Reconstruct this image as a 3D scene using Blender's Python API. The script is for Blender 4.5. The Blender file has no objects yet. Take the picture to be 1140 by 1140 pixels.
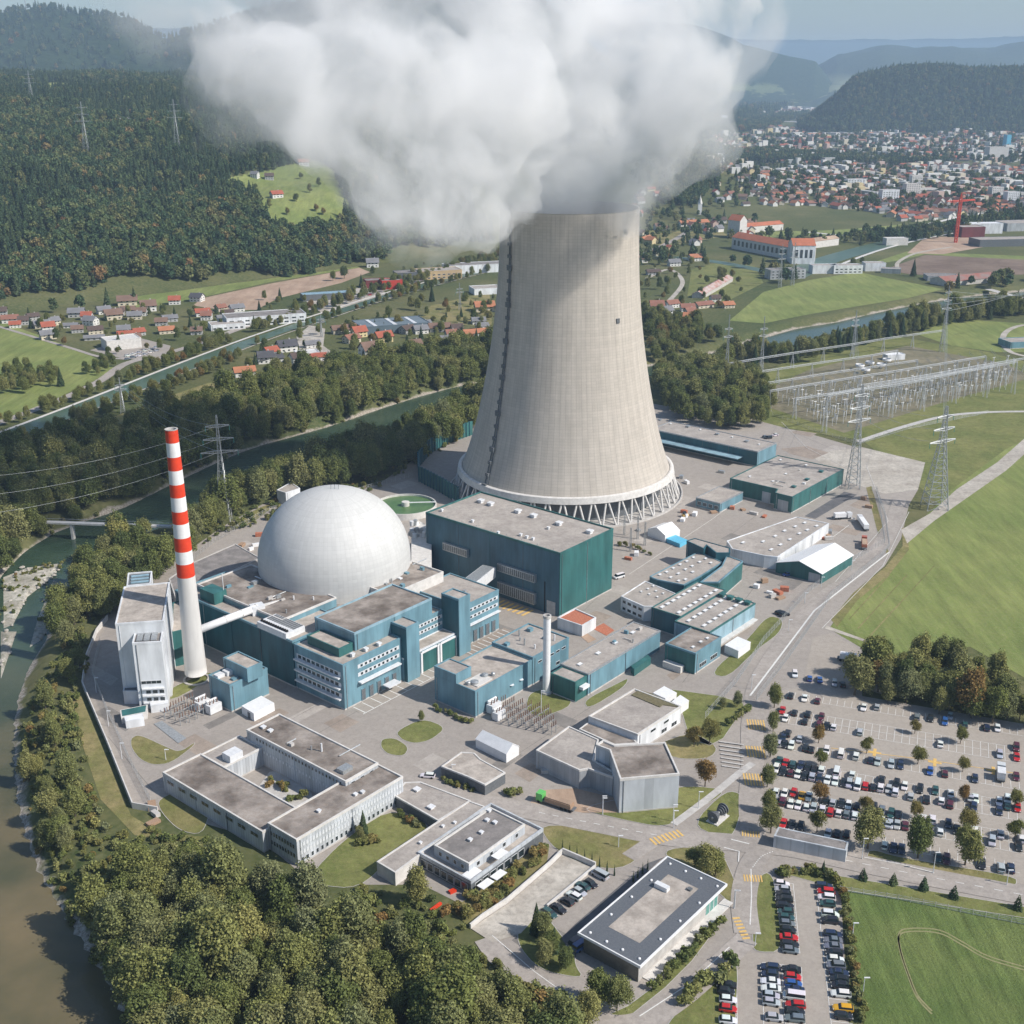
import bpy, bmesh, math, random
import numpy as np
from mathutils import Vector, Matrix
from mathutils.geometry import tessellate_polygon
random.seed(7); RNG = np.random.default_rng(11)
R = math.radians
scene = bpy.context.scene
COL = scene.collection
# ------------------------------------------------------------------ camera
F_PX, PITCH, CAM_H = 1325.0, R(20), 210.0      # focal length in px of a 1140 px frame
cam_d = bpy.data.cameras.new('camera'); cam = bpy.data.objects.new('camera', cam_d); COL.objects.link(cam)
cam.location = (0, 0, CAM_H); cam.rotation_euler = (R(90) - PITCH, 0, 0)
cam_d.sensor_width = 36; cam_d.lens = 36 * F_PX / 1140
cam_d.clip_start = 1; cam_d.clip_end = 90000
scene.camera = cam
scene.view_settings.view_transform = 'Standard'; scene.view_settings.look = 'None'
scene.view_settings.exposure = 0.14; scene.view_settings.gamma = 1
scene.cycles.use_denoising = True
scene.cycles.volume_bounces = 10; scene.cycles.max_bounces = 12; scene.cycles.diffuse_bounces = 3
scene.cycles.transparent_max_bounces = 12
scene.cycles.use_adaptive_sampling = True; scene.cycles.adaptive_threshold = 0.02
# ------------------------------------------------------------------ surveying: plan positions of traced points
CR = {'A': (80, 600, .228), 'B': (260, 540, .228), 'C': (460, 500, .228), 'D': (660, 440, .29825), 'E': (460, 660, .228),
      'F': (640, 640, .2455), 'G': (840, 680, .26316), 'H': (130, 770, .26316), 'I': (380, 850, .26316), 'J': (600, 900, .22807),
      'K': (780, 900, .31579), 'M': (0, 280, .26316), 'N': (280, 280, .26316), 'S': (700, 240, .386), 'P': (0, 0, 1),
      'Q1': (850, 730, .131579), 'Q2': (990, 730, .131579), 'Q3': (850, 850, .131579), 'Q4': (990, 850, .131579), 'Q5': (790, 960, .157895),
      'Y': (780, 340, .315789), 'V1': (700, 120, .19298), 'V2': (920, 120, .19298), 'W': (740, 0, .35088), 'X': (0, 0, .35088)}
cs, sn = math.cos(PITCH), math.sin(PITCH)
def ray(k, x, y):
    o = CR[k]; px, py = o[0] + x * o[2], o[1] + y * o[2]
    X, Yv = (px - 570) / F_PX, -(py - 570) / F_PX
    return X, cs + Yv * sn, -sn + Yv * cs
def g(k, x, y, z=0.0):
    r = ray(k, x, y); t = (z - CAM_H) / r[2]
    return Vector((r[0] * t, r[1] * t))
def px(x, y, z=0.0): return g('P', x, y, z)
UU = Vector((math.cos(R(50)), math.sin(R(50)))); VV = Vector((-UU.y, UU.x))
def ab(k, x, y, z=0.0):
    w = g(k, x, y, z); return w.dot(UU) - 300, w.dot(VV) - 250
def W2(a, b): return UU * (300 + a) + VV * (250 + b)
def W3(a, b, z): w = W2(a, b); return Vector((w.x, w.y, z))
def rect(a0, a1, b0, b1): return [W2(a0, b0), W2(a1, b0), W2(a1, b1), W2(a0, b1)]
def rpx(k, F, Rr, L, h):
    a0, b0 = ab(k, *F, h); a1, _ = ab(k, *Rr, h); _, b1 = ab(k, *L, h)
    return a0, a1, b0, b1
# ------------------------------------------------------------------ materials
MATS = {}
def nodes_of(name):
    m = bpy.data.materials.new(name); m.use_nodes = True; MATS[name] = m
    nt = m.node_tree; return m, nt, nt.nodes['Principled BSDF']
def mat(name, c1, c2=None, scale=1.0, rough=.85, c3=None, detail=6, metallic=0, bump=0, lo=.35, hi=.65, coord='Object', spec=.3, stretch=None, emit=None):
    m, nt, b = nodes_of(name)
    b.inputs['Roughness'].default_value = rough; b.inputs['Metallic'].default_value = metallic
    b.inputs['Specular IOR Level'].default_value = spec
    if c2 is None:
        b.inputs['Base Color'].default_value = (*c1, 1)
    else:
        tc = nt.nodes.new('ShaderNodeTexCoord'); src = tc.outputs[coord]
        if coord == 'World':
            pass
        if stretch:
            mp = nt.nodes.new('ShaderNodeMapping'); mp.inputs['Scale'].default_value = stretch
            nt.links.new(src, mp.inputs['Vector']); src = mp.outputs[0]
        n = nt.nodes.new('ShaderNodeTexNoise'); n.inputs['Scale'].default_value = scale; n.inputs['Detail'].default_value = detail
        n.inputs['Roughness'].default_value = .62
        nt.links.new(src, n.inputs['Vector'])
        cr = nt.nodes.new('ShaderNodeValToRGB'); cr.color_ramp.elements[0].position = lo; cr.color_ramp.elements[1].position = hi
        cr.color_ramp.elements[0].color = (*c1, 1); cr.color_ramp.elements[1].color = (*c2, 1)
        if c3: e = cr.color_ramp.elements.new((lo + hi) / 2); e.color = (*c3, 1)
        nt.links.new(n.outputs['Fac'], cr.inputs[0]); nt.links.new(cr.outputs[0], b.inputs['Base Color'])
        if bump:
            bp = nt.nodes.new('ShaderNodeBump'); bp.inputs['Strength'].default_value = 1; bp.inputs['Distance'].default_value = bump
            nt.links.new(n.outputs['Fac'], bp.inputs['Height']); nt.links.new(bp.outputs[0], b.inputs['Normal'])
    return m
def two_scale(name, c1, c2, c3, s1, s2, rough=.9, amount=.5, bump=0, spec=.2, vary=.22, streak=None):
    """large patches (c1/c2) plus fine grain darkened or lightened by c3"""
    m, nt, b = nodes_of(name); b.inputs['Roughness'].default_value = rough; b.inputs['Specular IOR Level'].default_value = spec
    ge = nt.nodes.new('ShaderNodeNewGeometry')
    n1 = nt.nodes.new('ShaderNodeTexNoise'); n1.inputs['Scale'].default_value = s1; n1.inputs['Detail'].default_value = 8; n1.inputs['Roughness'].default_value = .6
    n2 = nt.nodes.new('ShaderNodeTexNoise'); n2.inputs['Scale'].default_value = s2; n2.inputs['Detail'].default_value = 6; n2.inputs['Roughness'].default_value = .7
    for n in (n1, n2): nt.links.new(ge.outputs['Position'], n.inputs['Vector'])
    r1 = nt.nodes.new('ShaderNodeValToRGB'); r1.color_ramp.elements[0].position = .38; r1.color_ramp.elements[1].position = .62
    r1.color_ramp.elements[0].color = (*c1, 1); r1.color_ramp.elements[1].color = (*c2, 1)
    r2 = nt.nodes.new('ShaderNodeMapRange'); r2.inputs['From Min'].default_value = .45; r2.inputs['From Max'].default_value = .75; r2.inputs['To Max'].default_value = amount
    mx = nt.nodes.new('ShaderNodeMix'); mx.data_type = 'RGBA'; mx.inputs['B'].default_value = (*c3, 1)
    nt.links.new(n1.outputs['Fac'], r1.inputs[0]); nt.links.new(n2.outputs['Fac'], r2.inputs['Value'])
    nt.links.new(r2.outputs[0], mx.inputs['Factor']); nt.links.new(r1.outputs[0], mx.inputs['A']); 
    n3 = nt.nodes.new('ShaderNodeTexNoise'); n3.inputs['Scale'].default_value = s2 * .3; n3.inputs['Detail'].default_value = 9; n3.inputs['Roughness'].default_value = .78; vec = ge.outputs['Position']
    if streak:
        mp = nt.nodes.new('ShaderNodeMapping'); mp.inputs['Rotation'].default_value = (0, 0, R(streak[0])); mp.inputs['Scale'].default_value = (1, streak[1], 1); nt.links.new(vec, mp.inputs['Vector']); vec = mp.outputs[0]
    nt.links.new(vec, n3.inputs['Vector']); m3 = nt.nodes.new('ShaderNodeMapRange'); m3.inputs['From Min'].default_value = .3; m3.inputs['From Max'].default_value = .7; m3.inputs['To Min'].default_value = 1 - vary; m3.inputs['To Max'].default_value = 1 + vary
    nt.links.new(n3.outputs['Fac'], m3.inputs['Value']); vm = nt.nodes.new('ShaderNodeVectorMath'); vm.operation = 'SCALE'; nt.links.new(mx.outputs['Result'], vm.inputs[0]); nt.links.new(m3.outputs[0], vm.inputs['Scale']); nt.links.new(vm.outputs[0], b.inputs['Base Color'])
    if bump:
        bp = nt.nodes.new('ShaderNodeBump'); bp.inputs['Strength'].default_value = 1; bp.inputs['Distance'].default_value = bump
        nt.links.new(n2.outputs['Fac'], bp.inputs['Height']); nt.links.new(bp.outputs[0], b.inputs['Normal'])
    return m
def cladding(name, c, rough=.45, pitch=1.2, dark=.82):
    """profiled sheet-metal wall: faint joints every few metres and slight weathering, running up the wall"""
    m, nt, b = nodes_of(name); b.inputs['Roughness'].default_value = rough; b.inputs['Specular IOR Level'].default_value = .35
    ge = nt.nodes.new('ShaderNodeNewGeometry'); sx = nt.nodes.new('ShaderNodeSeparateXYZ')
    mp = nt.nodes.new('ShaderNodeMapping'); mp.inputs['Rotation'].default_value = (0, 0, R(-50)); nt.links.new(ge.outputs['Position'], mp.inputs['Vector'])
    nt.links.new(mp.outputs[0], sx.inputs[0])
    ad = nt.nodes.new('ShaderNodeMath'); ad.operation = 'ADD'; nt.links.new(sx.outputs['X'], ad.inputs[0]); nt.links.new(sx.outputs['Y'], ad.inputs[1])
    dv = nt.nodes.new('ShaderNodeMath'); dv.operation = 'DIVIDE'; dv.inputs[1].default_value = pitch; nt.links.new(ad.outputs[0], dv.inputs[0])
    fr = nt.nodes.new('ShaderNodeMath'); fr.operation = 'FRACT'; nt.links.new(dv.outputs[0], fr.inputs[0])
    lt = nt.nodes.new('ShaderNodeMath'); lt.operation = 'LESS_THAN'; lt.inputs[1].default_value = .12; nt.links.new(fr.outputs[0], lt.inputs[0])
    fl = nt.nodes.new('ShaderNodeMath'); fl.operation = 'FLOOR'; nt.links.new(dv.outputs[0], fl.inputs[0])
    wn = nt.nodes.new('ShaderNodeTexWhiteNoise'); wn.noise_dimensions = '1D'; nt.links.new(fl.outputs[0], wn.inputs['W'])
    no = nt.nodes.new('ShaderNodeTexNoise'); no.inputs['Scale'].default_value = .25; no.inputs['Detail'].default_value = 8
    mp2 = nt.nodes.new('ShaderNodeMapping'); mp2.inputs['Scale'].default_value = (1, 1, .3); nt.links.new(ge.outputs['Position'], mp2.inputs['Vector']); nt.links.new(mp2.outputs[0], no.inputs['Vector'])
    mr = nt.nodes.new('ShaderNodeMapRange'); mr.inputs['From Min'].default_value = .3; mr.inputs['From Max'].default_value = .7; mr.inputs['To Min'].default_value = .74; mr.inputs['To Max'].default_value = 1.16
    nt.links.new(no.outputs['Fac'], mr.inputs['Value'])
    m1 = nt.nodes.new('ShaderNodeMapRange'); m1.inputs['To Min'].default_value = 1; m1.inputs['To Max'].default_value = dark; nt.links.new(lt.outputs[0], m1.inputs['Value'])
    m2 = nt.nodes.new('ShaderNodeMapRange'); m2.inputs['To Min'].default_value = .94; m2.inputs['To Max'].default_value = 1.05; nt.links.new(wn.outputs['Value'], m2.inputs['Value'])
    p1 = nt.nodes.new('ShaderNodeMath'); p1.operation = 'MULTIPLY'; nt.links.new(mr.outputs[0], p1.inputs[0]); nt.links.new(m1.outputs[0], p1.inputs[1])
    p2 = nt.nodes.new('ShaderNodeMath'); p2.operation = 'MULTIPLY'; nt.links.new(p1.outputs[0], p2.inputs[0]); nt.links.new(m2.outputs[0], p2.inputs[1])
    vm = nt.nodes.new('ShaderNodeVectorMath'); vm.operation = 'SCALE'; vm.inputs[0].default_value = c; nt.links.new(p2.outputs[0], vm.inputs['Scale'])
    nt.links.new(vm.outputs[0], b.inputs['Base Color'])
    return m
def objcolor(name, rough=.5, noise=.12, spec=.4, nscale=3.0, coat=0):
    m, nt, b = nodes_of(name); b.inputs['Roughness'].default_value = rough; b.inputs['Specular IOR Level'].default_value = spec
    b.inputs['Coat Weight'].default_value = coat
    oi = nt.nodes.new('ShaderNodeObjectInfo'); tc = nt.nodes.new('ShaderNodeTexCoord')
    n = nt.nodes.new('ShaderNodeTexNoise'); n.inputs['Scale'].default_value = nscale; nt.links.new(tc.outputs['Object'], n.inputs['Vector'])
    mr = nt.nodes.new('ShaderNodeMapRange'); mr.inputs['From Min'].default_value = .3; mr.inputs['From Max'].default_value = .7
    mr.inputs['To Min'].default_value = 1 - noise; mr.inputs['To Max'].default_value = 1 + noise; nt.links.new(n.outputs['Fac'], mr.inputs['Value'])
    vm = nt.nodes.new('ShaderNodeVectorMath'); vm.operation = 'SCALE'; nt.links.new(oi.outputs['Color'], vm.inputs[0]); nt.links.new(mr.outputs[0], vm.inputs['Scale'])
    nt.links.new(vm.outputs[0], b.inputs['Base Color']); return m
asphalt = two_scale('asphalt', (.325, .292, .26), (.375, .338, .302), (.24, .215, .195), .012, 1.1, amount=.55, vary=.14)
asphalt_road = two_scale('asphalt_road', (.33, .298, .268), (.40, .36, .325), (.24, .215, .195), .05, 1.3, amount=.45)
asphalt_dark = two_scale('asphalt_dark', (.12, .12, .125), (.17, .165, .17), (.08, .08, .085), .08, 1.2)
lot_paving = two_scale('lot_paving', (.35, .312, .27), (.405, .362, .315), (.26, .23, .2), .012, 1.2, amount=.5, vary=.12)
gravel_mat = two_scale('gravel', (.40, .36, .31), (.52, .48, .42), (.22, .2, .17), .06, .6, amount=.7, bump=.1)
soil = two_scale('soil', (.36, .25, .18), (.46, .34, .25), (.28, .19, .13), .02, .3, streak=(-35, .1))
soil_dark = two_scale('soil_dark', (.17, .12, .09), (.23, .17, .13), (.13, .1, .08), .02, .3)
grass_plain = two_scale('grass', (.13, .155, .045), (.195, .2, .068), (.24, .21, .10), .045, .9, amount=.55, bump=.25, vary=.34)
grass_dry = two_scale('dry_grass', (.17, .17, .06), (.28, .23, .11), (.13, .14, .04), .06, 1.0, amount=.6, bump=.2, vary=.32)
grass_bright = two_scale('bright_grass', (.155, .20, .055), (.22, .25, .078), (.27, .25, .12), .02, .6, amount=.55, bump=.25, streak=(35, .12), vary=.32)
concrete = mat('concrete', (.42, .40, .38), (.55, .53, .50), .4, .85)
concrete_l = mat('pale_concrete', (.55, .53, .5), (.68, .66, .63), .5, .8)
white_paint = mat('white_paint', (.72, .72, .72), (.8, .8, .8), .6, .55)
white_line = mat('white_line', (.62, .61, .58), (.75, .74, .71), 2.0, .7)
yellow_line = mat('yellow_line', (.62, .40, .12), (.75, .5, .18), 2.0, .7)
steel = mat('galvanised_steel', (.33, .35, .36), (.5, .52, .53), 1.5, .45, metallic=.5)
steel_dark = mat('dark_steel', (.10, .11, .12), (.16, .17, .18), 1.5, .5)
white_steel = mat('white_steel', (.62, .63, .64), (.75, .76, .77), .8, .4)
glass = mat('window_glass', (.02, .03, .035), rough=.12, spec=.6)
glass_green = mat('green_glass', (.08, .26, .22), rough=.12, spec=.6)
grey_clad = cladding('grey_cladding', (.40, .42, .44), pitch=1.5)
silver_clad = cladding('silver_cladding', (.50, .53, .56), pitch=2.4)
rib_clad = cladding('ribbed_cladding', (.52, .545, .57), pitch=1.15, dark=.62)
blind = mat('closed_blind', (.55, .57, .59), (.68, .70, .72), 1.2, .5)
white_clad = cladding('white_cladding', (.72, .74, .76), pitch=3, dark=.93)
slate_clad = cladding('slate_blue_cladding', (.06, .135, .18), pitch=1.6, dark=.9)
teal = cladding('teal_cladding', (.04, .142, .138), pitch=1.6, dark=.88)
teal_deep = cladding('deep_teal_cladding', (.025, .105, .135), pitch=1.6, dark=.88)
blue = cladding('blue_cladding', (.155, .285, .345), pitch=1.8, dark=.9)
pale_blue = cladding('pale_blue_cladding', (.28, .42, .49), pitch=2.2, dark=.93)
roof_gravel = two_scale('roof_gravel', (.34, .305, .275), (.43, .39, .35), (.23, .205, .185), .12, 1.2, amount=.6)
roof_stained = two_scale('stained_roof', (.14, .12, .105), (.36, .32, .285), (.25, .18, .13), .11, 1.0, amount=.5)
roof_dark = two_scale('dark_roof', (.2, .185, .175), (.29, .265, .25), (.14, .13, .125), .2, 1.4, amount=.5)
roof_warm = two_scale('warm_roof', (.36, .32, .28), (.47, .42, .37), (.28, .23, .19), .15, 1.0, amount=.5)
slate = mat('slate_panel', (.10, .11, .125), (.14, .15, .165), 2, .6)
red_paint = mat('red_paint', (.72, .06, .02), (.62, .045, .015), .5, .5)
copper = mat('rusty_stone', (.38, .12, .07), (.5, .2, .12), 1.5, .9)
tarp_blue = mat('blue_tarp', (.1, .42, .6), (.15, .5, .7), 2, .5)
tarp_white = mat('white_tarp', (.74, .74, .74), (.82, .82, .82), .6, .5)
wood = mat('timber', (.3, .19, .12), (.42, .29, .2), 3, .8)
rubber = mat('rubber', (.02, .02, .02), rough=.8)
obj_paint = objcolor('painted_metal', .35, .03, .5, coat=.4)
obj_wall = objcolor('render_wall', .85, .08, .2, .5)
obj_roof = objcolor('roof_tiles', .8, .16, .2, .8)
# ------------------------------------------------------------------ mesh buffer
class MB:
    def __init__(s): s.v = []; s.f = []; s.m = []; s.mi = 0
    def add(s, vs, fs, mi=None):
        o = len(s.v); s.v += [tuple(q) for q in vs]; s.f += [tuple(i + o for i in q) for q in fs]
        s.m += [s.mi if mi is None else mi] * len(fs); return s
    def prism(s, poly, z0, z1, mi=None, bottom=True, top=True):
        poly = list(poly)
        if area(poly) < 0: poly.reverse()
        n = len(poly); vs = [(q[0], q[1], z0) for q in poly] + [(q[0], q[1], z1) for q in poly]
        fs = [(i, (i + 1) % n, n + (i + 1) % n, n + i) for i in range(n)]
        if n == 4: tr = [(0, 1, 2, 3)]
        else: tr = [tuple(t) for t in tessellate_polygon([[Vector((q[0], q[1], 0)) for q in poly]])]
        for t in tr:
            a = area([poly[i] for i in t]); t = t if a > 0 else tuple(reversed(t))
            if top: fs.append(tuple(i + n for i in t))
            if bottom: fs.append(tuple(reversed(t)))
        return s.add(vs, fs, mi)
    def box(s, c, sx, sy, sz, rz=0, mi=None):
        """box standing on c (x,y,z of the base centre)"""
        ca, sa = math.cos(rz), math.sin(rz); vs = []
        for z in (0, sz):
            for x, y in ((-sx / 2, -sy / 2), (sx / 2, -sy / 2), (sx / 2, sy / 2), (-sx / 2, sy / 2)):
                vs.append((c[0] + x * ca - y * sa, c[1] + x * sa + y * ca, c[2] + z))
        return s.add(vs, [(3, 2, 1, 0), (4, 5, 6, 7), (0, 1, 5, 4), (1, 2, 6, 5), (2, 3, 7, 6), (3, 0, 4, 7)], mi)
    def tube(s, p, q, r0, r1=None, n=6, mi=None, caps=True):
        p, q = Vector(p), Vector(q); r1 = r0 if r1 is None else r1; d = (q - p)
        if d.length < 1e-6: return s
        d.normalize(); a = Vector((0, 0, 1)) if abs(d.z) < .9 else Vector((1, 0, 0)); x = d.cross(a).normalized(); y = d.cross(x)
        vs = []
        for c, r in ((p, r0), (q, r1)):
            for i in range(n):
                t = 2 * math.pi * i / n; vs.append(c + x * (r * math.cos(t)) + y * (r * math.sin(t)))
        fs = [(i, n + i, n + (i + 1) % n, (i + 1) % n) for i in range(n)]
        if caps: fs += [tuple(range(n)), tuple(reversed(range(n, 2 * n)))]
        return s.add(vs, fs, mi)
    def path(s, pts, r, n=6, mi=None):
        for i in range(len(pts) - 1): s.tube(pts[i], pts[i + 1], r, n=n, mi=mi)
        return s
    def lathe(s, c, prof, n=48, mi=None, cap=False):
        vs = []; fs = []
        for r, z in prof:
            for i in range(n):
                t = 2 * math.pi * i / n; vs.append((c[0] + r * math.cos(t), c[1] + r * math.sin(t), c[2] + z))
        for k in range(len(prof) - 1):
            for i in range(n):
                j = (i + 1) % n; fs.append((k * n + i, k * n + j, (k + 1) * n + j, (k + 1) * n + i))
        if cap: fs.append(tuple((len(prof) - 1) * n + i for i in range(n)))
        return s.add(vs, fs, mi)
    def build(s, name, mats, parent=None, smooth=False, bevel=0):
        me = bpy.data.meshes.new(name)
        o = Vector(parent.location) if parent else Vector((0, 0, 0))
        if parent and parent.parent: o = o + Vector(parent.parent.location)
        me.from_pydata([(v[0] - o.x, v[1] - o.y, v[2] - o.z) for v in s.v], [], s.f)
        for m in (mats if isinstance(mats, (list, tuple)) else [mats]): me.materials.append(m)
        me.polygons.foreach_set('material_index', s.m)
        if smooth: me.polygons.foreach_set('use_smooth', [True] * len(s.f))
        me.update()
        ob = bpy.data.objects.new(name, me); COL.objects.link(ob)
        if parent: ob.parent = parent
        return ob
def area(p): return .5 * sum(p[i][0] * p[(i + 1) % len(p)][1] - p[(i + 1) % len(p)][0] * p[i][1] for i in range(len(p)))
def offset(poly, d):
    """inset a polygon (d>0 inwards)"""
    p = [Vector((q[0], q[1])) for q in poly]
    if area(p) < 0: p.reverse()
    n = len(p); out = []
    for i in range(n):
        e0 = (p[i] - p[i - 1]).normalized(); e1 = (p[(i + 1) % n] - p[i]).normalized()
        n0 = Vector((-e0.y, e0.x)); n1 = Vector((-e1.y, e1.x)); m = (n0 + n1)
        if m.length < 1e-3: m = n0
        m.normalize(); k = max(m.dot(n0), .35); out.append(p[i] + m * (d / k))
    return out
def tag(o, label=None, cat=None, group=None, kind=None):
    if label: o['label'] = label
    if cat: o['category'] = cat
    if group: o['group'] = group
    if kind: o['kind'] = kind
    return o
def thing(name, label, cat, loc, group=None, rz=0):
    o = bpy.data.objects.new(name, None); COL.objects.link(o); o.location = loc if len(loc) == 3 else (loc[0], loc[1], 0); o.rotation_euler.z = rz
    o.empty_display_size = 1
    return tag(o, label, cat, group)
def copy_tree(o, parent=None):
    c = o.copy(); COL.objects.link(c); c.parent = parent
    for ch in o.children: copy_tree(ch, c)
    return c
def sheet(name, poly, z, m, cat=None):
    """a flat layer of ground"""
    o = MB().prism(poly, z - .02, z, bottom=False).build(name, m)
    return tag(o, kind='structure')
def strip_poly(pts, w):
    L = []; Rr = []; n = len(pts); ww = w if isinstance(w, (list, tuple)) else [w] * n
    for i, p in enumerate(pts):
        a = pts[max(i - 1, 0)]; b = pts[min(i + 1, n - 1)]; d = (b - a).normalized(); nn = Vector((-d.y, d.x))
        L.append(p + nn * ww[i] / 2); Rr.append(p - nn * ww[i] / 2)
    return L, Rr
def smooth_line(pts, k=6):
    out = []; n = len(pts)
    for i in range(n - 1):
        p0, p1, p2, p3 = pts[max(i - 1, 0)], pts[i], pts[i + 1], pts[min(i + 2, n - 1)]
        for j in range(k):
            t = j / k; out.append(.5 * ((2 * p1) + (p2 - p0) * t + (2 * p0 - 5 * p1 + 4 * p2 - p3) * t * t + (3 * p1 - p0 - 3 * p2 + p3) * t ** 3))
    out.append(pts[-1]); return out
def road(name, pts, w, z, m, curved=True, hfun=None):
    if curved and len(pts) > 2:
        if isinstance(w, (list, tuple)): w = [float(q) for q in np.interp(np.arange((len(pts) - 1) * 6 + 1) / 6, np.arange(len(w)), w)]
        pts = smooth_line(pts)
    L, Rr = strip_poly(pts, w); n = len(pts)
    zz = [(hfun(q.x, q.y) if hfun else 0) + z for q in pts]
    vs = [(q.x, q.y, zz[i]) for i, q in enumerate(L)] + [(q.x, q.y, zz[i]) for i, q in enumerate(Rr)]
    fs = [(i, n + i, n + i + 1, i + 1) for i in range(n - 1)]
    return tag(MB().add(vs, fs).build(name, m), kind='structure')
# ------------------------------------------------------------------ terrain height
def seg_d(x, y, P, Wd):
    best = np.full(np.shape(x), 1e9)
    for i in range(len(P) - 1):
        ax, ay = P[i].x, P[i].y; bx, by = P[i + 1].x, P[i + 1].y; dx, dy = bx - ax, by - ay
        t = np.clip(((x - ax) * dx + (y - ay) * dy) / (dx * dx + dy * dy), 0, 1)
        d = np.hypot(x - ax - t * dx, y - ay - t * dy) - (Wd[i] + t * (Wd[i + 1] - Wd[i])) / 2
        best = np.minimum(best, d)
    return best
RV = [(1180, 325, 34), (1080, 335, 34), (1000, 350, 34), (950, 362, 34), (905, 370, 36), (850, 386, 34), (790, 402, 30), (700, 418, 30), (620, 425, 30), (545, 431, 28), (500, 441, 28), (450, 458, 33), (400, 477, 36),
      (350, 492, 36), (300, 507, 36), (240, 535, 36), (170, 572, 38), (100, 599, 40), (55, 630, 34), (15, 690, 34), (-45, 770, 42), (-82, 870, 52), (-80, 980, 54), (-40, 1060, 50), (5, 1140, 48), (35, 1230, 48)]
RP = [px(a, b, -5) for a, b, _ in RV]; RW = [w for *_, w in RV]
RS = smooth_line(RP, 3); RWS = [float(q) for q in np.interp(np.arange(len(RS)) / 3, np.arange(len(RW)), RW)]
HB0, HB1 = px(0, 352), px(480, 287)
hd = (HB1 - HB0).normalized(); hn = Vector((-hd.y, hd.x))
def sstep(t): t = np.clip(t, 0, 1); return t * t * (3 - 2 * t)
def wob(x, y): return np.sin(x * .011 + y * .004) * np.cos(y * .009 - x * .003) + .5 * np.sin(x * .027 - y * .021)
def H(x, y):
    x = np.asarray(x, float); y = np.asarray(y, float)
    d = seg_d(x, y, RS, RWS); z = -6.5 * (1 - sstep((d + 3) / 14))
    n = (x - HB0.x) * hn.x + (y - HB0.y) * hn.y; t = (x - HB0.x) * hd.x + (y - HB0.y) * hd.y
    Lh = (HB1 - HB0).length
    rise = 218 * (1 - np.exp(-np.clip(n - 8, 0, None) / 760.0)) * (1 - .97 * sstep((x / np.clip(y, 200, None) + .15) / .2)) * (y < 9000)
    z = z + rise + np.where(n > 0, wob(x, y) * 9 * sstep(n / 200) * (rise > 4), 0)
    # wooded knoll behind the tower on the right
    kx, ky = KN; z = z + 62 * np.exp(-(((x - kx) / 190) ** 2 + ((y - ky) / 260) ** 2))
    return z
KN = px(757, 212); KN = (KN.x, KN.y)
def Hs(x, y): return float(H(np.array([x]), np.array([y]))[0])
def hit(k, x, y):
    """the ground point seen at a traced spot (follows the terrain)"""
    r = ray(k, x, y); lo = None; ts = np.geomspace(120, 30000, 900)
    zs = CAM_H + ts * r[2]; hs = H(ts * r[0], ts * r[1]); below = zs < hs
    i = int(np.argmax(below)) if below.any() else len(ts) - 1
    t0, t1 = ts[max(i - 1, 0)], ts[i]
    for _ in range(12):
        tm = (t0 + t1) / 2
        if CAM_H + tm * r[2] < Hs(tm * r[0], tm * r[1]): t1 = tm
        else: t0 = tm
    return Vector((t1 * r[0], t1 * r[1], CAM_H + t1 * r[2]))
def hp(x, y): return hit('P', x, y)
# ------------------------------------------------------------------ sky and sun
AZ, EL = R(-22), R(42)
world = bpy.data.worlds.new('World'); scene.world = world; world.use_nodes = True
wn = world.node_tree; bg = wn.nodes['Background']; sky = wn.nodes.new('ShaderNodeTexSky'); sky.sky_type = 'NISHITA'; sky.sun_disc = False
sky.sun_elevation = EL; sky.sun_rotation = R(90) - AZ; sky.altitude = 300; sky.air_density = 1.2; sky.dust_density = 1.0; sky.ozone_density = 4.0
wn.links.new(sky.outputs[0], bg.inputs[0]); bg.inputs[1].default_value = .095
sl = bpy.data.lights.new('sun', 'SUN'); sl.energy = 4.9; sl.angle = R(.5); sl.color = (1, .94, .86)
so = bpy.data.objects.new('sun', sl); COL.objects.link(so)
sd = Vector((math.cos(EL) * math.cos(AZ), math.cos(EL) * math.sin(AZ), math.sin(EL))); so.rotation_euler = sd.to_track_quat('Z', 'Y').to_euler(); so.location = (300, 0, 500)
# ------------------------------------------------------------------ ground
def axis(lo, hi, step, far):
    a = list(np.arange(lo, hi + step, step)); s = step; v = a[-1]
    while v < far[1]: s *= 1.16; v += s; a.append(v)
    s = step; v = a[0]; pre = []
    while v > far[0]: s *= 1.16; v -= s; pre.append(v)
    return np.array(pre[::-1] + a)
gx = axis(-420, 620, 5, (-26000, 26000)); gy = axis(120, 1500, 5.5, (-600, 60000))
GX, GY = np.meshgrid(gx, gy); GZ = H(GX, GY)
GZ = np.where(GY > 6500, 0, GZ)
me = bpy.data.meshes.new('ground'); nx, ny = len(gx), len(gy)
me.vertices.add(nx * ny); me.vertices.foreach_set('co', np.stack([GX, GY, GZ], -1).ravel().astype(np.float32))
idx = np.arange(nx * ny).reshape(ny, nx); q = np.stack([idx[:-1, :-1], idx[:-1, 1:], idx[1:, 1:], idx[1:, :-1]], -1).reshape(-1, 4)
me.loops.add(q.size); me.loops.foreach_set('vertex_index', q.ravel()); me.polygons.add(len(q)); me.polygons.foreach_set('loop_start', np.arange(len(q)) * 4)
me.polygons.foreach_set('use_smooth', np.ones(len(q), bool)); me.update(calc_edges=True); me.validate()
gm, nt, b = nodes_of('meadow_ground'); b.inputs['Roughness'].default_value = .95; b.inputs['Specular IOR Level'].default_value = .1
ge = nt.nodes.new('ShaderNodeNewGeometry'); sx = nt.nodes.new('ShaderNodeSeparateXYZ'); nt.links.new(ge.outputs['Position'], sx.inputs[0])
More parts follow.
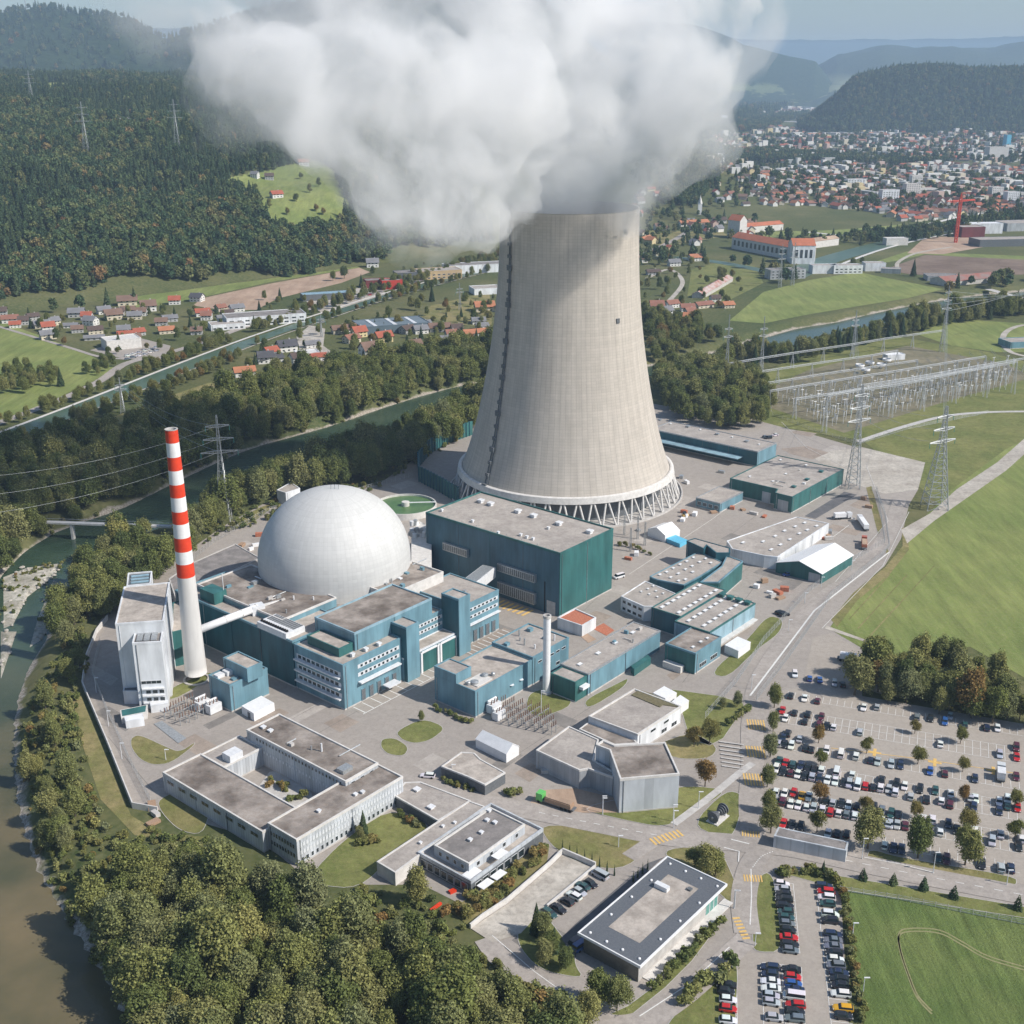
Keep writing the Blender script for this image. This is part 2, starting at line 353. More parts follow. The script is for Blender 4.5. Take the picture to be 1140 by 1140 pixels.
def nz(scale, det=8, ro=.6):
    n = nt.nodes.new('ShaderNodeTexNoise'); n.inputs['Scale'].default_value = scale; n.inputs['Detail'].default_value = det; n.inputs['Roughness'].default_value = ro
    nt.links.new(ge.outputs['Position'], n.inputs['Vector']); return n.outputs['Fac']
def ramp(fac, *st):
    r = nt.nodes.new('ShaderNodeValToRGB'); e = r.color_ramp.elements; e[0].position, e[0].color = st[0][0], (*st[0][1], 1); e[1].position, e[1].color = st[-1][0], (*st[-1][1], 1)
    for p_, c_ in st[1:-1]: k = e.new(p_); k.color = (*c_, 1)
    nt.links.new(fac, r.inputs[0]); return r.outputs[0]
def mixc(f, a, c):
    m = nt.nodes.new('ShaderNodeMix'); m.data_type = 'RGBA'
    nt.links.new(f, m.inputs['Factor']); nt.links.new(a, m.inputs['A']); nt.links.new(c, m.inputs['B']); return m.outputs['Result']
def mrng(v, a, b_, c=0, d=1):
    m = nt.nodes.new('ShaderNodeMapRange'); m.inputs['From Min'].default_value = a; m.inputs['From Max'].default_value = b_; m.inputs['To Min'].default_value = c; m.inputs['To Max'].default_value = d
    nt.links.new(v, m.inputs['Value']); return m.outputs[0]
base = ramp(nz(.006), (.35, (.06, .085, .032)), (.5, (.115, .12, .05)), (.65, (.19, .17, .085)))
fine = ramp(nz(.35), (.35, (.04, .065, .02)), (.65, (.16, .16, .075)))
base = mixc(mrng(nz(.05), .35, .65, .15, .75), base, fine)
stone = ramp(nz(.9, 8, .75), (.35, (.12, .10, .08)), (.5, (.34, .30, .25)), (.65, (.52, .48, .42)))
def mth(op, a, b_):
    m = nt.nodes.new('ShaderNodeMath'); m.operation = op
    for i, v in enumerate((a, b_)):
        if isinstance(v, (int, float)): m.inputs[i].default_value = v
        else: nt.links.new(v, m.inputs[i])
    return m.outputs[0]
zz = mth('ADD', sx.outputs['Z'], mth('MULTIPLY', mth('SUBTRACT', nz(.06), .5), 7.0))
base = mixc(mrng(zz, -3.6, -4.6), base, stone)
nt.links.new(base, b.inputs['Base Color']); me.materials.append(gm)
gr = bpy.data.objects.new('ground', me); COL.objects.link(gr); tag(gr, kind='structure')
# ------------------------------------------------------------------ water
def water_mat(name, c1, c2, scale, rough=.12):
    m, nt2, b2 = nodes_of(name); b2.inputs['Roughness'].default_value = rough; b2.inputs['Specular IOR Level'].default_value = .28
    ge2 = nt2.nodes.new('ShaderNodeNewGeometry')
    n = nt2.nodes.new('ShaderNodeTexNoise'); n.inputs['Scale'].default_value = scale; n.inputs['Detail'].default_value = 6; nt2.links.new(ge2.outputs['Position'], n.inputs['Vector'])
    cr = nt2.nodes.new('ShaderNodeValToRGB'); cr.color_ramp.elements[0].color = (*c1, 1); cr.color_ramp.elements[1].color = (*c2, 1); cr.color_ramp.elements[0].position = .35; cr.color_ramp.elements[1].position = .65
    nt2.links.new(n.outputs['Fac'], cr.inputs[0]); nt2.links.new(cr.outputs[0], b2.inputs['Base Color'])
    n2 = nt2.nodes.new('ShaderNodeTexNoise'); n2.inputs['Scale'].default_value = .45; n2.inputs['Detail'].default_value = 6; nt2.links.new(ge2.outputs['Position'], n2.inputs['Vector'])
    bp = nt2.nodes.new('ShaderNodeBump'); bp.inputs['Strength'].default_value = .35; bp.inputs['Distance'].default_value = .35; nt2.links.new(n2.outputs['Fac'], bp.inputs['Height']); nt2.links.new(bp.outputs[0], b2.inputs['Normal'])
    return m
def river_col():
    m = water_mat('river_water', (.035, .065, .042), (.065, .095, .06), .02)
    nt2 = m.node_tree; b2 = nt2.nodes['Principled BSDF']; cr = [n for n in nt2.nodes if n.type == 'VALTORGB'][0]; ge2 = [n for n in nt2.nodes if n.type == 'NEW_GEOMETRY'][0]
    s = nt2.nodes.new('ShaderNodeSeparateXYZ'); nt2.links.new(ge2.outputs['Position'], s.inputs[0])
    mr = nt2.nodes.new('ShaderNodeMapRange'); mr.inputs['From Min'].default_value = 330; mr.inputs['From Max'].default_value = 430; nt2.links.new(s.outputs['Y'], mr.inputs['Value'])
    mx = nt2.nodes.new('ShaderNodeMix'); mx.data_type = 'RGBA'
    c2 = nt2.nodes.new('ShaderNodeValToRGB'); c2.color_ramp.elements[0].color = (.085, .085, .045, 1); c2.color_ramp.elements[1].color = (.20, .155, .085, 1); c2.color_ramp.elements[0].position = .4; c2.color_ramp.elements[1].position = .62
    n = [n for n in nt2.nodes if n.type == 'TEX_NOISE'][0]; nt2.links.new(n.outputs['Fac'], c2.inputs[0])
    nt2.links.new(mr.outputs[0], mx.inputs['Factor']); nt2.links.new(c2.outputs[0], mx.inputs['A']); nt2.links.new(cr.outputs[0], mx.inputs['B']); nt2.links.new(mx.outputs['Result'], b2.inputs['Base Color'])
    return m
road('river', RS, [w + 14 for w in RWS], -5.0, river_col(), curved=False)
canal_mat = water_mat('canal_water', (.07, .12, .085), (.10, .15, .105), .03, .35)
CAN = [px(-60, 508), px(0, 489), px(100, 451), px(200, 411), px(262, 387), px(300, 373), px(350, 356), px(420, 333), px(480, 316), px(560, 296)]
road('canal', CAN, [18, 19, 20, 20, 17, 13, 13, 13, 13, 13], .12, canal_mat)
L_, R_ = strip_poly(CAN, 25)
road('canal_path', [CAN[i] + (L_[i] - CAN[i]).normalized() * 11 for i in range(len(CAN))], 3.0, .3, concrete_l)
road('canal_bank', [CAN[i] - (L_[i] - CAN[i]).normalized() * 10.5 for i in range(len(CAN))], 1.5, .3, gravel_mat)
def S(name, pts, m, z=.06, k='P'): return sheet(name, [g(k, *q) for q in pts], z, m)
# fields and meadows
S('field', [(-30, 352), (0, 358), (40, 372), (95, 393), (125, 408), (130, 412), (60, 445), (0, 470), (-40, 480)], grass_bright)
S('ploughed_field', [(225, 332), (300, 316), (400, 298), (412, 303), (380, 315), (310, 332), (285, 345), (245, 345), (215, 340)], soil)
S('meadow', [(130, 335), (200, 320), (300, 306), (400, 294), (400, 298), (300, 314), (220, 332), (150, 345)], grass_bright, .05)
S('meadow', [(55, 485), (110, 470), (200, 437), (245, 422), (245, 432), (190, 452), (130, 475), (75, 505)], grass_dry)
S('meadow', [(480, 340), (545, 325), (548, 365), (500, 360), (470, 352)], grass_dry)
S('field', [(812, 357), (850, 325), (900, 312), (955, 303), (1050, 322), (1010, 332), (960, 340), (900, 350), (850, 360)], grass_bright)
S('field', [(838, 250), (860, 240), (905, 235), (960, 238), (1005, 250), (960, 262), (900, 262), (850, 265)], grass_bright)
S('field', [(960, 296), (1010, 280), (1140, 285), (1160, 292), (1030, 283), (1000, 290)], grass_bright)
S('ploughed_field', [(985, 300), (1030, 284), (1160, 290), (1160, 305), (1060, 308), (1010, 305)], soil_dark, .08)
S('meadow', [(770, 300), (800, 292), (840, 296), (850, 315), (800, 340), (765, 330)], grass_plain)
S('meadow', [(1020, 372), (1060, 355), (1140, 360), (1160, 392), (1110, 392), (1060, 385)], grass_bright)
S('meadow', [(700, 232), (760, 225), (810, 262), (740, 275), (705, 262)], grass_dry)
S('large_field', [(923, 700), (950, 665), (985, 635), (1005, 610), (1005, 590), (1030, 575), (1060, 545), (1120, 500), (1180, 470), (1280, 560), (1280, 760), (1150, 760), (1080, 720), (1000, 735), (960, 722)], grass_bright, .07)
S('meadow', [(850, 470), (820, 440), (870, 405), (1000, 375), (1100, 392), (1170, 410), (1170, 480), (1100, 530), (1050, 565), (1010, 530), (960, 490), (880, 478)], grass_plain, .05)
S('switchyard_ground', [(840, 440), (900, 412), (1010, 385), (1120, 405), (1150, 420), (1060, 445), (940, 482), (860, 455)], two_scale('yard_grass', (.17, .155, .10), (.25, .215, .15), (.13, .14, .06), .05, .8, amount=.7, vary=.3), .09)
S('meadow', [(1130, 505), (1180, 470), (1180, 530), (1115, 522)], grass_bright, .08)
# crop field lower right
crop = two_scale('crop', (.115, .165, .045), (.17, .21, .065), (.07, .10, .03), .05, 1.6, amount=.65, bump=.45, streak=(12, .08), vary=.42)
S('crop_field', [(935, 985), (1000, 995), (1140, 1018), (1280, 1040), (1300, 1300), (950, 1300), (962, 1140)], crop, .08)
S('meadow', [(88, 770), (118, 842), (146, 908), (180, 928), (235, 932), (225, 940), (150, 930), (112, 890), (92, 830), (80, 775)], grass_dry, .055)
# paved plant site
yard = [(92, 762), (97, 728), (112, 690), (150, 655), (200, 620), (250, 585), (300, 557), (420, 540), (470, 505), (520, 470), (600, 452), (700, 445), (800, 462), (868, 470), (905, 484), (960, 500), (1030, 515),
        (1022, 545), (1012, 562), (1003, 600), (985, 630), (950, 660), (923, 700), (945, 712), (960, 722), (960, 775), (1140, 806), (1280, 830), (1280, 1040), (1140, 1012), (1000, 990), (935, 978), (940, 1060), (955, 1300), (790, 1300), (800, 1180), (740, 1150), (690, 1145), (640, 1118),
        (560, 1075), (520, 1010), (470, 985), (350, 985), (290, 935), (170, 900), (148, 900)]
S('plant_yard', yard, asphalt, .04)
S('road', [(1003, 590), (1035, 572), (1065, 545), (1110, 515), (1150, 480), (1165, 484), (1120, 524), (1080, 552), (1040, 580), (1010, 605)], gravel_mat, .12)
road('lane', [px(955, 492), px(1000, 477), px(1050, 464), px(1100, 459), px(1180, 458)], 4, .14, concrete)
S('gravel_apron', [(900, 505), (960, 498), (1030, 515), (1022, 545), (985, 550), (940, 535)], gravel_mat, .08)
S('car_park', [(868, 770), (895, 765), (1000, 788), (1140, 815), (1280, 842), (1280, 1010), (1140, 985), (1000, 955), (945, 945), (862, 915), (858, 830)], lot_paving, .07)
S('car_park', [(858, 975), (925, 978), (938, 1060), (950, 1300), (790, 1300), (798, 1140), (800, 1062), (820, 1060), (862, 1062)], lot_paving, .07)
S('car_park', [(905, 710), (925, 705), (965, 728), (1000, 745), (990, 775), (935, 760), (895, 757)], lot_paving, .08)
# grass islands
for pts, m in [([(155, 818), (185, 832), (200, 838), (218, 826), (214, 832), (190, 850), (170, 852), (155, 845), (146, 832), (146, 822)], grass_dry),
               ([(425, 823), (440, 822), (455, 832), (450, 842), (432, 840), (424, 832)], grass_plain), ([(440, 815), (470, 800), (497, 810), (480, 824), (462, 828), (448, 824)], grass_plain),
               ([(790, 750), (830, 715), (855, 685), (872, 690), (868, 705), (840, 725), (810, 755)], grass_plain),
               ([(748, 768), (800, 775), (832, 785), (820, 800), (805, 822), (790, 830), (768, 822), (760, 795)], grass_plain),
               ([(728, 830), (770, 815), (800, 832), (790, 845), (750, 845)], grass_dry),
               ([(640, 900), (740, 880), (768, 875), (812, 880), (770, 905), (740, 922), (690, 912)], grass_plain),
               ([(770, 918), (808, 880), (828, 885), (818, 930), (800, 932)], grass_plain),
               ([(600, 918), (660, 922), (720, 938), (725, 945), (690, 970), (640, 960), (612, 940)], grass_dry),
               ([(345, 975), (380, 938), (430, 902), (470, 912), (478, 925), (440, 950), (400, 990), (350, 985)], grass_plain),
               ([(838, 985), (856, 968), (868, 1000), (872, 1060), (840, 1060), (838, 1048)], grass_plain),
               ([(740, 945), (800, 942), (822, 990), (820, 1012), (790, 985), (745, 960)], grass_dry),
               ([(600, 1010), (640, 1062), (640, 1075), (650, 1090), (600, 1080), (575, 1050), (580, 1025)], grass_plain),
               ([(870, 968), (930, 975), (1140, 1010), (1280, 1032), (1280, 1046), (1140, 1022), (935, 990), (880, 975)], grass_plain),
               ([(968, 945), (1000, 955), (1130, 976), (1132, 985), (1120, 988), (1000, 968), (965, 957)], grass_dry),
               ([(800, 1075), (822, 1068), (818, 1140), (816, 1200), (740, 1200), (735, 1150), (770, 1110)], grass_plain),
               ([(645, 1145), (700, 1120), (740, 1090), (800, 1015), (806, 1022), (770, 1070), (740, 1100), (690, 1140)], grass_plain),
               ([(590, 770), (625, 765), (640, 785), (600, 800), (585, 790)], grass_plain), ([(655, 790), (695, 765), (700, 755), (690, 760), (650, 780)], grass_plain),
               ([(418, 560), (470, 555), (480, 570), (440, 582)], grass_dry), ([(182, 770), (232, 748), (240, 752), (190, 782)], grass_plain),
               ([(260, 580), (300, 560), (305, 565), (270, 590)], grass_dry),
               ([(175, 890), (215, 875), (235, 900), (225, 930), (200, 925), (180, 905)], grass_dry)]:
    P_ = [px(*q_) for q_ in pts]
    if len(pts) < 8 or pts[0][0] < 500:
        for _ in range(2): P_ = [p_.lerp(P_[(i + 1) % len(P_)], t) for i, p_ in enumerate(P_) for t in (.22, .78)]
    sheet('lawn', P_, .13, m)
    if area(P_) < 0: P_.reverse()
    o_ = offset(P_, -.16); n_ = len(P_); tag(MB().add([(q_.x, q_.y, .16) for q_ in P_] + [(q_.x, q_.y, .16) for q_ in o_], [(i, (i + 1) % n_, n_ + (i + 1) % n_, n_ + i) for i in range(n_)]).build('kerb', concrete), kind='structure')
# roads with paint
def Rd(name, pts, w, z=.17, m=asphalt_road): return road(name, [px(*q) for q in pts], w, z, m)
Rd('road', [(440, 868), (520, 890), (600, 905), (660, 917), (740, 932), (812, 938), (880, 945), (960, 962), (1040, 978), (1140, 997), (1280, 1025)], 8.5)
Rd('road', [(832, 1040), (828, 1000), (836, 965), (850, 945)], 7, .18)
Rd('road', [(700, 955), (725, 938)], 5, .175)
Rd('road', [(842, 950), (836, 900), (838, 850), (838, 800), (850, 750), (900, 680), (950, 640), (985, 600), (1003, 555)], 7.5, .176)
Rd('road', [(832, 1045), (800, 1075), (760, 1110), (720, 1135), (680, 1140), (640, 1120), (600, 1095), (560, 1070), (540, 1045)], 6, .185)
Rd('footpath', [(750, 918), (790, 888), (822, 862), (838, 850)], 2.5, .19, concrete)
def dashes(pts, n, w=.25, frac=.45, name='road_marking', m=white_line, z=.22, curved=True):
    P = [px(*q) for q in pts]; P = smooth_line(P, 8) if curved and len(P) > 2 else P
    L = [0]
    for i in range(1, len(P)): L.append(L[-1] + (P[i] - P[i - 1]).length)
    def at(s):
        i = max(1, min(len(P) - 1, int(np.searchsorted(L, s)))); t = (s - L[i - 1]) / max(1e-6, L[i] - L[i - 1]); return P[i - 1].lerp(P[i], t)
    mb = MB()
    for k in range(n):
        a = at(L[-1] * k / n); b2 = at(L[-1] * (k + frac) / n)
        mid = at(L[-1] * (k + frac / 2) / n); pl = [a, mid, b2]; l2, r2 = strip_poly(pl, w)
        for j in range(2): mb.add([(l2[j].x, l2[j].y, z), (r2[j].x, r2[j].y, z), (r2[j + 1].x, r2[j + 1].y, z), (l2[j + 1].x, l2[j + 1].y, z)], [(0, 1, 2, 3)])
    return tag(mb.build(name, m), kind='structure')
dashes([(600, 905), (660, 917), (740, 932)], 9); dashes([(900, 950), (960, 962), (1040, 978), (1140, 997), (1240, 1017)], 16)
dashes([(962, 955), (1000, 962), (1040, 972)], 1, .3, 1); dashes([(835, 1030), (838, 1005), (833, 985), (836, 968)], 1, .3, 1)
dashes([(838, 966), (848, 954), (862, 948)], 12, .3); dashes([(812, 1055), (780, 1085), (740, 1118), (712, 1132)], 1, .3, 1)
dashes([(548, 1042), (580, 1072), (620, 1098), (650, 1122)], 1, .25, 1)
dashes([(814, 935), (834, 940)], 1, .4, 1); dashes([(806, 944), (822, 947), (822, 960)], 1, .35, 1)
dashes([(835, 775), (860, 742), (900, 690), (925, 655), (975, 622), (990, 615)], 1, .7, 1)      # pale kerb line along the perimeter
dashes([(945, 585), (925, 600)], 1, .3, 1)
def zebra(c, d, n, w, Lg, m=yellow_line):
    c = px(*c); d = (px(*d) - c); step = d / n; dn = d.normalized(); nn = Vector((-dn.y, dn.x)); mb = MB()
    for i in range(n):
        a = c + step * i; b2 = a + step * .5
        mb.add([(a - nn * Lg / 2).to_3d() + Vector((0, 0, .23)), (b2 - nn * Lg / 2).to_3d() + Vector((0, 0, .23)), (b2 + nn * Lg / 2).to_3d() + Vector((0, 0, .23)), (a + nn * Lg / 2).to_3d() + Vector((0, 0, .23))], [(0, 3, 2, 1)] if True else 0)
    return tag(mb.build('crossing_marking', m), kind='structure')
zebra((832, 807), (853, 808), 7, .5, 7); zebra((831, 837), (853, 838), 7, .5, 7); zebra((828, 868), (851, 869), 7, .5, 7)
zebra((826, 928), (847, 930), 7, .5, 3); zebra((828, 978), (850, 979), 7, .5, 3); zebra((726, 938), (760, 927), 8, .5, 3.5); zebra((819, 1022), (832, 1048), 7, .5, 2)

# resurfaced patches, joints and drains in the yards
rp = random.Random(21)
PT = [two_scale('patch_dark', (.20, .185, .17), (.26, .24, .22), (.15, .14, .13), .1, 1.2), two_scale('patch_pale', (.38, .345, .31), (.44, .40, .36), (.29, .26, .24), .1, 1.2), two_scale('patch_brown', (.29, .24, .20), (.36, .30, .25), (.2, .17, .14), .1, 1.2)]
for i, (x, y, w_, d_) in enumerate([(300, 800, 14, 6), (350, 790, 20, 5), (380, 805, 9, 9), (250, 800, 16, 4), (430, 775, 22, 4), (560, 700, 5, 22), (660, 690, 16, 9), (700, 660, 8, 20), (720, 600, 14, 8), (780, 610, 18, 7), (820, 600, 10, 12), (760, 560, 20, 10), (800, 545, 9, 22), (880, 650, 12, 8), (860, 640, 7, 16), (900, 600, 22, 5), (940, 590, 8, 16), (960, 560, 20, 7), (560, 850, 16, 5), (590, 860, 9, 7), (480, 850, 10, 8), (520, 840, 18, 4), (620, 800, 7, 16),
                                   (700, 800, 24, 3), (760, 745, 20, 4), (220, 830, 8, 14), (130, 800, 6, 20), (110, 750, 5, 24), (460, 740, 12, 5), (600, 1045, 12, 10), (560, 1030, 9, 6), (950, 740, 14, 7), (980, 760, 8, 6), (900, 480, 22, 14), (930, 500, 14, 10), (350, 600, 10, 8), (260, 610, 20, 6), (450, 540, 14, 9), (650, 620, 5, 10), (745, 640, 10, 5)]):
    c_ = px(x, y); u_ = UU * w_ / 2; v_ = VV * d_ / 2; sheet('paving_patch', [c_ - u_ - v_, c_ + u_ - v_ * rp.uniform(.7, 1), c_ + u_ + v_, c_ - u_ * rp.uniform(.8, 1) + v_], .046 + .0031 * (i % 3) + (.03 if x > 940 and y > 720 else 0), PT[rp.randrange(3)])
for a_, b_ in [((300, 815), (520, 690)), ((330, 830), (560, 700)), ((250, 770), (420, 860)), ((560, 850), (700, 760)), ((690, 690), (860, 560)), ((720, 720), (900, 580)), ((500, 880), (560, 830)), ((880, 480), (1000, 530)), ((120, 820), (170, 880)), ((640, 690), (690, 640)), ((760, 760), (850, 640)), ((690, 600), (760, 560))]: dashes([a_, b_], 1, .22, 1, 'paving_joint', PT[0], .064)
for off in (0, 2.2):
    P_ = smooth_line([g('K', x, y + off * 5) for x, y in ((815, 715), (765, 660), (735, 590), (705, 500), (700, 440), (740, 424), (840, 430), (920, 470), (1010, 520), (1160, 565))]); road('tyre_track', P_, .5, .11, mat('pale_track', (.22, .22, .10), (.28, .26, .13), 1), False)
for a_, b_ in [((945, 690), (990, 640)), ((955, 700), (1010, 640)), ((965, 712), (1040, 630))]: road('tyre_track', [px(*a_), px(*b_)], .6, .1, grass_dry, False)
S('dark_lane', [(790, 452), (940, 360), (985, 372), (830, 462)], asphalt_dark, .085, 'D'); S('sand_patch', [(950, 250), (1060, 235), (1140, 250), (1080, 300), (1020, 330), (960, 300)], gravel_mat, .091, 'D'); S('sand_patch', [(700, 200), (800, 190), (880, 215), (820, 240), (740, 220)], PT[2], .088, 'D')
S('verge', [(1040, 340), (1085, 500), (1105, 590), (1098, 598), (1060, 500), (1020, 345)], grass_dry, .087, 'D'); S('verge', [(870, 860), (1050, 925), (1048, 932), (866, 872)], gravel_mat, .12, 'D'); S('dirt_strip', [(925, 690), (950, 660), (985, 632), (1005, 608), (1004, 588), (1010, 588), (1012, 612), (990, 640), (955, 668), (932, 698)], grass_dry, .1)
for P_ in ([(1012, 570), (1006, 600), (985, 628), (940, 668), (915, 700)], [(965, 520), (985, 555), (988, 590), (975, 612), (930, 648)], [(700, 640), (760, 600), (820, 560), (860, 530)], [(870, 470), (900, 500), (960, 530)]): dashes(P_, 1, .25, 1, 'kerb_line', concrete_l, .2)
# ------------------------------------------------------------------ buildings
rc0_ = random.Random(8)
def V3(p, z): return Vector((p[0], p[1], z))
def bld(name, label, cat, poly, h, wall, roofm=None, z0=0.0, par=.5, trim=None, group=None, root=None, slab=None):
    """a flat-roofed block: wall, roof and a parapet ring; returns the thing (an Empty at its base)"""
    poly = [Vector((q[0], q[1])) for q in poly]
    if area(poly) < 0: poly.reverse()
    c = sum(poly, Vector((0, 0))) / len(poly)
    if root is None: root = thing(name, label, cat, (c.x, c.y, z0), group)
    MB().prism(poly, z0 - .3 if z0 == 0 else z0, h, bottom=False).build('wall', wall, root)
    inn = offset(poly, .45)
    rf = MB().prism(inn, h + .003, h + .06, bottom=False).build('roof', roofm or roof_gravel, root)
    if h - z0 > 4.5 and wall in (teal, teal_deep, blue, pale_blue, grey_clad, silver_clad, rib_clad, white_clad) and c.length < 1100:
        for i, p_ in enumerate(poly):
            q_ = poly[(i + 1) % len(poly)]; L_ = (q_ - p_).length
            if L_ < 9: continue
            e_ = (q_ - p_) / L_; o_ = Vector((e_.y, -e_.x)) * .14
            for k in range(max(1, int(L_ / 16))): w_ = p_ + e_ * (1.2 + k * (L_ - 2.4) / max(1, int(L_ / 16))) + o_; MB().tube(V3(w_, z0), V3(w_, h - .3), .11, n=5).build('drain_pipe', rc0_.choice([steel_dark, steel, wall]), root)
            if z0 == 0: a_, b_ = p_ + o_ * .5, q_ + o_ * .5; MB().prism([p_, q_, b_, a_], 0, .55).build('plinth', concrete, root)
    if par:
        mb = MB(); n = len(poly); out = offset(poly, -.06)
        vs = [V3(q, h - .25) for q in out] + [V3(q, h + par) for q in out] + [V3(q, h + par) for q in inn] + [V3(q, h + .03) for q in inn]
        fs = []
        for i in range(n):
            j = (i + 1) % n
            for k in range(3): fs.append((k * n + i, k * n + j, (k + 1) * n + j, (k + 1) * n + i))
        mb.add(vs, fs).build('parapet', trim or wall, root)
    return root
def wins(root, p, q, zc, n, w, hh, mtl=None, m0=1.0, frame=None, name='window', proud=.08):
    """n separate windows along the wall from p to q (outside on the right of p->q)"""
    p, q = Vector((p[0], p[1])), Vector((q[0], q[1])); d = (q - p); L = d.length; d.normalize(); nn = Vector((d.y, -d.x)); ang = math.atan2(d.y, d.x)
    me = None; o = Vector(root.location)
    for i in range(n):
        t = m0 + (L - 2 * m0) * (i + .5) / n; c = p + d * t + nn * (proud * .5)
        if me is None:
            mb = MB(); mb.box((0, 0, -hh / 2), w, proud, hh, mi=0); mb.box((0, -proud * .45, -hh / 2 + .12), w - .24, proud * .4, hh - .24, mi=1)
            if w > 2.4:
                for k in range(1, int(w // 1.6)): mb.box((-w / 2 + k * w / int(w // 1.6), -proud * .6, -hh / 2), .1, proud * .5, hh, mi=0)
            ob = mb.build(name, [frame or white_steel, mtl or glass]); me = ob.data
        else: ob = bpy.data.objects.new(name, me); COL.objects.link(ob)
        ob.parent = root; ob.location = (c.x - o.x, c.y - o.y, zc - o.z); ob.rotation_euler = (0, 0, ang)
def part_box(root, name, c, sx, sy, sz, m, rz=R(50)):
    return MB().box(c, sx, sy, sz, rz).build(name, m, root)
def roof_of(root, z):
    for c in root.children:
        if c.name.startswith('roof') and c.type == 'MESH' and abs(max(v.co.z for v in c.data.vertices) + root.location.z - z) < .35: return c
    return root
def vents(root, pts, z, m=white_steel, s=1.6, hh=.9, name='roof_vent', rz=R(50)):
    root = roof_of(root, z)
    for i, p in enumerate(pts):
        mb = MB(); mb.box((p[0], p[1], z), s * .7, s * .7, hh * .6, rz); mb.box((p[0], p[1], z + hh * .6), s, s, hh * .4, rz); mb.build(name, m, root)
def skylights(root, pts, z, m=white_steel, s=(2.4, 1.6), name='skylight', rz=R(50)):
    root = roof_of(root, z)
    for p in pts:
        mb = MB(); mb.box((p[0], p[1], z), s[0], s[1], .35, rz, 0); mb.box((p[0], p[1], z + .35), s[0] - .4, s[1] - .4, .15, rz, 1); mb.build(name, [steel, m], root)
# -------- turbine hall
T = rpx('C', (718, 515), (972, 392), (60, 315), 28)
a0, a1, b0, b1 = T; TH = 28
th = bld('turbine_hall', 'tall dark teal windowless hall between the white dome and the cooling tower', 'turbine hall', rect(*T), TH, teal, roof_gravel, par=.7)
# -u face is clad in bluer panels
MB().prism([W2(a0 - .12, b0 + .3), W2(a0 - .005, b0 + .3), W2(a0 - .005, b1 - .2), W2(a0 - .12, b1 - .2)], -.3, TH - .4).build('cladding', slate_clad, th)
def louver(root, a, bb0, bb1, z0, z1, name='louvre', dep=1.6):
    mb = MB(); mb.prism([W2(a - dep, bb0), W2(a - .125, bb0), W2(a - .125, bb1), W2(a - dep, bb1)], z0, z1, mi=0)
    n = int(abs(bb1 - bb0) / 1.1)
    for k in range(n):
        t = bb0 + (bb1 - bb0) * (k + .2) / n; t2 = bb0 + (bb1 - bb0) * (k + .8) / n
        mb.prism([W2(a - dep - .06, t), W2(a - dep - .003, t), W2(a - dep - .003, t2), W2(a - dep - .06, t2)], z0 + .4, z1 - .4, mi=1)
    return mb.build(name, [steel, steel_dark], root)
L_b = b1 - b0
louver(th, a0, b0 + L_b * .16, b0 + L_b * .43, 12.5, 16); louver(th, a0, b0 + L_b * .16, b0 + L_b * .43, 2.5, 7.5); louver(th, a0, b0 + L_b * .66, b0 + L_b * .85, 14, 17.5)
MB().prism([W2(a0 - .3, b0 + 2), W2(a0 - .125, b0 + 2), W2(a0 - .125, b0 + 6.5), W2(a0 - .3, b0 + 6.5)], .05, 6).build('door', concrete, th)
MB().prism([W2(a0 - .2, b0 + 7.4), W2(a0 - .125, b0 + 7.4), W2(a0 - .125, b0 + 8), W2(a0 - .2, b0 + 8)], .05, 14).build('drain_pipe', rubber, th)
vents(th, [g('C', x, y, TH) for x, y in [(330, 262), (378, 276), (512, 312), (588, 334), (712, 372), (862, 412)]], TH + .06, white_steel, 2.6, 1.6)
vents(th, [g('C', x, y, TH) for x, y in [(525, 425), (555, 436), (585, 445), (415, 415), (290, 358), (140, 305), (660, 392)]], TH + .06, white_steel, 1.2, 1.2, 'roof_pipe')
for k in range(9): MB().tube(W3(a0 + .8, b0 + (k + .5) * L_b / 9, TH + .7), W3(a0 + .8, b0 + (k + .5) * L_b / 9, TH + 1.5), .12).build('railing_post', steel, th)
# annex bridge between hall and auxiliary wing
br = thing('pipe_bridge', 'pale covered pipe bridge joining the reactor wing to the turbine hall', 'bridge', tuple(g('C', 330, 640, 0)))
q = [g('C', 240, 640, 15), g('C', 300, 660, 15), g('C', 402, 578, 15), g('C', 340, 565, 15)]
MB().prism(q, 10.5, 15, bottom=True).build('body', white_steel, br); MB().prism(offset(q, .5), 15.003, 15.3).build('roof', steel, br)
for t in (.25, .75): MB().tube(V3(q[0].lerp(q[3], t), 0), V3(q[0].lerp(q[3], t), 10.5), .5).build('leg', steel, br)
# -------- cooling tower
TX, TY = px(632, 541, 0); TX, TY = 29.0, 614.0
ct = thing('cooling_tower', 'huge pale concrete hyperboloid cooling tower, plume rising from its rim', 'cooling tower', (TX, TY, 0))
prof = [(56.8, 12), (55.4, 15.5), (52.9, 22), (49.8, 32.2), (45.7, 49.6), (42.1, 66.7), (39.4, 83.4), (37.5, 99.9), (36.1, 116), (35.5, 128), (35.2, 137), (35.0, 148), (35.1, 149.5)]
def prof_r(z): return float(np.interp(z, [q_[1] for q_ in prof], [q_[0] for q_ in prof]))
zs = np.array([q_[1] for q_ in prof]); rs = np.array([q_[0] for q_ in prof]); cf = np.polyfit(zs, rs, 5)
pr = [(float(np.polyval(cf, z)), z) for z in np.linspace(12, 149.5, 60)]
shell_m, nt3, b3 = nodes_of('tower_concrete'); b3.inputs['Roughness'].default_value = .9; b3.inputs['Specular IOR Level'].default_value = .15
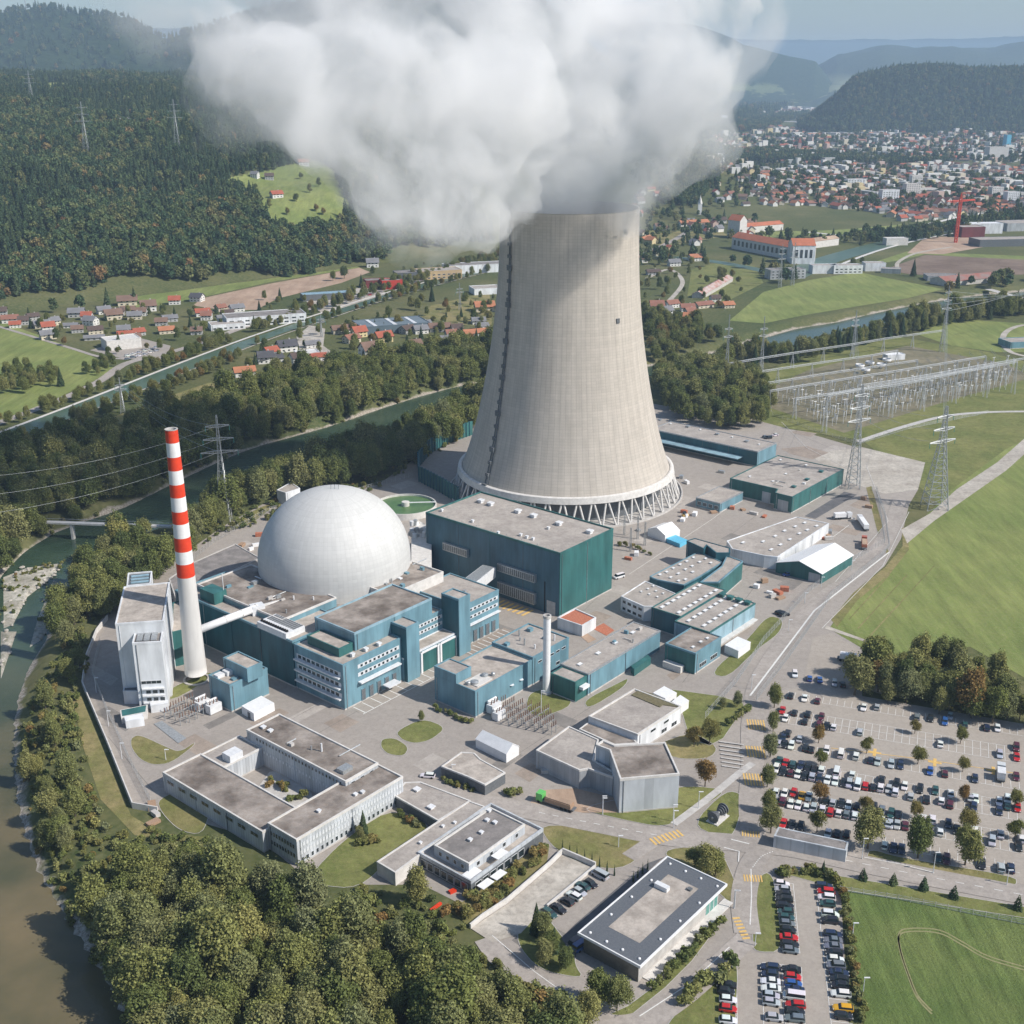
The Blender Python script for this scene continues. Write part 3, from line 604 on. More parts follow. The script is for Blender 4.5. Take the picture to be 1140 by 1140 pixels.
def tower_nodes(nt, b, base=(.50, .455, .40), kr=.13, kg=.12, ks=.5):
    tc = nt.nodes.new('ShaderNodeTexCoord'); sp = nt.nodes.new('ShaderNodeSeparateXYZ'); nt.links.new(tc.outputs['Object'], sp.inputs[0])
    def m(op, a, c=None):
        k = nt.nodes.new('ShaderNodeMath'); k.operation = op
        for i, v in enumerate((a, c)):
            if v is None: continue
            if isinstance(v, (int, float)): k.inputs[i].default_value = v
            else: nt.links.new(v, k.inputs[i])
        return k.outputs[0]
    ang = m('ARCTAN2', sp.outputs['Y'], sp.outputs['X'])
    rib = m('LESS_THAN', m('FRACT', m('MULTIPLY', ang, 104 / (2 * math.pi))), .13)
    ring = m('LESS_THAN', m('FRACT', m('DIVIDE', sp.outputs['Z'], 1.45)), .12)
    cell = m('ADD', m('MULTIPLY', m('FLOOR', m('MULTIPLY', ang, 104 / (2 * math.pi))), 13.7), m('FLOOR', m('DIVIDE', sp.outputs['Z'], 1.45)))
    wn_ = nt.nodes.new('ShaderNodeTexWhiteNoise'); wn_.noise_dimensions = '1D'; nt.links.new(cell, wn_.inputs['W'])
    cell2 = nt.nodes.new('ShaderNodeTexWhiteNoise'); cell2.noise_dimensions = '1D'; nt.links.new(m('FLOOR', m('DIVIDE', sp.outputs['Z'], 1.45)), cell2.inputs['W'])
    cb = nt.nodes.new('ShaderNodeCombineXYZ'); nt.links.new(m('MULTIPLY', ang, 14.0), cb.inputs[0]); nt.links.new(m('MULTIPLY', sp.outputs['Z'], .035), cb.inputs[2])
    st = nt.nodes.new('ShaderNodeTexNoise'); st.inputs['Scale'].default_value = 1.0; st.inputs['Detail'].default_value = 6; nt.links.new(cb.outputs[0], st.inputs['Vector'])
    f = m('MULTIPLY', m('MULTIPLY', m('SUBTRACT', 1, m('MULTIPLY', rib, kr)), m('SUBTRACT', 1, m('MULTIPLY', ring, kg))), m('ADD', .95, m('MULTIPLY', wn_.outputs['Value'], .07)))
    f = m('MULTIPLY', f, m('ADD', 1 - .56 * ks, m('MULTIPLY', st.outputs['Fac'], ks))); f = m('MULTIPLY', f, m('ADD', .97, m('MULTIPLY', cell2.outputs['Value'], .05)))
    vm = nt.nodes.new('ShaderNodeVectorMath'); vm.operation = 'SCALE'; vm.inputs[0].default_value = base; nt.links.new(f, vm.inputs['Scale']); nt.links.new(vm.outputs[0], b.inputs['Base Color'])
tower_nodes(nt3, b3)
mb = MB(); mb.lathe((TX, TY, 0), pr, 208); mb.lathe((TX, TY, 0), [(35.2, 149.5), (34.2, 149.5)], 208); mb.lathe((TX, TY, 0), [(r_ - .9, z_) for r_, z_ in reversed(pr)], 208)
sh = mb.build('shell', shell_m, ct, smooth=True)
# thin raised ribs are the texture; the base ring and its raking columns are geometry
mb = MB(); mb.lathe((TX, TY, 0), [(56.4, 11.6), (58.6, 11.6), (58.0, 14.6), (56.8, 15.0), (56.0, 14.8), (55.9, 11.6)], 208); mb.build('base_ring', concrete_l, ct, smooth=False)
NC = 48
for i in range(NC):
    t = 2 * math.pi * i / NC; hw = 2 * math.pi / NC * .5
    for s_ in (-1, 1):
        t0, t1 = t, t + s_ * hw * .86
        MB().tube((TX + 61.3 * math.cos(t0 + s_ * .006), TY + 61.3 * math.sin(t0 + s_ * .006), -.1), (TX + 57.4 * math.cos(t1), TY + 57.4 * math.sin(t1), 11.9), .5, n=8).build('column', concrete_l, ct)
MB().lathe((TX, TY, 0), [(63.5, -.1), (63.5, .9), (62.8, .9), (62.8, .06), (0.1, .06)], 120).build('basin', concrete, ct)
MB().lathe((TX, TY, 0), [(51, .1), (51, 10.5), (0.1, 10.5)], 96).build('fill_pack', steel_dark, ct)
# ladder and landing running up the shell
mb = MB(); mb2 = MB()
for k in range(46):
    z_ = 13 + k * 3; z2 = z_ + 3; ph = R(-139 - 9 * k / 46)
    r_, r2 = float(np.polyval(cf, z_)) + .5, float(np.polyval(cf, z2)) + .5
    for w_ in (-.016, .016):
        mb.tube((TX + r_ * math.cos(ph + w_), TY + r_ * math.sin(ph + w_), z_), (TX + r2 * math.cos(ph + w_), TY + r2 * math.sin(ph + w_), z2), .28, n=5)
    if k % 2 == 0 or k in (30, 31): mb2.box((TX + (r_ + .3) * math.cos(ph), TY + (r_ + .3) * math.sin(ph), z_), 1.1, 2.2 if k % 6 else 3.2, 1.7 if k % 6 else 2.6, ph)
mb.build('ladder', steel_dark, ct); mb2.build('ladder_landing', steel_dark, ct, smooth=False)['kind'] = 'stuff'
r_ = float(np.polyval(cf, 97)); ph = R(-52); MB().box((TX + r_ * math.cos(ph), TY + r_ * math.sin(ph), 96.5), .8, 2.0, 2.4, ph).build('hatch', steel_dark, ct)
# -------- reactor dome
DC = px(373, 625, 22); DX, DY = DC; DR = 31.3
dm, nt4, b4 = nodes_of('dome_concrete'); b4.inputs['Roughness'].default_value = .6; tower_nodes(nt4, b4, (.57, .57, .555), .06, .06, .18); rd = thing('reactor_building', 'large white hemispherical reactor containment dome', 'reactor dome', (DX, DY, 0))
pd_ = [(DR, 12), (DR, 24)] + [(DR * math.cos(t), 24 + (DR - 1.5) * math.sin(t)) for t in np.linspace(0.03, math.pi / 2 - .001, 40)]
MB().lathe((DX, DY, 0), pd_, 128).build('dome', dm, rd, smooth=True)
MB().lathe((DX, DY, 0), [(DR + 2.2, 10), (DR + 2.2, 15.4), (DR + 1.9, 15.6), (DR - .2, 15.6)], 96).build('base_ring', concrete_l, rd)
mb = MB()
for i in range(120):
    t = 2 * math.pi * i / 120; x_, y_ = DX + (DR + 2) * math.cos(t), DY + (DR + 2) * math.sin(t); mb.tube((x_, y_, 15.6), (x_, y_, 16.7), .07, n=4)
    t2 = 2 * math.pi * (i + 1) / 120; mb.tube((x_, y_, 16.7), (DX + (DR + 2) * math.cos(t2), DY + (DR + 2) * math.sin(t2), 16.7), .06, n=4)
mb.build('railing', steel, rd)
for k in range(3): MB().tube((DX + 1.5 * k, DY, 53.5), (DX + 1.5 * k, DY, 55.6), .15).build('lightning_rod', steel, rd)
# -------- reactor auxiliary complex (one connected block)
AX = -53.5
bl = ab('A', 485, 262, 18.3)[1]
ra = thing('reactor_annex', 'long dark teal wing running from the tall chimney to the blue offices, under the dome', 'annex', tuple(W3(-45, 80, 0)))
bld('', '', '', rect(AX, -28, 60.6, bl), 18.3, teal_deep, roof_warm, root=ra, par=.6, trim=blue)
bld('', '', '', rect(-47, -20, 74, bl - 6), 20.5, blue, roof_stained, root=ra, z0=17, par=.5, trim=concrete_l)
bld('', '', '', rect(-27.9, 8, 60.6, bl - 30), 16.5, teal_deep, roof_stained, root=ra, par=.5, trim=concrete_l)
x_, y_ = ab('A', 690, 255, 22); part_box(ra, 'lift_housing', W3(x_, y_, 18), 6, 9, 5, teal); MB().tube(W3(x_ + 2, y_ - 4, 20), W3(x_ + 2, y_ - 4, 30), .15).build('mast', white_steel, ra)
# white cooler bank on the roof
cb_ = thing('cooler_bank', 'white bank of roof coolers with dark slots on the corner of the teal annex', 'cooler', tuple(g('B', 225, 700, 19)) + (18.4,))
ka0, kb0 = ab('B', 260, 755, 19); ka1, _ = ab('B', 330, 715, 19); _, kb1 = ab('B', 110, 690, 19)
MB().prism(rect(ka0 + .5, ka0 + 9.5, kb0 + 1, kb1), 18.4, 20.8).build('casing', white_steel, cb_)
for k in range(12):
    t = kb0 + 1.6 + (kb1 - kb0 - 2) * k / 12
    MB().prism(rect(ka0 + 4.6, ka0 + 9.2, t, t + .9), 20.803, 20.95).build('slot', steel_dark, cb_); MB().lathe(tuple(W3(ka0 + 2, t + .5, 20.8)), [(.55, 0), (.55, .6), (.01, .6)], 10).build('fan', rubber, cb_)
# offices at the front corner (cantilevered bands of windows)
ob_ = thing('reactor_offices', 'blue office block with ribbon windows at the front corner below the dome', 'office building', tuple(W3(-45, 45, 0)))
a_r = ab('B', 790, 775, 17.4)[0]
bld('', '', '', rect(-53.2, -24.5, 34.2, 60.3), 17.4, blue, roof_warm, root=ob_, par=.5)
bld('', '', '', rect(*rpx('B', (590, 730), (965, 557), (385, 655), 24)), 24, blue, roof_stained, root=ob_, z0=17, par=.6, trim=pale_blue)
bld('', '', '', rect(-49.5, -43, 40, 57), 20.5, teal, roof_warm, root=ob_, z0=17, par=.4)
for k, z_ in enumerate((5.2, 9.4, 13.6)):
    for (A_, B_) in ((W2(-53.2, 59), W2(-53.2, 36)),): wins(ob_, A_, B_, z_, 9, 2.0, 1.5, glass, .5)
    part_box(ob_, 'sill_band', W3(-53.9, 47.5, z_ - 1.5), 1.2, 24, .5, white_steel); part_box(ob_, 'window_band', W3(-53.2, 47.5, z_ - .95), .08, 24, 1.9, blind)
for z_ in (11.2, 14.4): part_box(ob_, 'window_band', W3(-36, 34.2, z_ - .75), 20.5, .08, 1.5, blind); wins(ob_, W2(-46, 34.2), W2(-26, 34.2), z_, 9, 1.3, 1.2, glass, .5)
wins(ob_, W2(-47, 34.2), W2(-26, 34.2), 2.8, 5, 2.0, 4.6, steel_dark, .8, blue, 'bay_door', .3)
part_box(ob_, 'canopy', W3(-36.5, 33.2, 8.2), 20, 1.8, .5, white_steel)
MB().box(W3(-33, 31, 3.2), 6, 3.5, .4, R(50)).build('porch_roof', white_steel, ob_)
vents(ob_, [W2(-46, 37), W2(-40, 36.5), W2(-34, 36)], 17.46, white_steel, 1.6, 1.4)
def tower_block(label, a_, b_, w, d, h, nm='stair_tower'):
    t = bld(nm, label, 'stair tower', rect(a_, a_ + w, b_, b_ + d), h, blue, roof_gravel, par=.5)
    MB().prism([W2(a_ - .1, b_ + .2), W2(a_ - .005, b_ + .2), W2(a_ - .005, b_ + d), W2(a_ - .1, b_ + d)], 0, h - .4).build('cladding', teal_deep, t); return t
tower_block('square blue stair tower against the office block, nearer the chimney', -24.3, 31.5, 6.5, 9, 22)
tower_block('square blue stair tower between the big garage doors and the turbine hall', 3.6, 31.2, 6.5, 9, 23.8)
rw = thing('reactor_wing', 'blue wing with two tall framed garage doors between the stair towers', 'building wing', tuple(W3(-8, 45, 0)))
bld('', '', '', rect(-24.5, 3.6, 39.8, 58), 17, blue, roof_warm, root=rw, par=.5)
bld('', '', '', rect(-24.5, 3.6, 33.2, 39.75), 9.3, blue, roof_warm, root=rw, par=.3, trim=white_steel)
for z_ in (12.2, 15.0): part_box(rw, 'window_band', W3(-7, 39.8, z_ - .7), 20.5, .08, 1.4, blind); wins(rw, W2(-17, 39.8), W2(3, 39.8), z_, 10, 1.2, 1.1, glass, .5)
for k in range(2):
    c_ = W3(-11.2 + k * 10.5, 33.1, 0); MB().box(c_, 8.2, .22, 7.8, R(50)).build('garage_door', teal, rw)
    for s_ in (-4.5, 4.5): MB().box(W3(-11.2 + k * 10.5 + s_, 32.9, 0), .9, .9, 8.7, R(50)).build('door_frame', white_paint, rw)
part_box(rw, 'door_lintel', W3(-6, 32.9, 8.0), 20, .5, .7, white_paint)
ew = thing('reactor_end_wing', 'blue end wing with arched bays beside the turbine hall', 'building wing', tuple(W3(20, 48, 0)))
bld('', '', '', rect(10.2, 31.9, 35.4, 62), 17.2, blue, roof_gravel, root=ew, par=.5)
bld('', '', '', rect(-6, 24, 58.3, 76), 21, concrete_l, roof_stained, root=ew, z0=14, par=.8)
for z_ in (11.5, 14.6): part_box(ew, 'window_band', W3(21, 35.4, z_ - .7), 20.5, .08, 1.4, blind); wins(ew, W2(11, 35.4), W2(31, 35.4), z_, 8, 1.5, 1.1, glass, .5)
wins(ew, W2(11, 35.4), W2(31, 35.4), 2.9, 5, 2.2, 5.0, steel_dark, .8, blue, 'bay_door', .3)
part_box(ew, 'canopy', W3(21, 34.7, 8.5), 21, 1.4, .4, white_steel)
vents(ew, [W2(13, 42), W2(17, 41), W2(21, 44), W2(15, 48)], 17.3, steel, 1.3, 1.2)
# roof clutter round the dome
for i, (x_, y_) in enumerate([(235, 500), (260, 512), (490, 515), (520, 530), (640, 528), (420, 715), (380, 590)]):
    p_ = g('B', x_, y_, 17); ob = MB().lathe((p_.x, p_.y, 16.6), [(1.1, 0), (1.1, 1.4), (.6, 2.0), (.01, 2.1)], 12).build('roof_vent', white_steel, None)
    tag(ob, ['white domed vent on the roof left of the dome foot, left one of a pair', 'white domed vent on the roof left of the dome foot, right one of a pair', 'white domed vent in front of the dome', 'white domed vent just right of the one before the dome', 'white domed vent near the railing at the dome front', 'white domed vent by the cooler bank corner', 'white domed vent on the brown roof before the dome'][i], 'vent', 'domed vents on the annex roof')
# -------- tall chimney
cx, cy = px(219, 757)
ch = thing('chimney', 'tall tapering chimney with red and white bands', 'chimney', (cx, cy, 0))
def zof(py, Y): r = ray('P', 200, py); return CAM_H + r[2] / r[1] * Y
zb = [zof(478 + .3 + 0, cy)] + [zof(v_, cy) for v_ in (492, 507.7, 522.6, 538, 552.4, 567.9, 581.6, 597, 612, 625.7, 640.5)]
def cr_(z): return 4.15 - (4.15 - 2.15) * (z / 97) ** .85
for i in range(11):
    zt, zl = zb[i], zb[i + 1]
    MB().lathe((cx, cy, 0), [(cr_(zl), zl), (cr_((zl + zt) / 2), (zl + zt) / 2), (cr_(zt), zt)], 48).build('red_band' if i % 2 == 0 else 'white_band', red_paint if i % 2 == 0 else white_paint, ch, smooth=True)
mb = MB(); mb.lathe((cx, cy, 0), [(cr_(z_), z_) for z_ in np.linspace(-.2, zb[-1], 14)], 48); mb.build('shaft', mat('chimney_concrete', (.56, .545, .52), (.66, .645, .62), .25, .8, stretch=(1, 1, .2)), ch, smooth=True)
MB().lathe((cx, cy, 0), [(cr_(97), zb[0]), (cr_(97) + .12, zb[0] + .3), (1.7, zb[0] + .3), (1.7, 80)], 48).build('rim', concrete, ch)
MB().lathe((cx, cy, 0), [(4.9, -.1), (4.9, .5), (4.0, .5)], 32).build('plinth', concrete, ch)
du = thing('exhaust_duct', 'white round duct crossing from the annex roof to the tall chimney', 'duct', (cx, cy, 18))
p0 = Vector((cx, cy, 19.5)) ; p1 = V3(g('A', 905, 335, 20.8), 20.8); MB().tube(p0.lerp(p1, .1), p1, 1.45, n=24).build('pipe', white_paint, du, smooth=True)
for t in (.5, .75, .98): MB().tube(p0.lerp(p1, t) - (p1 - p0).normalized() * .15, p0.lerp(p1, t) + (p1 - p0).normalized() * .15, 1.6, n=24).build('flange', concrete_l, du)
mb = MB(); mb.box((p1.x, p1.y, 18.4), 5, 4, 3.6, R(30)); mb.build('fan_housing', white_steel, du)
p2 = V3(g('A', 1130, 250, 21), 18.5); MB().tube(p1, p2, .9, n=16).build('branch_pipe', concrete_l, du, smooth=True)
# -------- white waste building left of the chimney
wb = bld('white_building', 'tall white building with a raking right wall left of the chimney', 'building', [g('A', *q_, 30) for q_ in ((212, 420), (448, 404), (478, 216), (255, 238))], 30, white_clad, roof_warm, par=.5)
wt = thing('white_tower_annex', 'narrow white tower block attached to the front of the white building', 'building', tuple(g('A', 390, 800, 0)))
q = [g('A', *q_, 25.6) for q_ in ((295, 515), (437, 508), (448, 440), (312, 446))]
bld('', '', '', q, 25.6, white_clad, roof_dark, root=wt, par=.6)
n_ = (q[1] - q[0]).normalized(); o_ = Vector((n_.y, -n_.x))
for k, z_ in enumerate((2.6, 5.4, 8.2)):
    MB().box(V3(q[0].lerp(q[1], .55) + o_ * .5, z_), 7.5, 1.2, .35, math.atan2(n_.y, n_.x)).build('balcony', white_steel, wt)
wins(wt, q[0], q[1], 10.6, 1, 7, 1.3, glass, 2.5); wins(wt, q[0].lerp(q[1], .2), q[1], 6.8, 3, 1.8, 1.5, glass, .5); wins(wt, q[0].lerp(q[1], .2), q[1], 3.9, 3, 1.8, 1.5, glass, .5)
for k in range(3): MB().prism([q[0].lerp(q[1], .12 + .25 * k).lerp(q[3].lerp(q[2], .12 + .25 * k), t) + n_ * s_ for t, s_ in ((.15, 0), (.15, 2), (.85, 2), (.85, 0))], 25.7, 26.2).build('roof_panel', steel, wt)
lb = bld('porch_building', 'small white block with a dark roof at the foot of the white tower', 'building', [g('A', *q_, 5) for q_ in ((250, 745), (325, 745), (318, 680), (258, 682))], 5, white_clad, slate, par=.2)
bb_ = bld('white_store', 'low white block with a louvred roof behind the white building', 'building', [g('A', *q_, 20) for q_ in ((268, 235), (385, 222), (392, 163), (275, 172))], 20, white_clad, steel_dark, par=.6)
for k in range(3): MB().prism([g('A', 288 + k * 1, 217 - k * 15, 20.3), g('A', 376, 208 - k * 15, 20.3), g('A', 376, 202 - k * 15, 20.3), g('A', 289, 211 - k * 15, 20.3)], 20.1, 20.5).build('louvre', pale_blue, bb_)
tg = bld('low_teal_block', 'low teal block squeezed between the white building and the chimney', 'building', [g('A', *q_, 14) for q_ in ((485, 462), (545, 448), (545, 300), (492, 316))], 14, teal, roof_warm, par=.5)
g2 = bld('brown_roof_store', 'low store with a brown roof behind the chimney', 'building', [g('P', *q_, 6) for q_ in ((196, 668), (225, 652), (290, 622), (262, 606), (212, 628), (188, 645))], 6, concrete, roof_dark, par=.4)
gk = bld('green_roof_kiosk', 'small kiosk with a teal roof at the end of the left perimeter road', 'kiosk', [g('A', *q_, 2.8) for q_ in ((240, 870), (365, 845), (370, 808), (235, 835))], 2.8, concrete_l, teal, par=0)
wk = bld('white_kiosk', 'small white hut just before the teal-roofed kiosk', 'kiosk', [g('A', *q_, 3) for q_ in ((262, 890), (352, 875), (345, 850), (255, 868))], 3, white_clad, tarp_white, par=0)
wh = bld('white_hut', 'white rounded hut at the base of the white tower', 'kiosk', [g('A', *q_, 3) for q_ in ((385, 815), (470, 800), (462, 775), (380, 792))], 3, white_clad, tarp_white, par=.1)
# -------- small blue building right of the chimney
sb = rpx('A', (770, 720), (962, 640), (655, 675), 10.3)
s1 = bld('blue_block', 'small blue two-step building between the chimney and the switching yard', 'building', rect(*sb), 10.3, blue, roof_warm, par=.6)
bld('', '', '', rect(*rpx('A', (855, 640), (930, 607), (730, 588), 15)), 15, blue, roof_warm, root=s1, z0=10, par=.5)
MB().box(V3(g('A', 770, 655, 10.5), 10.4), 4, 3, 1.6, R(50)).build('rooftop_unit', white_steel, s1); MB().box(V3(g('A', 720, 672, 10.5), 10.4), 3, 2.5, 1.2, R(50)).build('rooftop_unit', white_steel, s1)
t_ = [g('A', *q_, 3.2) for q_ in ((888, 852), (988, 800), (925, 765), (828, 815))]
wtn = thing('white_tent', 'flat white storage tent beside the small blue building', 'tent', tuple(sum(t_, Vector((0, 0))) / 4)); MB().prism(t_, -.1, 3.2).build('cover', tarp_white, wtn); MB().prism([t_[0].lerp(t_[3], .3), t_[0].lerp(t_[3], .5), t_[0].lerp(t_[3], .5) + Vector((-.1, -.1)), t_[0].lerp(t_[3], .3) + Vector((-.1, -.1))], 0, 2.4).build('door', steel_dark, wtn)
# -------- office quadrangle lower left
qh = 8.8
qa = thing('office_quadrangle', 'low grey concrete office building round a planted courtyard, lower left of the plant', 'office building', tuple(g('H', 600, 400, 0)))
ne = rpx('H', (968, 385), (1110, 308), (540, 170), 10); bld('', '', '', rect(*ne), 10, rib_clad, roof_stained, root=qa, par=.5, trim=concrete_l)
sw = list(rpx('H', (760, 632), (1140, 403), (625, 568), 8.6)); sw[1] = ab('I', 262, 60, 8.6)[0]; bld('', '', '', rect(*sw), 8.6, rib_clad, roof_stained, root=qa, par=.5, trim=concrete_l)
we = list(rpx('H', (602, 590), (725, 475), (195, 345), 6.6)); bld('', '', '', rect(we[0], we[1], sw[3] + .05, we[3]), 6.6, rib_clad, roof_stained, root=qa, par=.5, trim=concrete_l)
bld('', '', '', rect(we[1] + .05, ne[0] - .05, ab('H', 385, 355, 6.6)[1], we[3] - .05), 6.4, rib_clad, roof_gravel, root=qa, par=.4, trim=concrete_l)
c_ = g('H', 490, 265, 8); MB().box((c_.x, c_.y, 6.46), 5, 4, 2.6, R(50)).build('rooftop_housing', white_steel, qa)
for z_, g_ in ((5.2, blind), (8.8, glass)): wins(qa, W2(ne[0], ne[3] - 4), W2(ne[0], ne[2] + 1), z_, 26, .9, 1.2, g_, .5, silver_clad)
for z_ in (3.2, 6.2): wins(qa, W2(sw[0], sw[3] - .5), W2(sw[0], sw[2] + .5), z_, 9, 1.0, 1.6, glass, .3, silver_clad)
for z_, n_, g_ in ((1.6, 22, glass), (4.0, 34, blind), (6.4, 34, blind)): wins(qa, W2(sw[0] + .5, sw[2]), W2(sw[1] - .5, sw[2]), z_, n_, 1.0, 1.5, g_, .3, silver_clad)
wins(qa, W2(we[0], we[3] - .5), W2(we[0], sw[3] + .5), 4.6, 8, 3.6, 1.4, glass, .5, silver_clad)
wins(qa, W2(ne[0] + .5, ne[2]), W2(ne[1] - .5, ne[2]), 8.6, 3, 1.6, 1.0, glass, .5, silver_clad)
vents(qa, [g('H', x_, y_, 10) for x_, y_ in ((620, 155), (650, 170))], 10.06, white_steel, 1.6, .8); MB().box(V3(g('H', 965, 335, 10), 10.06), 4, 3, 1.3, R(50)).build('rooftop_housing', steel, qa)
vents(qa, [g('H', x_, y_, 8.6) for x_, y_ in ((1040, 430), (855, 510), (1010, 440))], 8.66, white_steel, 1.2, .8)
S('courtyard', [g2_ for g2_ in []] or [(275, 893), (300, 860), (330, 855), (350, 890), (330, 905), (300, 900)], concrete, .2)
# connector and restaurant
cn = bld('link_building', 'long low flat-roofed link between the office quadrangle and the restaurant', 'building', [g('I', *q_, 3.6) for q_ in ((218, 135), (268, 82), (335, 80), (548, 160), (410, 245))], 3.6, steel_dark, roof_gravel, par=.3, trim=concrete_l)
vents(cn, [g('I', 320, 115, 3.6), g('I', 380, 190, 3.6)], 3.66, white_steel, 2, .8)
rl = bld('canteen_wing', 'long flat grey-roofed wing left of the canteen', 'building', [g('I', *q_, 4.2) for q_ in ((150, 418), (228, 465), (610, 185), (540, 160))], 4.2, concrete_l, roof_gravel, par=.3, trim=concrete_l)
vents(rl, [g('I', 335, 340, 4.2), g('I', 430, 270, 4.2), g('I', 480, 255, 4.2)], 4.26, white_steel, .9, .7)
rb = rpx('I', (548, 508), (858, 287), (318, 388), 4.0)
rs_ = thing('canteen', 'canteen with a roof terrace and white awnings, ringed by shrubs', 'canteen', tuple(g('I', 580, 400, 0)))
bld('', '', '', rect(*rb), 4.0, steel_dark, roof_warm, root=rs_, par=.9, trim=silver_clad)
bld('', '', '', rect(*rpx('I', (540, 430), (790, 268), (382, 358), 7)), 7, silver_clad, roof_dark, root=rs_, z0=3.9, par=.5, trim=concrete_l)
ra_ = rpx('I', (540, 430), (790, 268), (382, 358), 7)
wins(rs_, W2(ra_[0] + .5, ra_[2]), W2(ra_[1] - .5, ra_[2]), 5.6, 4, 1.4, 1.4, glass, .5); wins(rs_, W2(ra_[0], ra_[3] - .5), W2(ra_[0], ra_[2] + .5), 5.6, 4, 1.2, 1.4, glass, .5)
wins(rs_, W2(rb[0] + 1, rb[2]), W2(rb[1] - 8, rb[2]), 1.9, 7, 2.6, 2.4, glass, .5); wins(rs_, W2(rb[0], rb[3] - .5), W2(rb[0], rb[2] + .5), 1.9, 7, 2.2, 2.6, glass, .5)
vents(rs_, [g('I', x_, y_, 7) for x_, y_ in ((617, 245), (592, 297), (545, 328), (650, 255), (625, 205))], 7.06, white_steel, 1.2, .8)
for x_, y_, s_, z_ in ((552, 462, 4, 4.9), (670, 382, 3.6, 6.2), (610, 508, 3.5, 3.2), (665, 470, 3.5, 3.2)):
    c_ = g('I', x_, y_, z_); MB().box((c_.x, c_.y, z_ - .1), s_ + 1, s_ - 1, .15, R(50)).build('awning', tarp_white, rs_)
# glass-cornered office, bottom centre
jo = rpx('J', (495, 775), (932, 378), (190, 608), 6.0)
og = thing('bookend_office', 'rectangular pavilion with a dark-bordered gravel roof by the roundabout', 'office building', tuple(W3((jo[0] + jo[1]) / 2, (jo[2] + jo[3]) / 2, 0)))
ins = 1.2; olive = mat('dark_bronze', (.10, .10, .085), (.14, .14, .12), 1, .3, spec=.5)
MB().prism(rect(jo[0] + ins, jo[1] - ins * 2, jo[2] + ins, jo[3] - ins), -.2, 5.6, bottom=False).build('wall', concrete, og)
MB().prism(rect(*jo), 5.6, 6.0).build('roof', slate, og); MB().prism(rect(jo[0] + 7, jo[1] - 6.5, jo[2] + 5, jo[3] - 4.6), 6.003, 6.05).build('roof_gravel', roof_warm, og)
mb = MB(); out = rect(*jo); inn = offset(out, .3); n = 4
vs = [V3(q_, 5.5) for q_ in offset(out, -.05)] + [V3(q_, 6.25) for q_ in offset(out, -.05)] + [V3(q_, 6.25) for q_ in inn] + [V3(q_, 6.0) for q_ in inn]
mb.add(vs, [(k * n + i, k * n + (i + 1) % n, (k + 1) * n + (i + 1) % n, (k + 1) * n + i) for i in range(4) for k in range(3)]).build('roof_edge', white_paint, og)
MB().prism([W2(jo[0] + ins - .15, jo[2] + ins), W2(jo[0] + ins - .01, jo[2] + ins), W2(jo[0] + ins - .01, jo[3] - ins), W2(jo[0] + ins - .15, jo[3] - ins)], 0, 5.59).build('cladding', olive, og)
wins(og, W2(jo[0] + ins + 1, jo[2] + ins), W2(jo[1] - 9, jo[2] + ins), 4.6, 14, 1.9, 1.0, glass, .3); wins(og, W2(jo[1] - 9, jo[2] + ins), W2(jo[1] - ins * 2, jo[2] + ins), 2.9, 3, 1.9, 5.0, glass_green, .2, white_steel)
wins(og, W2(jo[1] - ins * 2, jo[2] + ins), W2(jo[1] - ins * 2, jo[3] - ins), 2.9, 6, 2.2, 5.0, glass_green, .3, white_steel)
for x_, y_ in ((640, 272), (715, 308), (790, 343), (870, 381), (548, 352), (452, 433), (352, 519), (250, 608), (330, 651), (408, 691), (490, 735), (592, 640), (688, 551), (783, 463)):
    c_ = g('J', x_, y_, 6); MB().lathe((c_.x, c_.y, 6.0), [(.38, 0), (.38, .25), (.2, .4), (.01, .42)], 12).build('roof_dome_light', white_paint, og)
MB().box(V3(g('J', 600, 392, 6), 6.05), 4, 1.6, 1.3, R(-40)).build('rooftop_unit', white_steel, og); MB().box(V3(g('J', 735, 398, 6), 6.05), 1.2, 1.2, .5, R(50)).build('roof_hatch', steel_dark, og)
MB().prism([W2(jo[0] + 3, jo[2] - 1.6), W2(jo[1] + 1, jo[2] - 1.6), W2(jo[1] + 1, jo[2] + ins - .02), W2(jo[0] + 3, jo[2] + ins - .02)], 0, .35).build('terrace', concrete_l, og)
S('ramp', [(640, 1068), (648, 1040), (735, 958), (742, 954), (720, 962), (700, 978), (640, 1030), (625, 1045)], asphalt_dark, .21)
# -------- grey polygonal hall and low grey halls
gp = [g('F', *q_, 11.6) for q_ in ((205, 932), (474, 908), (410, 766), (180, 778), (128, 756), (95, 776), (158, 800))]
gh_ = bld('grey_polygon_hall', 'tall grey polygonal concrete hall with a stained flat roof by the main road', 'hall', gp, 11.6, silver_clad, roof_stained, par=.6, trim=concrete_l)
gl = bld('grey_low_hall', 'low grey hall wrapped round the white-walled store, beside the polygonal hall', 'hall', [g('E', *q_, 6.4) for q_ in ((600, 772), (812, 870), (855, 862), (975, 905), (985, 880), (880, 820), (905, 720), (760, 655))], 6.4, grey_clad, roof_gravel, par=.4, trim=concrete_l)
hw_ = bld('store_with_white_wall', 'flat-roofed store with a white wall, north of the polygonal hall', 'store', [g('F', *q_, 6.6) for q_ in ((285, 728), (482, 600), (270, 520), (62, 645))], 6.6, white_clad, roof_gravel, par=.5, trim=concrete_l)
A_, B_ = g('F', 285, 728, 6.6), g('F', 482, 600, 6.6); wins(hw_, A_, B_, 4.8, 2, 3, 1.1, glass, 5); wins(hw_, A_.lerp(B_, .45), B_, 1.9, 2, 3.2, 1.6, glass, 1)
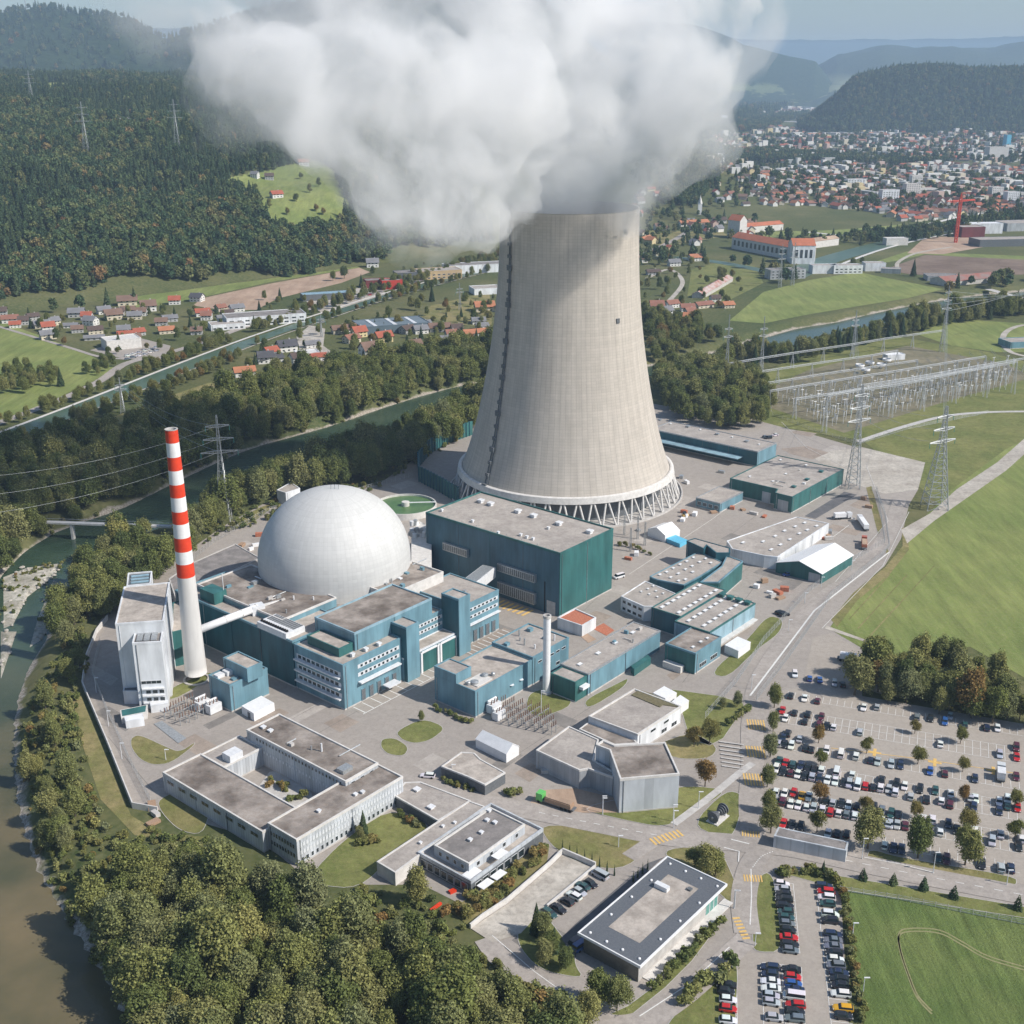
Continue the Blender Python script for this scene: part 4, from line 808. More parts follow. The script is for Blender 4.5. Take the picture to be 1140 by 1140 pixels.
MB().prism([g('F', *q_, 6.8) for q_ in ((255, 545), (385, 600), (400, 590), (470, 600), (350, 540), (290, 522))], 6.7, 6.95).build('planted_roof', mat('sedum', (.12, .11, .06), (.2, .17, .1), 1, .95), hw_)
for i, qq in enumerate((((355, 535), (410, 560), (462, 535), (405, 505)), ((440, 575), (478, 598), (517, 570), (478, 545)))):
    bld('white_tent', ['square white tent behind the store with the white wall, nearer the blue hall', 'square white tent at the corner of the store with the white wall, nearer the lawn'][i], 'tent', [g('F', *q_, 3.2) for q_ in qq], 3.2, tarp_white, tarp_white, par=.05, group='white tents by the store')
bld('grey_link_roof', 'low stained link roof between the white-walled store and the grey polygonal hall', 'building', [g('F', *q_, 4.5) for q_ in ((20, 700), (60, 670), (270, 748), (285, 765), (180, 772))], 4.5, grey_clad, roof_stained, par=.2, trim=concrete_l)
# -------- blue control building with steel stack
cbd = thing('control_building', 'blue stepped building in the middle of the plant, beside the slim white stack', 'building', tuple(W3(-15, 5, 0)))
rc = rpx('E', (303, 487), (575, 330), (130, 390), 10); bld('', '', '', rect(*rc), 10, blue, roof_warm, root=cbd, par=.5)
bld('', '', '', rect(rc[0], rc[0] + 8, rc[2] + 9, rc[3]), 13.5, blue, roof_gravel, root=cbd, z0=9.9, par=.4)
rr = rpx('E', (600, 300), (800, 225), (480, 225), 12); bld('', '', '', rect(rc[1] + .05, rr[1], rr[2], rc[3]), 11, blue, roof_gravel, root=cbd, par=.5)
for x_, y_ in ((450, 425), (498, 400)):
    c_ = g('E', x_, y_, 6); MB().lathe(tuple(W3(*[ab('E', x_, y_, 6)[0], rc[2] - .1][0:2], 5)), [(.9, 0), (.9, .1), (.01, .1)], 16).build('round_lamp', white_paint, cbd)
wins(cbd, W2(rc[1] + 2, rr[2]), W2(rr[1] - 1, rr[2]), 8.3, 5, 2.4, 1.0, glass, .5); wins(cbd, W2(rc[1] + 2, rr[2]), W2(rr[1] - 1, rr[2]), 3.4, 2, 2.4, 1.4, glass, 2)
for x_, y_, s_ in ((300, 445, 3), (350, 410, 2.4), (270, 450, 1.6), (390, 405, 1.5)): MB().lathe(tuple(V3(g('E', x_, y_, 10), 10.1)), [(s_ * .5, 0), (s_ * .5, 1), (s_ * .3, 1.3), (.01, 1.3)], 14).build('cooling_unit', steel, cbd)
MB().box(V3(g('E', 320, 430, 10), 10.06), 8, 6, .35, R(50)).build('platform', concrete_l, cbd)
sx_, sy_ = g('E', 650, 490, 0); st = thing('steel_stack', 'slim plain white stack beside the blue stepped building', 'stack', (sx_, sy_, 0))
MB().lathe((sx_, sy_, 0), [(1.35, -.1), (1.35, 31)], 32).build('pipe', white_paint, st, smooth=True); MB().lathe((sx_, sy_, 0), [(1.5, 30.2), (1.5, 31.2), (1.0, 31.2), (1.0, 27)], 32).build('rim', concrete, st); MB().lathe((sx_, sy_, 0), [(2.0, -.1), (2.0, .8), (1.3, .8)], 24).build('plinth', concrete, st)
# white basin building with red plants on its roof
pb = bld('red_roof_block', 'small white block with reddish clutter on its roof below the turbine hall', 'building', [g('E', *q_, 4.5) for q_ in ((705, 125), (825, 165), (893, 125), (790, 80))], 4.5, white_clad, copper, par=.5, trim=white_clad)
S('red_patch', [(660, 700), (675, 708), (684, 702), (672, 694)], copper, .15); S('ochre_patch', [(643, 706), (655, 716), (664, 712), (650, 703)], soil, .15)
# -------- blue long hall E and workshops
he = rpx('E', (855, 400), (1253, 185), (725, 345), 8.5); he = (he[0], ab('F', 381, 253, 8.5)[0], he[2], he[3])
hb = bld('long_blue_hall', 'long blue hall with a plain roof and few skylights, right of the slim stack', 'hall', rect(*he), 8.5, blue, roof_gravel, par=.3, trim=steel)
skylights(hb, [g('F', x_, y_, 8.5) for x_, y_ in ((262, 264), (182, 311), (105, 358), (22, 408))], 8.56, tarp_white)
fb = bld('dark_teal_entrance', 'dark teal block with a white sign box, near end of the long blue hall', 'building', rect(he[0] - 7, he[0] - .05, he[2] + .5, he[3] - 1), 7.8, teal, roof_gravel, par=.3)
MB().box(W3(he[0] - 3, he[2] - .6, 4.6), 4, 1.8, 1.1, R(50)).build('sign_box', white_paint, fb)
bld('green_roof_shed', 'low green-roofed shed against the far end of the long blue hall', 'shed', [g('F', *q_, 3) for q_ in ((270, 428), (345, 375), (330, 362), (255, 412))], 3, teal, teal, par=0)
wa = rpx('F', (612, 264), (815, 130), (428, 226), 9.0)
wk_ = thing('workshop', 'wide blue-walled workshop with a grey roof full of small skylights', 'workshop', tuple(W3((wa[0] + wa[1]) / 2, wa[2] + 15, 0)))
WL = ab('F', 290, 183, 9)[1]
bld('', '', '', rect(wa[0], wa[1], wa[2], wa[3]), 9, pale_blue, roof_gravel, root=wk_, par=.35, trim=teal)
bld('', '', '', rect(wa[0] + 5, wa[1] + 4, wa[3] + .05, WL), 9, teal_deep, roof_gravel, root=wk_, par=.35, trim=teal)
sky_pts = []
for i in range(8):
    for j in range(2): sky_pts.append(W2(wa[0] + 4 + (wa[1] - wa[0] - 6) * i / 7.3, wa[2] + 5 + j * 7))
    for j in range(2): sky_pts.append(W2(wa[0] + 8 + (wa[1] - wa[0] - 6) * i / 7.3, wa[3] + 3 + j * 8))
skylights(wk_, sky_pts, 9.06, tarp_white, (2.6, 1.5))
MB().prism([W2(wa[0] + 2, wa[2] - 2.2), W2(wa[1] - 1, wa[2] - 2.2), W2(wa[1] - 1, wa[2] - .01), W2(wa[0] + 2, wa[2] - .01)], 2.8, 3.1).build('canopy', concrete_l, wk_)
wins(wk_, W2(wa[0] + 1, wa[2]), W2(wa[1] - 1, wa[2]), 1.6, 12, 2.6, 1.5, glass, .5)
vents(wk_, [W2(wa[1] - 3, wa[2] + 2 + k * 4) for k in range(4)], 9.06, teal, 2.4, 1.6)
an = rpx('F', (548, 360), (668, 285), (407, 315), 8.5)
fa = bld('teal_annex', 'square teal building with a stained roof in front of the workshop', 'building', rect(*an), 8.5, blue, roof_stained, par=.4)
MB().prism([W2(an[0] - .1, an[2] + .1), W2(an[0] - .005, an[2] + .1), W2(an[0] - .005, an[3] - .1), W2(an[0] - .1, an[3] - .1)], 0, 8.1).build('cladding', teal, fa)
wins(fa, W2(an[0] + 1, an[2]), W2(an[1] - .5, an[2]), 2.4, 2, 5, 1.7, glass, .6); MB().box(W3(an[0] - 1.6, an[3] - 5, 0), 2.4, 8, 2.6, R(50)).build('lean_to', concrete_l, fa)
skylights(fa, [g('F', x_, y_, 8.5) for x_, y_ in ((535, 330), (570, 306), (600, 290))], 8.56, tarp_white, (1.8, 1.2))
twh = bld('white_tent', 'white marquee on the lawn beside the workshop', 'tent', [g('F', *q_, 3.4) for q_ in ((742, 345), (797, 305), (738, 280), (680, 318))], 3.4, tarp_white, tarp_white, par=.05)
ow = bld('white_workshop_office', 'white two-storey office with a light-spotted roof left of the workshop', 'office building', [g('D', *q_, 6.5) for q_ in ((190, 790), (105, 752), (195, 695), (310, 742), (250, 790))], 6.5, white_clad, roof_gravel, par=.3, trim=white_clad)
A_, B_ = g('D', 105, 752, 6.5), g('D', 190, 790, 6.5)
for z_ in (1.8, 4.8): wins(ow, A_, B_, z_, 4, 2.2, 1.4, glass, .4)
skylights(ow, [g('D', x_, y_, 6.5) for x_, y_ in ((180, 735), (210, 745), (240, 755), (205, 725), (235, 733), (262, 742), (225, 715))], 6.56, tarp_white, (1.4, 1))
sk = bld('skylight_hall', 'teal hall with rows of bright skylights behind the workshop', 'hall', [g('D', *q_, 8) for q_ in ((340, 710), (400, 678), (485, 625), (408, 590), (385, 590), (212, 678), (240, 690))], 8, teal_deep, roof_gravel, par=.3, trim=blue)
skylights(sk, [g('D', x_, y_, 8) for x_, y_ in ((250, 672), (275, 662), (300, 648), (325, 634), (350, 622), (375, 608), (290, 682), (318, 668), (345, 652), (370, 640), (398, 625), (420, 612), (320, 695), (345, 690), (440, 628), (372, 662))], 8.06, tarp_white, (2, 1.3))
s2 = bld('teal_side_hall', 'narrow teal hall with a pale glazed strip beside the skylight hall', 'hall', [g('D', *q_, 9) for q_ in ((400, 700), (470, 700), (560, 622), (500, 600), (480, 640))], 9, teal, roof_gravel, par=.4, trim=blue)
bld('teal_rooftop_block', 'pair of dark teal roof blocks behind the skylight hall', 'building', [g('D', *q_, 11) for q_ in ((350, 545), (380, 535), (512, 572), (512, 590), (460, 590), (425, 562), (415, 575))], 11, teal_deep, roof_gravel, par=.3)
w3 = bld('grey_warehouse', 'long flat grey warehouse with two rows of skylights and a white far wall', 'warehouse', [g('D', *q_, 6) for q_ in ((690, 605), (882, 480), (760, 455), (500, 545), (520, 575), (640, 600))], 6, white_clad, roof_gravel, par=.3)
skylights(w3, [g('D', x_, y_, 6) for x_, y_ in ((560, 552), (635, 548), (680, 528), (715, 508), (755, 492), (790, 478), (665, 578), (700, 560), (735, 540), (770, 518), (800, 505), (835, 490))], 6.06, tarp_white, (2.6, 1.4))
# white-roofed shed (gable)
def gable(name, label, cat, poly, h, hr, wall, roofm, root=None, group=None, axis_=0, over=.4):
    """poly: four corners; ridge runs parallel to edge 0-1 when axis_ is 0, else parallel to edge 1-2"""
    q_ = [Vector((p_[0], p_[1])) for p_ in poly]
    if area(q_) < 0: q_.reverse()
    if axis_: q_ = q_[1:] + q_[:1]
    c = sum(q_, Vector((0, 0))) / 4
    if root is None: root = thing(name, label, cat, (c.x, c.y, 0), group)
    m0, m1 = (q_[3] + q_[0]) / 2, (q_[1] + q_[2]) / 2
    vs = [V3(p_, -.2) for p_ in q_] + [V3(p_, h) for p_ in q_] + [V3(m0, hr), V3(m1, hr)]
    MB().add(vs, [(0, 1, 5, 4), (1, 2, 6, 9, 5), (2, 3, 7, 6), (3, 0, 4, 8, 7)]).build('wall', wall, root)
    d = (m1 - m0).normalized() * over; mb = MB(); th_ = .22
    for A0, A1 in ((q_[0], q_[1]), (q_[3], q_[2])):
        e = (A0 - m0).normalized() * over; dz = (hr - h) / (A0 - m0).length * over
        P_ = [V3(A0 - d + e, h - dz + .02), V3(A1 + d + e, h - dz + .02), V3(m1 + d, hr + .02), V3(m0 - d, hr + .02)]
        mb.add(P_ + [p_ + Vector((0, 0, th_)) for p_ in P_], [(0, 1, 2, 3), (4, 5, 6, 7), (0, 1, 5, 4), (1, 2, 6, 5), (2, 3, 7, 6), (3, 0, 4, 7)])
    mb.build('roof', roofm, root); return root
qs = [g('D', *q_, 4.8) for q_ in ((685, 625), (855, 667), (970, 597), (830, 560))]
shd = gable('white_roof_shed', 'green shed with a bright white pitched roof beside the perimeter track', 'shed', qs, 4.8, 8.2, teal, tarp_white, axis_=1)
MB().prism([qs[0].lerp(qs[1], .72) + Vector((0, -.15)), qs[0].lerp(qs[1], .97) + Vector((0, -.15)), qs[0].lerp(qs[1], .97), qs[0].lerp(qs[1], .72)], 0, 4.2).build('door', grey_clad, shd)
# upper right halls
h1 = bld('far_long_hall', 'long dark teal hall behind the cooling tower with a pale lean-to canopy', 'hall', rect(*rpx('D', (615, 212), (685, 180), (232, 122), 9)), 9, teal_deep, roof_gravel, par=.4, trim=steel)
fl = rpx('D', (615, 212), (685, 180), (232, 122), 9)
MB().prism(rect(fl[0] - 7, fl[0] - .05, fl[2] + 9, fl[3]), 4.3, 4.7).build('canopy', pale_blue, h1)
MB().prism([W2(fl[0], fl[2] - .12), W2(fl[1], fl[2] - .12), W2(fl[1], fl[2] - .01), W2(fl[0], fl[2] - .01)], 0, 8.7).build('cladding', blue, h1)
vents(h1, [g('D', x_, y_, 9) for x_, y_ in ((355, 120), (465, 148), (575, 175), (250, 95))], 9.06, steel, 2.2, 1); skylights(h1, [g('D', x_, y_, 9) for x_, y_ in ((290, 108), (400, 130), (520, 158), (620, 185))], 9.06, tarp_white, (2, 1.2))
fr_ = rpx('D', (745, 382), (937, 278), (487, 325), 8.7)
h2 = bld('wide_teal_hall', 'wide teal hall with two grey roller doors beyond the cooling tower', 'hall', [g('D', *q_, 8.7) for q_ in ((745, 382), (937, 278), (690, 226), (512, 312), (688, 352), (680, 366))], 8.7, teal, roof_gravel, par=.4, trim=teal)
A_, B_ = g('D', 680, 366, 8.7), g('D', 745, 382, 8.7); wins(h2, A_, B_, 3, 1, 6, 6, grey_clad, 2, grey_clad, 'roller_door'); A_, B_ = g('D', 512, 312, 8.7), g('D', 688, 352, 8.7); wins(h2, A_.lerp(B_, .68), A_.lerp(B_, .9), 3, 1, 5, 6, grey_clad, 1, grey_clad, 'roller_door')
skylights(h2, [g('D', x_, y_, 8.7) for x_, y_ in ((585, 305), (672, 323), (720, 295), (795, 263), (700, 243))], 8.76, tarp_white, (2.2, 1.3)); vents(h2, [g('D', x_, y_, 8.7) for x_, y_ in ((750, 345), (800, 318), (852, 288))], 8.76, teal, 2.2, 1)
h3 = bld('small_flat_hall', 'small flat-roofed block with windows left of the wide teal hall', 'building', rect(*rpx('D', (475, 405), (560, 362), (380, 385), 5)), 5, blue, roof_gravel, par=.3, trim=steel)
f3 = rpx('D', (475, 405), (560, 362), (380, 385), 5); wins(h3, W2(f3[0], f3[3]), W2(f3[0], f3[2]), 2.5, 4, 2.5, 2, steel_dark, .5)
def tent(label, poly, h, hr, m=tarp_white, axis_=0): return gable('tent', label, 'tent', poly, h, hr, m, m, axis_=axis_, over=.1)
tent('white pitched tent at the foot of the cooling tower', [g('D', *q_, 3.5) for q_ in ((205, 500), (270, 525), (325, 505), (262, 478))], 3.5, 6.0, axis_=1)
tent('white pitched tent beside the transformer yard', [g('E', *q_, 3.2) for q_ in ((305, 715), (455, 790), (517, 750), (375, 690))], 3.2, 5.6, axis_=0)
bld('blue_tarp_stack', 'low stack under a light blue cover beside the tent at the tower foot', 'tarpaulin', [g('D', *q_, 2) for q_ in ((275, 535), (325, 555), (352, 540), (300, 518))], 2, tarp_blue, tarp_blue, par=.05)
bld('small_house', 'small white double-deck cabin on the river side of the dome', 'cabin', [g('P', *q_, 7) for q_ in ((308, 546), (318, 549), (334, 544), (324, 537))], 7, white_clad, roof_gravel, par=.3)
bld('gatehouse', 'flat-roofed gatehouse with canopy on the entrance road', 'gatehouse', [g('E', *q_, 3.8) for q_ in ((137, 850), (265, 900), (350, 940), (450, 880), (330, 815), (300, 785), (235, 780))], 3.8, steel_dark, roof_warm, par=.3, trim=concrete_l)
bld('bus_shelter_store', 'long low shed with a brown roof between the car park and the road', 'shed', [g('Q3', *q_, 4) for q_ in ((88, 615), (700, 740), (720, 665), (125, 540))], 4, silver_clad, roof_dark, par=.15)
# clarifier basins
def basin(label, c, r, inner=True):
    t = thing('settling_basin', label, 'settling basin', (c.x, c.y, 0), 'round settling basins')
    MB().lathe((c.x, c.y, 0), [(r, -.1), (r, 3.4), (r - .5, 3.4), (r - .5, 2.2)], 64).build('wall', concrete_l, t)
    MB().lathe((c.x, c.y, 0), [(r - .5, 2.3), (.05, 2.3)], 64).build('water_surface', mat('algae_water', (.07, .15, .05), (.11, .19, .07), .3, .3) if 'algae_water' not in MATS else MATS['algae_water'], t)
    MB().lathe((c.x, c.y, 0), [(2, 2.2), (2, 4.6), (.05, 4.6)], 20).build('hub', concrete_l, t); MB().tube((c.x, c.y, 4.0), (c.x + (r - .3) * .98, c.y + 1, 4.0), .35).build('scraper_bridge', white_steel, t)
    return t
# clutter on the big roofs: ducts, units and walkways
rc_ = random.Random(5)
for root_, (A0_, A1_, B0_, B1_), z_, n_ in ((ra, (-44, -24, 78, bl - 12), 20.56, 16), (ra, (-24, 6, 62, 70), 16.56, 8), (ob_, (-50, -30, 40, 58), 17.46, 0), (ew, (-4, 22, 60, 74), 21.06, 12), (rw, (-22, 2, 42, 56), 17.06, 10), (cbd, (rc[1] + 2, rr[1] - 2, rr[2] + 2, rc[3] - 2), 11.06, 8), (hb, (he[0] + 3, he[1] - 3, he[2] + 2, he[3] - 2), 8.56, 5), (h2, (238, 285, 14, 30), 8.76, 6), (qa, (ne[0] + 2, ne[1] - 2, ne[2] + 3, ne[3] - 3), 10.06, 5), (s1, (sb[0] + 2, sb[1] - 2, sb[2] + 2, sb[3] - 6), 10.36, 4)):
    rt_ = roof_of(root_, z_)
    for i in range(n_):
        a_, b_ = rc_.uniform(A0_, A1_), rc_.uniform(B0_, B1_); k_ = rc_.random()
        if k_ < .35: MB().tube(W3(a_, b_, z_ + .4), W3(a_ + rc_.uniform(3, 9) * (k_ < .2), b_ + rc_.uniform(3, 9) * (k_ >= .2), z_ + .4), .22, n=6).build('roof_pipe', rc_.choice([steel, white_steel, concrete]), rt_)
        elif k_ < .8: MB().box(W3(a_, b_, z_), rc_.uniform(.8, 2.6), rc_.uniform(.8, 2), rc_.uniform(.4, 1.4), R(50)).build('rooftop_unit', rc_.choice([steel, white_steel, concrete, blue]), rt_)
        else: MB().tube(W3(a_, b_, z_), W3(a_, b_, z_ + rc_.uniform(1.2, 3)), .3, n=8).build('exhaust_pipe', rc_.choice([steel, white_steel]), rt_)
basin('round green settling basin beside the dome', g('B', 840, 95, 3), 16)
pt = thing('process_plant', 'cream process block with pipework squeezed between the dome and the turbine hall', 'process block', tuple(g('B', 920, 330, 0)))
MB().prism([g('B', *q_, 14) for q_ in ((868, 260), (868, 400), (965, 410), (968, 215), (900, 170))], 0, 14).build('wall', concrete_l, pt)
rn = random.Random(3)
for i in range(16):
    c_ = g('B', rn.uniform(860, 960), rn.uniform(190, 260), 14); MB().lathe((c_.x, c_.y, 14), [(rn.uniform(.6, 1.4), 0), (1, rn.uniform(1, 2.5)), (.01, 2.6)], 10).build('rooftop_unit', rn.choice([steel, white_steel, concrete]), pt)
# ------------------------------------------------------------------ air
def vol_mat(name, col, dens, aniso=0.0, noise=None):
    m = bpy.data.materials.new(name); m.use_nodes = True; n_ = m.node_tree; n_.nodes.clear()
    o = n_.nodes.new('ShaderNodeOutputMaterial'); v = n_.nodes.new('ShaderNodeVolumePrincipled'); v.inputs['Color'].default_value = (*col, 1); v.inputs['Density'].default_value = dens
    v.inputs['Anisotropy'].default_value = aniso; n_.links.new(v.outputs[0], o.inputs['Volume']); MATS[name] = m
    if noise:
        sc_, lo_, hi_, st_ = noise; g_ = n_.nodes.new('ShaderNodeNewGeometry'); t_ = n_.nodes.new('ShaderNodeTexNoise'); t_.inputs['Scale'].default_value = sc_; t_.inputs['Detail'].default_value = 5; t_.inputs['Roughness'].default_value = .62; t_.inputs['Distortion'].default_value = .6
        r_ = n_.nodes.new('ShaderNodeMapRange'); r_.inputs['From Min'].default_value = lo_; r_.inputs['From Max'].default_value = hi_; r_.inputs['To Max'].default_value = dens; n_.links.new(g_.outputs['Position'], t_.inputs['Vector']); n_.links.new(t_.outputs['Fac'], r_.inputs['Value']); n_.links.new(r_.outputs[0], v.inputs['Density']); m.cycles.volume_step_rate = st_
    return m
hz = MB().box((0, 33000, -8.5), 60000, 70000, 760).build('haze', vol_mat('haze_air', (.56, .75, 1.0), 7.2e-5)); tag(hz, kind='stuff')
# ------------------------------------------------------------------ far hills
def at_d(x, y, Y):   # world point on the sight line of a traced spot at ground distance Y
    r = ray('P', x, y); return Vector((r[0] / r[1] * Y, Y, CAM_H + r[2] / r[1] * Y))
def hill_mat(name, cs_, meadow=None, sc=.004):
    m, nt, b = nodes_of(name); b.inputs['Roughness'].default_value = .95; b.inputs['Specular IOR Level'].default_value = .05
    ge = nt.nodes.new('ShaderNodeNewGeometry')
    def no(s, d=8):
        n = nt.nodes.new('ShaderNodeTexNoise'); n.inputs['Scale'].default_value = s; n.inputs['Detail'].default_value = d; n.inputs['Roughness'].default_value = .7; nt.links.new(ge.outputs['Position'], n.inputs['Vector']); return n.outputs['Fac']
    cr = nt.nodes.new('ShaderNodeValToRGB'); cr.color_ramp.elements[0].color = (*cs_[0], 1); cr.color_ramp.elements[1].color = (*cs_[1], 1); cr.color_ramp.elements[0].position = .35; cr.color_ramp.elements[1].position = .68
    nt.links.new(no(.03), cr.inputs[0]); out = cr.outputs[0]
    if meadow:
        mr = nt.nodes.new('ShaderNodeMapRange'); mr.inputs['From Min'].default_value = .53; mr.inputs['From Max'].default_value = .56; nt.links.new(no(sc, 4), mr.inputs['Value'])
        sx = nt.nodes.new('ShaderNodeSeparateXYZ'); nt.links.new(ge.outputs['Position'], sx.inputs[0])
        mz = nt.nodes.new('ShaderNodeMapRange'); mz.inputs['From Min'].default_value = meadow[1]; mz.inputs['From Max'].default_value = meadow[1] * .8; nt.links.new(sx.outputs['Z'], mz.inputs['Value'])
        mm = nt.nodes.new('ShaderNodeMath'); mm.operation = 'MULTIPLY'; nt.links.new(mr.outputs[0], mm.inputs[0]); nt.links.new(mz.outputs[0], mm.inputs[1])
        mx = nt.nodes.new('ShaderNodeMix'); mx.data_type = 'RGBA'; mx.inputs['B'].default_value = (*meadow[0], 1); nt.links.new(mm.outputs[0], mx.inputs['Factor']); nt.links.new(out, mx.inputs['A']); out = mx.outputs['Result']
    nt.links.new(out, b.inputs['Base Color'])
    bp = nt.nodes.new('ShaderNodeBump'); bp.inputs['Distance'].default_value = 14; nt.links.new(no(.035, 6), bp.inputs['Height']); nt.links.new(bp.outputs[0], b.inputs['Normal']); return m
def ridge(top, Yc, wf, wb, m, rough=18, nx=160, ny=46, seed=0):
    """a hill whose skyline follows the traced ridge; Yc distance of the crest, wf/wb the depth of its front and back slopes"""
    pts = [at_d(x, y, Yc) for x, y in top]; xs = np.linspace(pts[0].x, pts[-1].x, nx); zs_ = np.interp(xs, [p_.x for p_ in pts], [p_.z for p_ in pts])
    ts = np.linspace(-1, 1, ny); vs = []; ph = seed * 1.7
    for t in ts:
        k = (1 + math.cos(math.pi * abs(t))) / 2; yy = Yc + (t * wf if t < 0 else t * wb)
        for i in range(nx):
            x = xs[i]; e = min(1, 6 * min(i, nx - 1 - i) / nx + .02)
            wv = math.sin(x * .0016 + ph + t * 1.3) * math.cos(yy * .0021 + ph) + .5 * math.sin(x * .0052 + yy * .0037 + ph) + .35 * math.sin(x * .013 - yy * .011)
            vs.append((x * yy / Yc, yy, max(-7.4, zs_[i] * k * e + wv * rough * k * (1.2 - k) * 2 - 3)))
    fs = [(j * nx + i, j * nx + i + 1, (j + 1) * nx + i + 1, (j + 1) * nx + i) for j in range(ny - 1) for i in range(nx - 1)]
    return tag(MB().add(vs, fs).build('hill', m, smooth=True), kind='structure')
hm1 = hill_mat('wooded_hill', ((.018, .035, .016), (.05, .075, .03)), ((.16, .19, .08), 190), .0022)
hm2 = hill_mat('near_wooded_hill', ((.018, .04, .018), (.055, .08, .035)))
hm3 = hill_mat('far_hill', ((.03, .05, .03), (.07, .09, .05)), ((.2, .22, .12), 260), .0012)
H1 = ridge([(-260, 5), (-60, 14), (0, 15), (60, 11), (95, 20), (140, 24), (185, 45), (260, 20), (340, 0), (430, -12), (520, 10), (600, -8), (680, 10), (760, 60)], 6200, 2300, 2500, hm1, 40, seed=1)
ridge([(640, 40), (720, 24), (770, 26), (802, 37), (815, 42), (828, 50), (860, 58), (905, 67), (960, 84)], 11000, 1500, 2500, hm1, 20, seed=4)
H2 = ridge([(880, 130), (905, 112), (925, 98), (960, 86), (1000, 78), (1040, 77), (1080, 80), (1140, 78), (1220, 74), (1300, 90)], 5400, 620, 2200, hm2, 14, seed=2)
ridge([(840, 78), (900, 62), (940, 57), (985, 48), (1020, 52), (1060, 50), (1100, 54), (1140, 49), (1240, 52), (1400, 60)], 12500, 3500, 4000, hm3, 60, seed=3)
ridge([(-400, 40), (0, 38), (300, 30), (600, 34), (900, 46), (1200, 40), (1500, 44)], 22000, 4000, 5000, hm3, 60, seed=5)
# ------------------------------------------------------------------ steam
from mathutils import noise as mn
def plume_mesh(balls, voxel, amp, name):
    bm = bmesh.new()
    for q_ in balls:
        r_ = q_[-1]; c = Vector(q_[1:4]) if q_[0] == 'w' else at_d(*q_[:3]); bmesh.ops.create_icosphere(bm, subdivisions=3, radius=r_, matrix=Matrix.Translation(c))
    me_ = bpy.data.meshes.new(name); bm.to_mesh(me_); bm.free(); ob = bpy.data.objects.new(name, me_); COL.objects.link(ob)
    md = ob.modifiers.new('remesh', 'REMESH'); md.mode = 'VOXEL'; md.voxel_size = voxel
    dg = bpy.context.evaluated_depsgraph_get(); m2 = bpy.data.meshes.new_from_object(ob.evaluated_get(dg)); ob.modifiers.clear(); ob.data = m2
    n = len(m2.vertices); co = np.empty(n * 3); m2.vertices.foreach_get('co', co); co = co.reshape(-1, 3); no = np.empty(n * 3); m2.vertices.foreach_get('normal', no); no = no.reshape(-1, 3)
    for it, (s_, a_) in enumerate(((.018, amp * 1.1), (.05, amp * .9), (.12, amp * .8), (.26, amp * .5))):
        d_ = np.array([.55 - 2.2 * abs(mn.noise(Vector(p_ * s_) + Vector((it * 7, 3, 1)))) for p_ in co]); co = co + no * (d_ * a_)[:, None]
    m2.vertices.foreach_set('co', co.ravel().astype(np.float32)); m2.update()
    md = ob.modifiers.new('remesh', 'REMESH'); md.mode = 'VOXEL'; md.voxel_size = voxel * .9; dg = bpy.context.evaluated_depsgraph_get(); m2 = bpy.data.meshes.new_from_object(ob.evaluated_get(dg)); ob.modifiers.clear(); ob.data = m2; return ob
core = [('w', 183, 520, 290, 19), ('w', 156, 524, 272, 15), ('w', 206, 518, 304, 16), ('w', 176, 522, 303, 16), (632, 222, 614, 15), (596, 222, 614, 13), (668, 222, 614, 13), (632, 200, 618, 24), (610, 205, 610, 18), (655, 203, 610, 20), (632, 172, 612, 34), (600, 178, 605, 24), (665, 172, 606, 28), (620, 120, 600, 48), (600, 60, 605, 46), (590, -5, 610, 48), (690, 188, 600, 20), (712, 205, 592, 13), (722, 220, 584, 12), (704, 230, 580, 10), (716, 240, 580, 7), (741, 212, 586, 8), (690, 218, 584, 12), (700, 150, 600, 30), (738, 140, 600, 17), (748, 165, 600, 12), (762, 112, 600, 10), (758, 80, 590, 14), (766, 60, 595, 10), (735, 130, 590, 13),  # detached high puffs listed first are added out of view to shade the tower
        (735, 70, 600, 32), (775, 20, 600, 21), (790, -10, 605, 22), (690, 90, 600, 42), (548, 205, 560, 18), (540, 236, 540, 9), (528, 222, 530, 14), (502, 256, 500, 8), (484, 244, 496, 11), (462, 235, 492, 12), (430, 212, 486, 14), (402, 212, 486, 10), (505, 200, 525, 26), (470, 180, 505, 27), (560, 180, 580, 26),
        (420, 170, 492, 22), (372, 150, 490, 19), (330, 148, 484, 13), (300, 152, 480, 9), (275, 156, 480, 7), (262, 138, 480, 8), (345, 105, 490, 26), (295, 110, 490, 16), (430, 105, 505, 32), (530, 125, 545, 38), (255, 55, 500, 15), (305, 50, 505, 18), (380, 62, 510, 16), (450, -35, 540, 26), (350, -40, 525, 30), (540, -50, 580, 34), (440, 75, 515, 20), (240, 90, 495, 8), (560, 75, 560, 20)]
veil = [(200, 25, 520, 20), (215, 60, 520, 16), (235, 95, 510, 12), (300, 40, 530, 42), (400, 40, 540, 48), (500, 40, 560, 48), (600, 60, 610, 66), (255, 130, 495, 16), (330, 150, 495, 22), (470, 225, 505, 24), (545, 225, 560, 20), (745, 180, 600, 22), (775, 100, 600, 18), (805, 20, 600, 28), (700, 215, 600, 18), (420, 130, 520, 50), (690, 120, 610, 56), (300, -40, 530, 40), (790, -20, 605, 34), (500, -40, 565, 56), (775, 130, 600, 8), (752, 200, 598, 8), (632, 190, 612, 30), (185, -10, 520, 24)]
pl_ = thing('steam_plume', 'huge white steam plume billowing from the cooling tower rim and drifting left', 'steam plume', (TX, TY, 150))
pc = plume_mesh(core, 3.0, 8, 'plume_core'); pv = plume_mesh(veil, 5, 9, 'plume_veil')
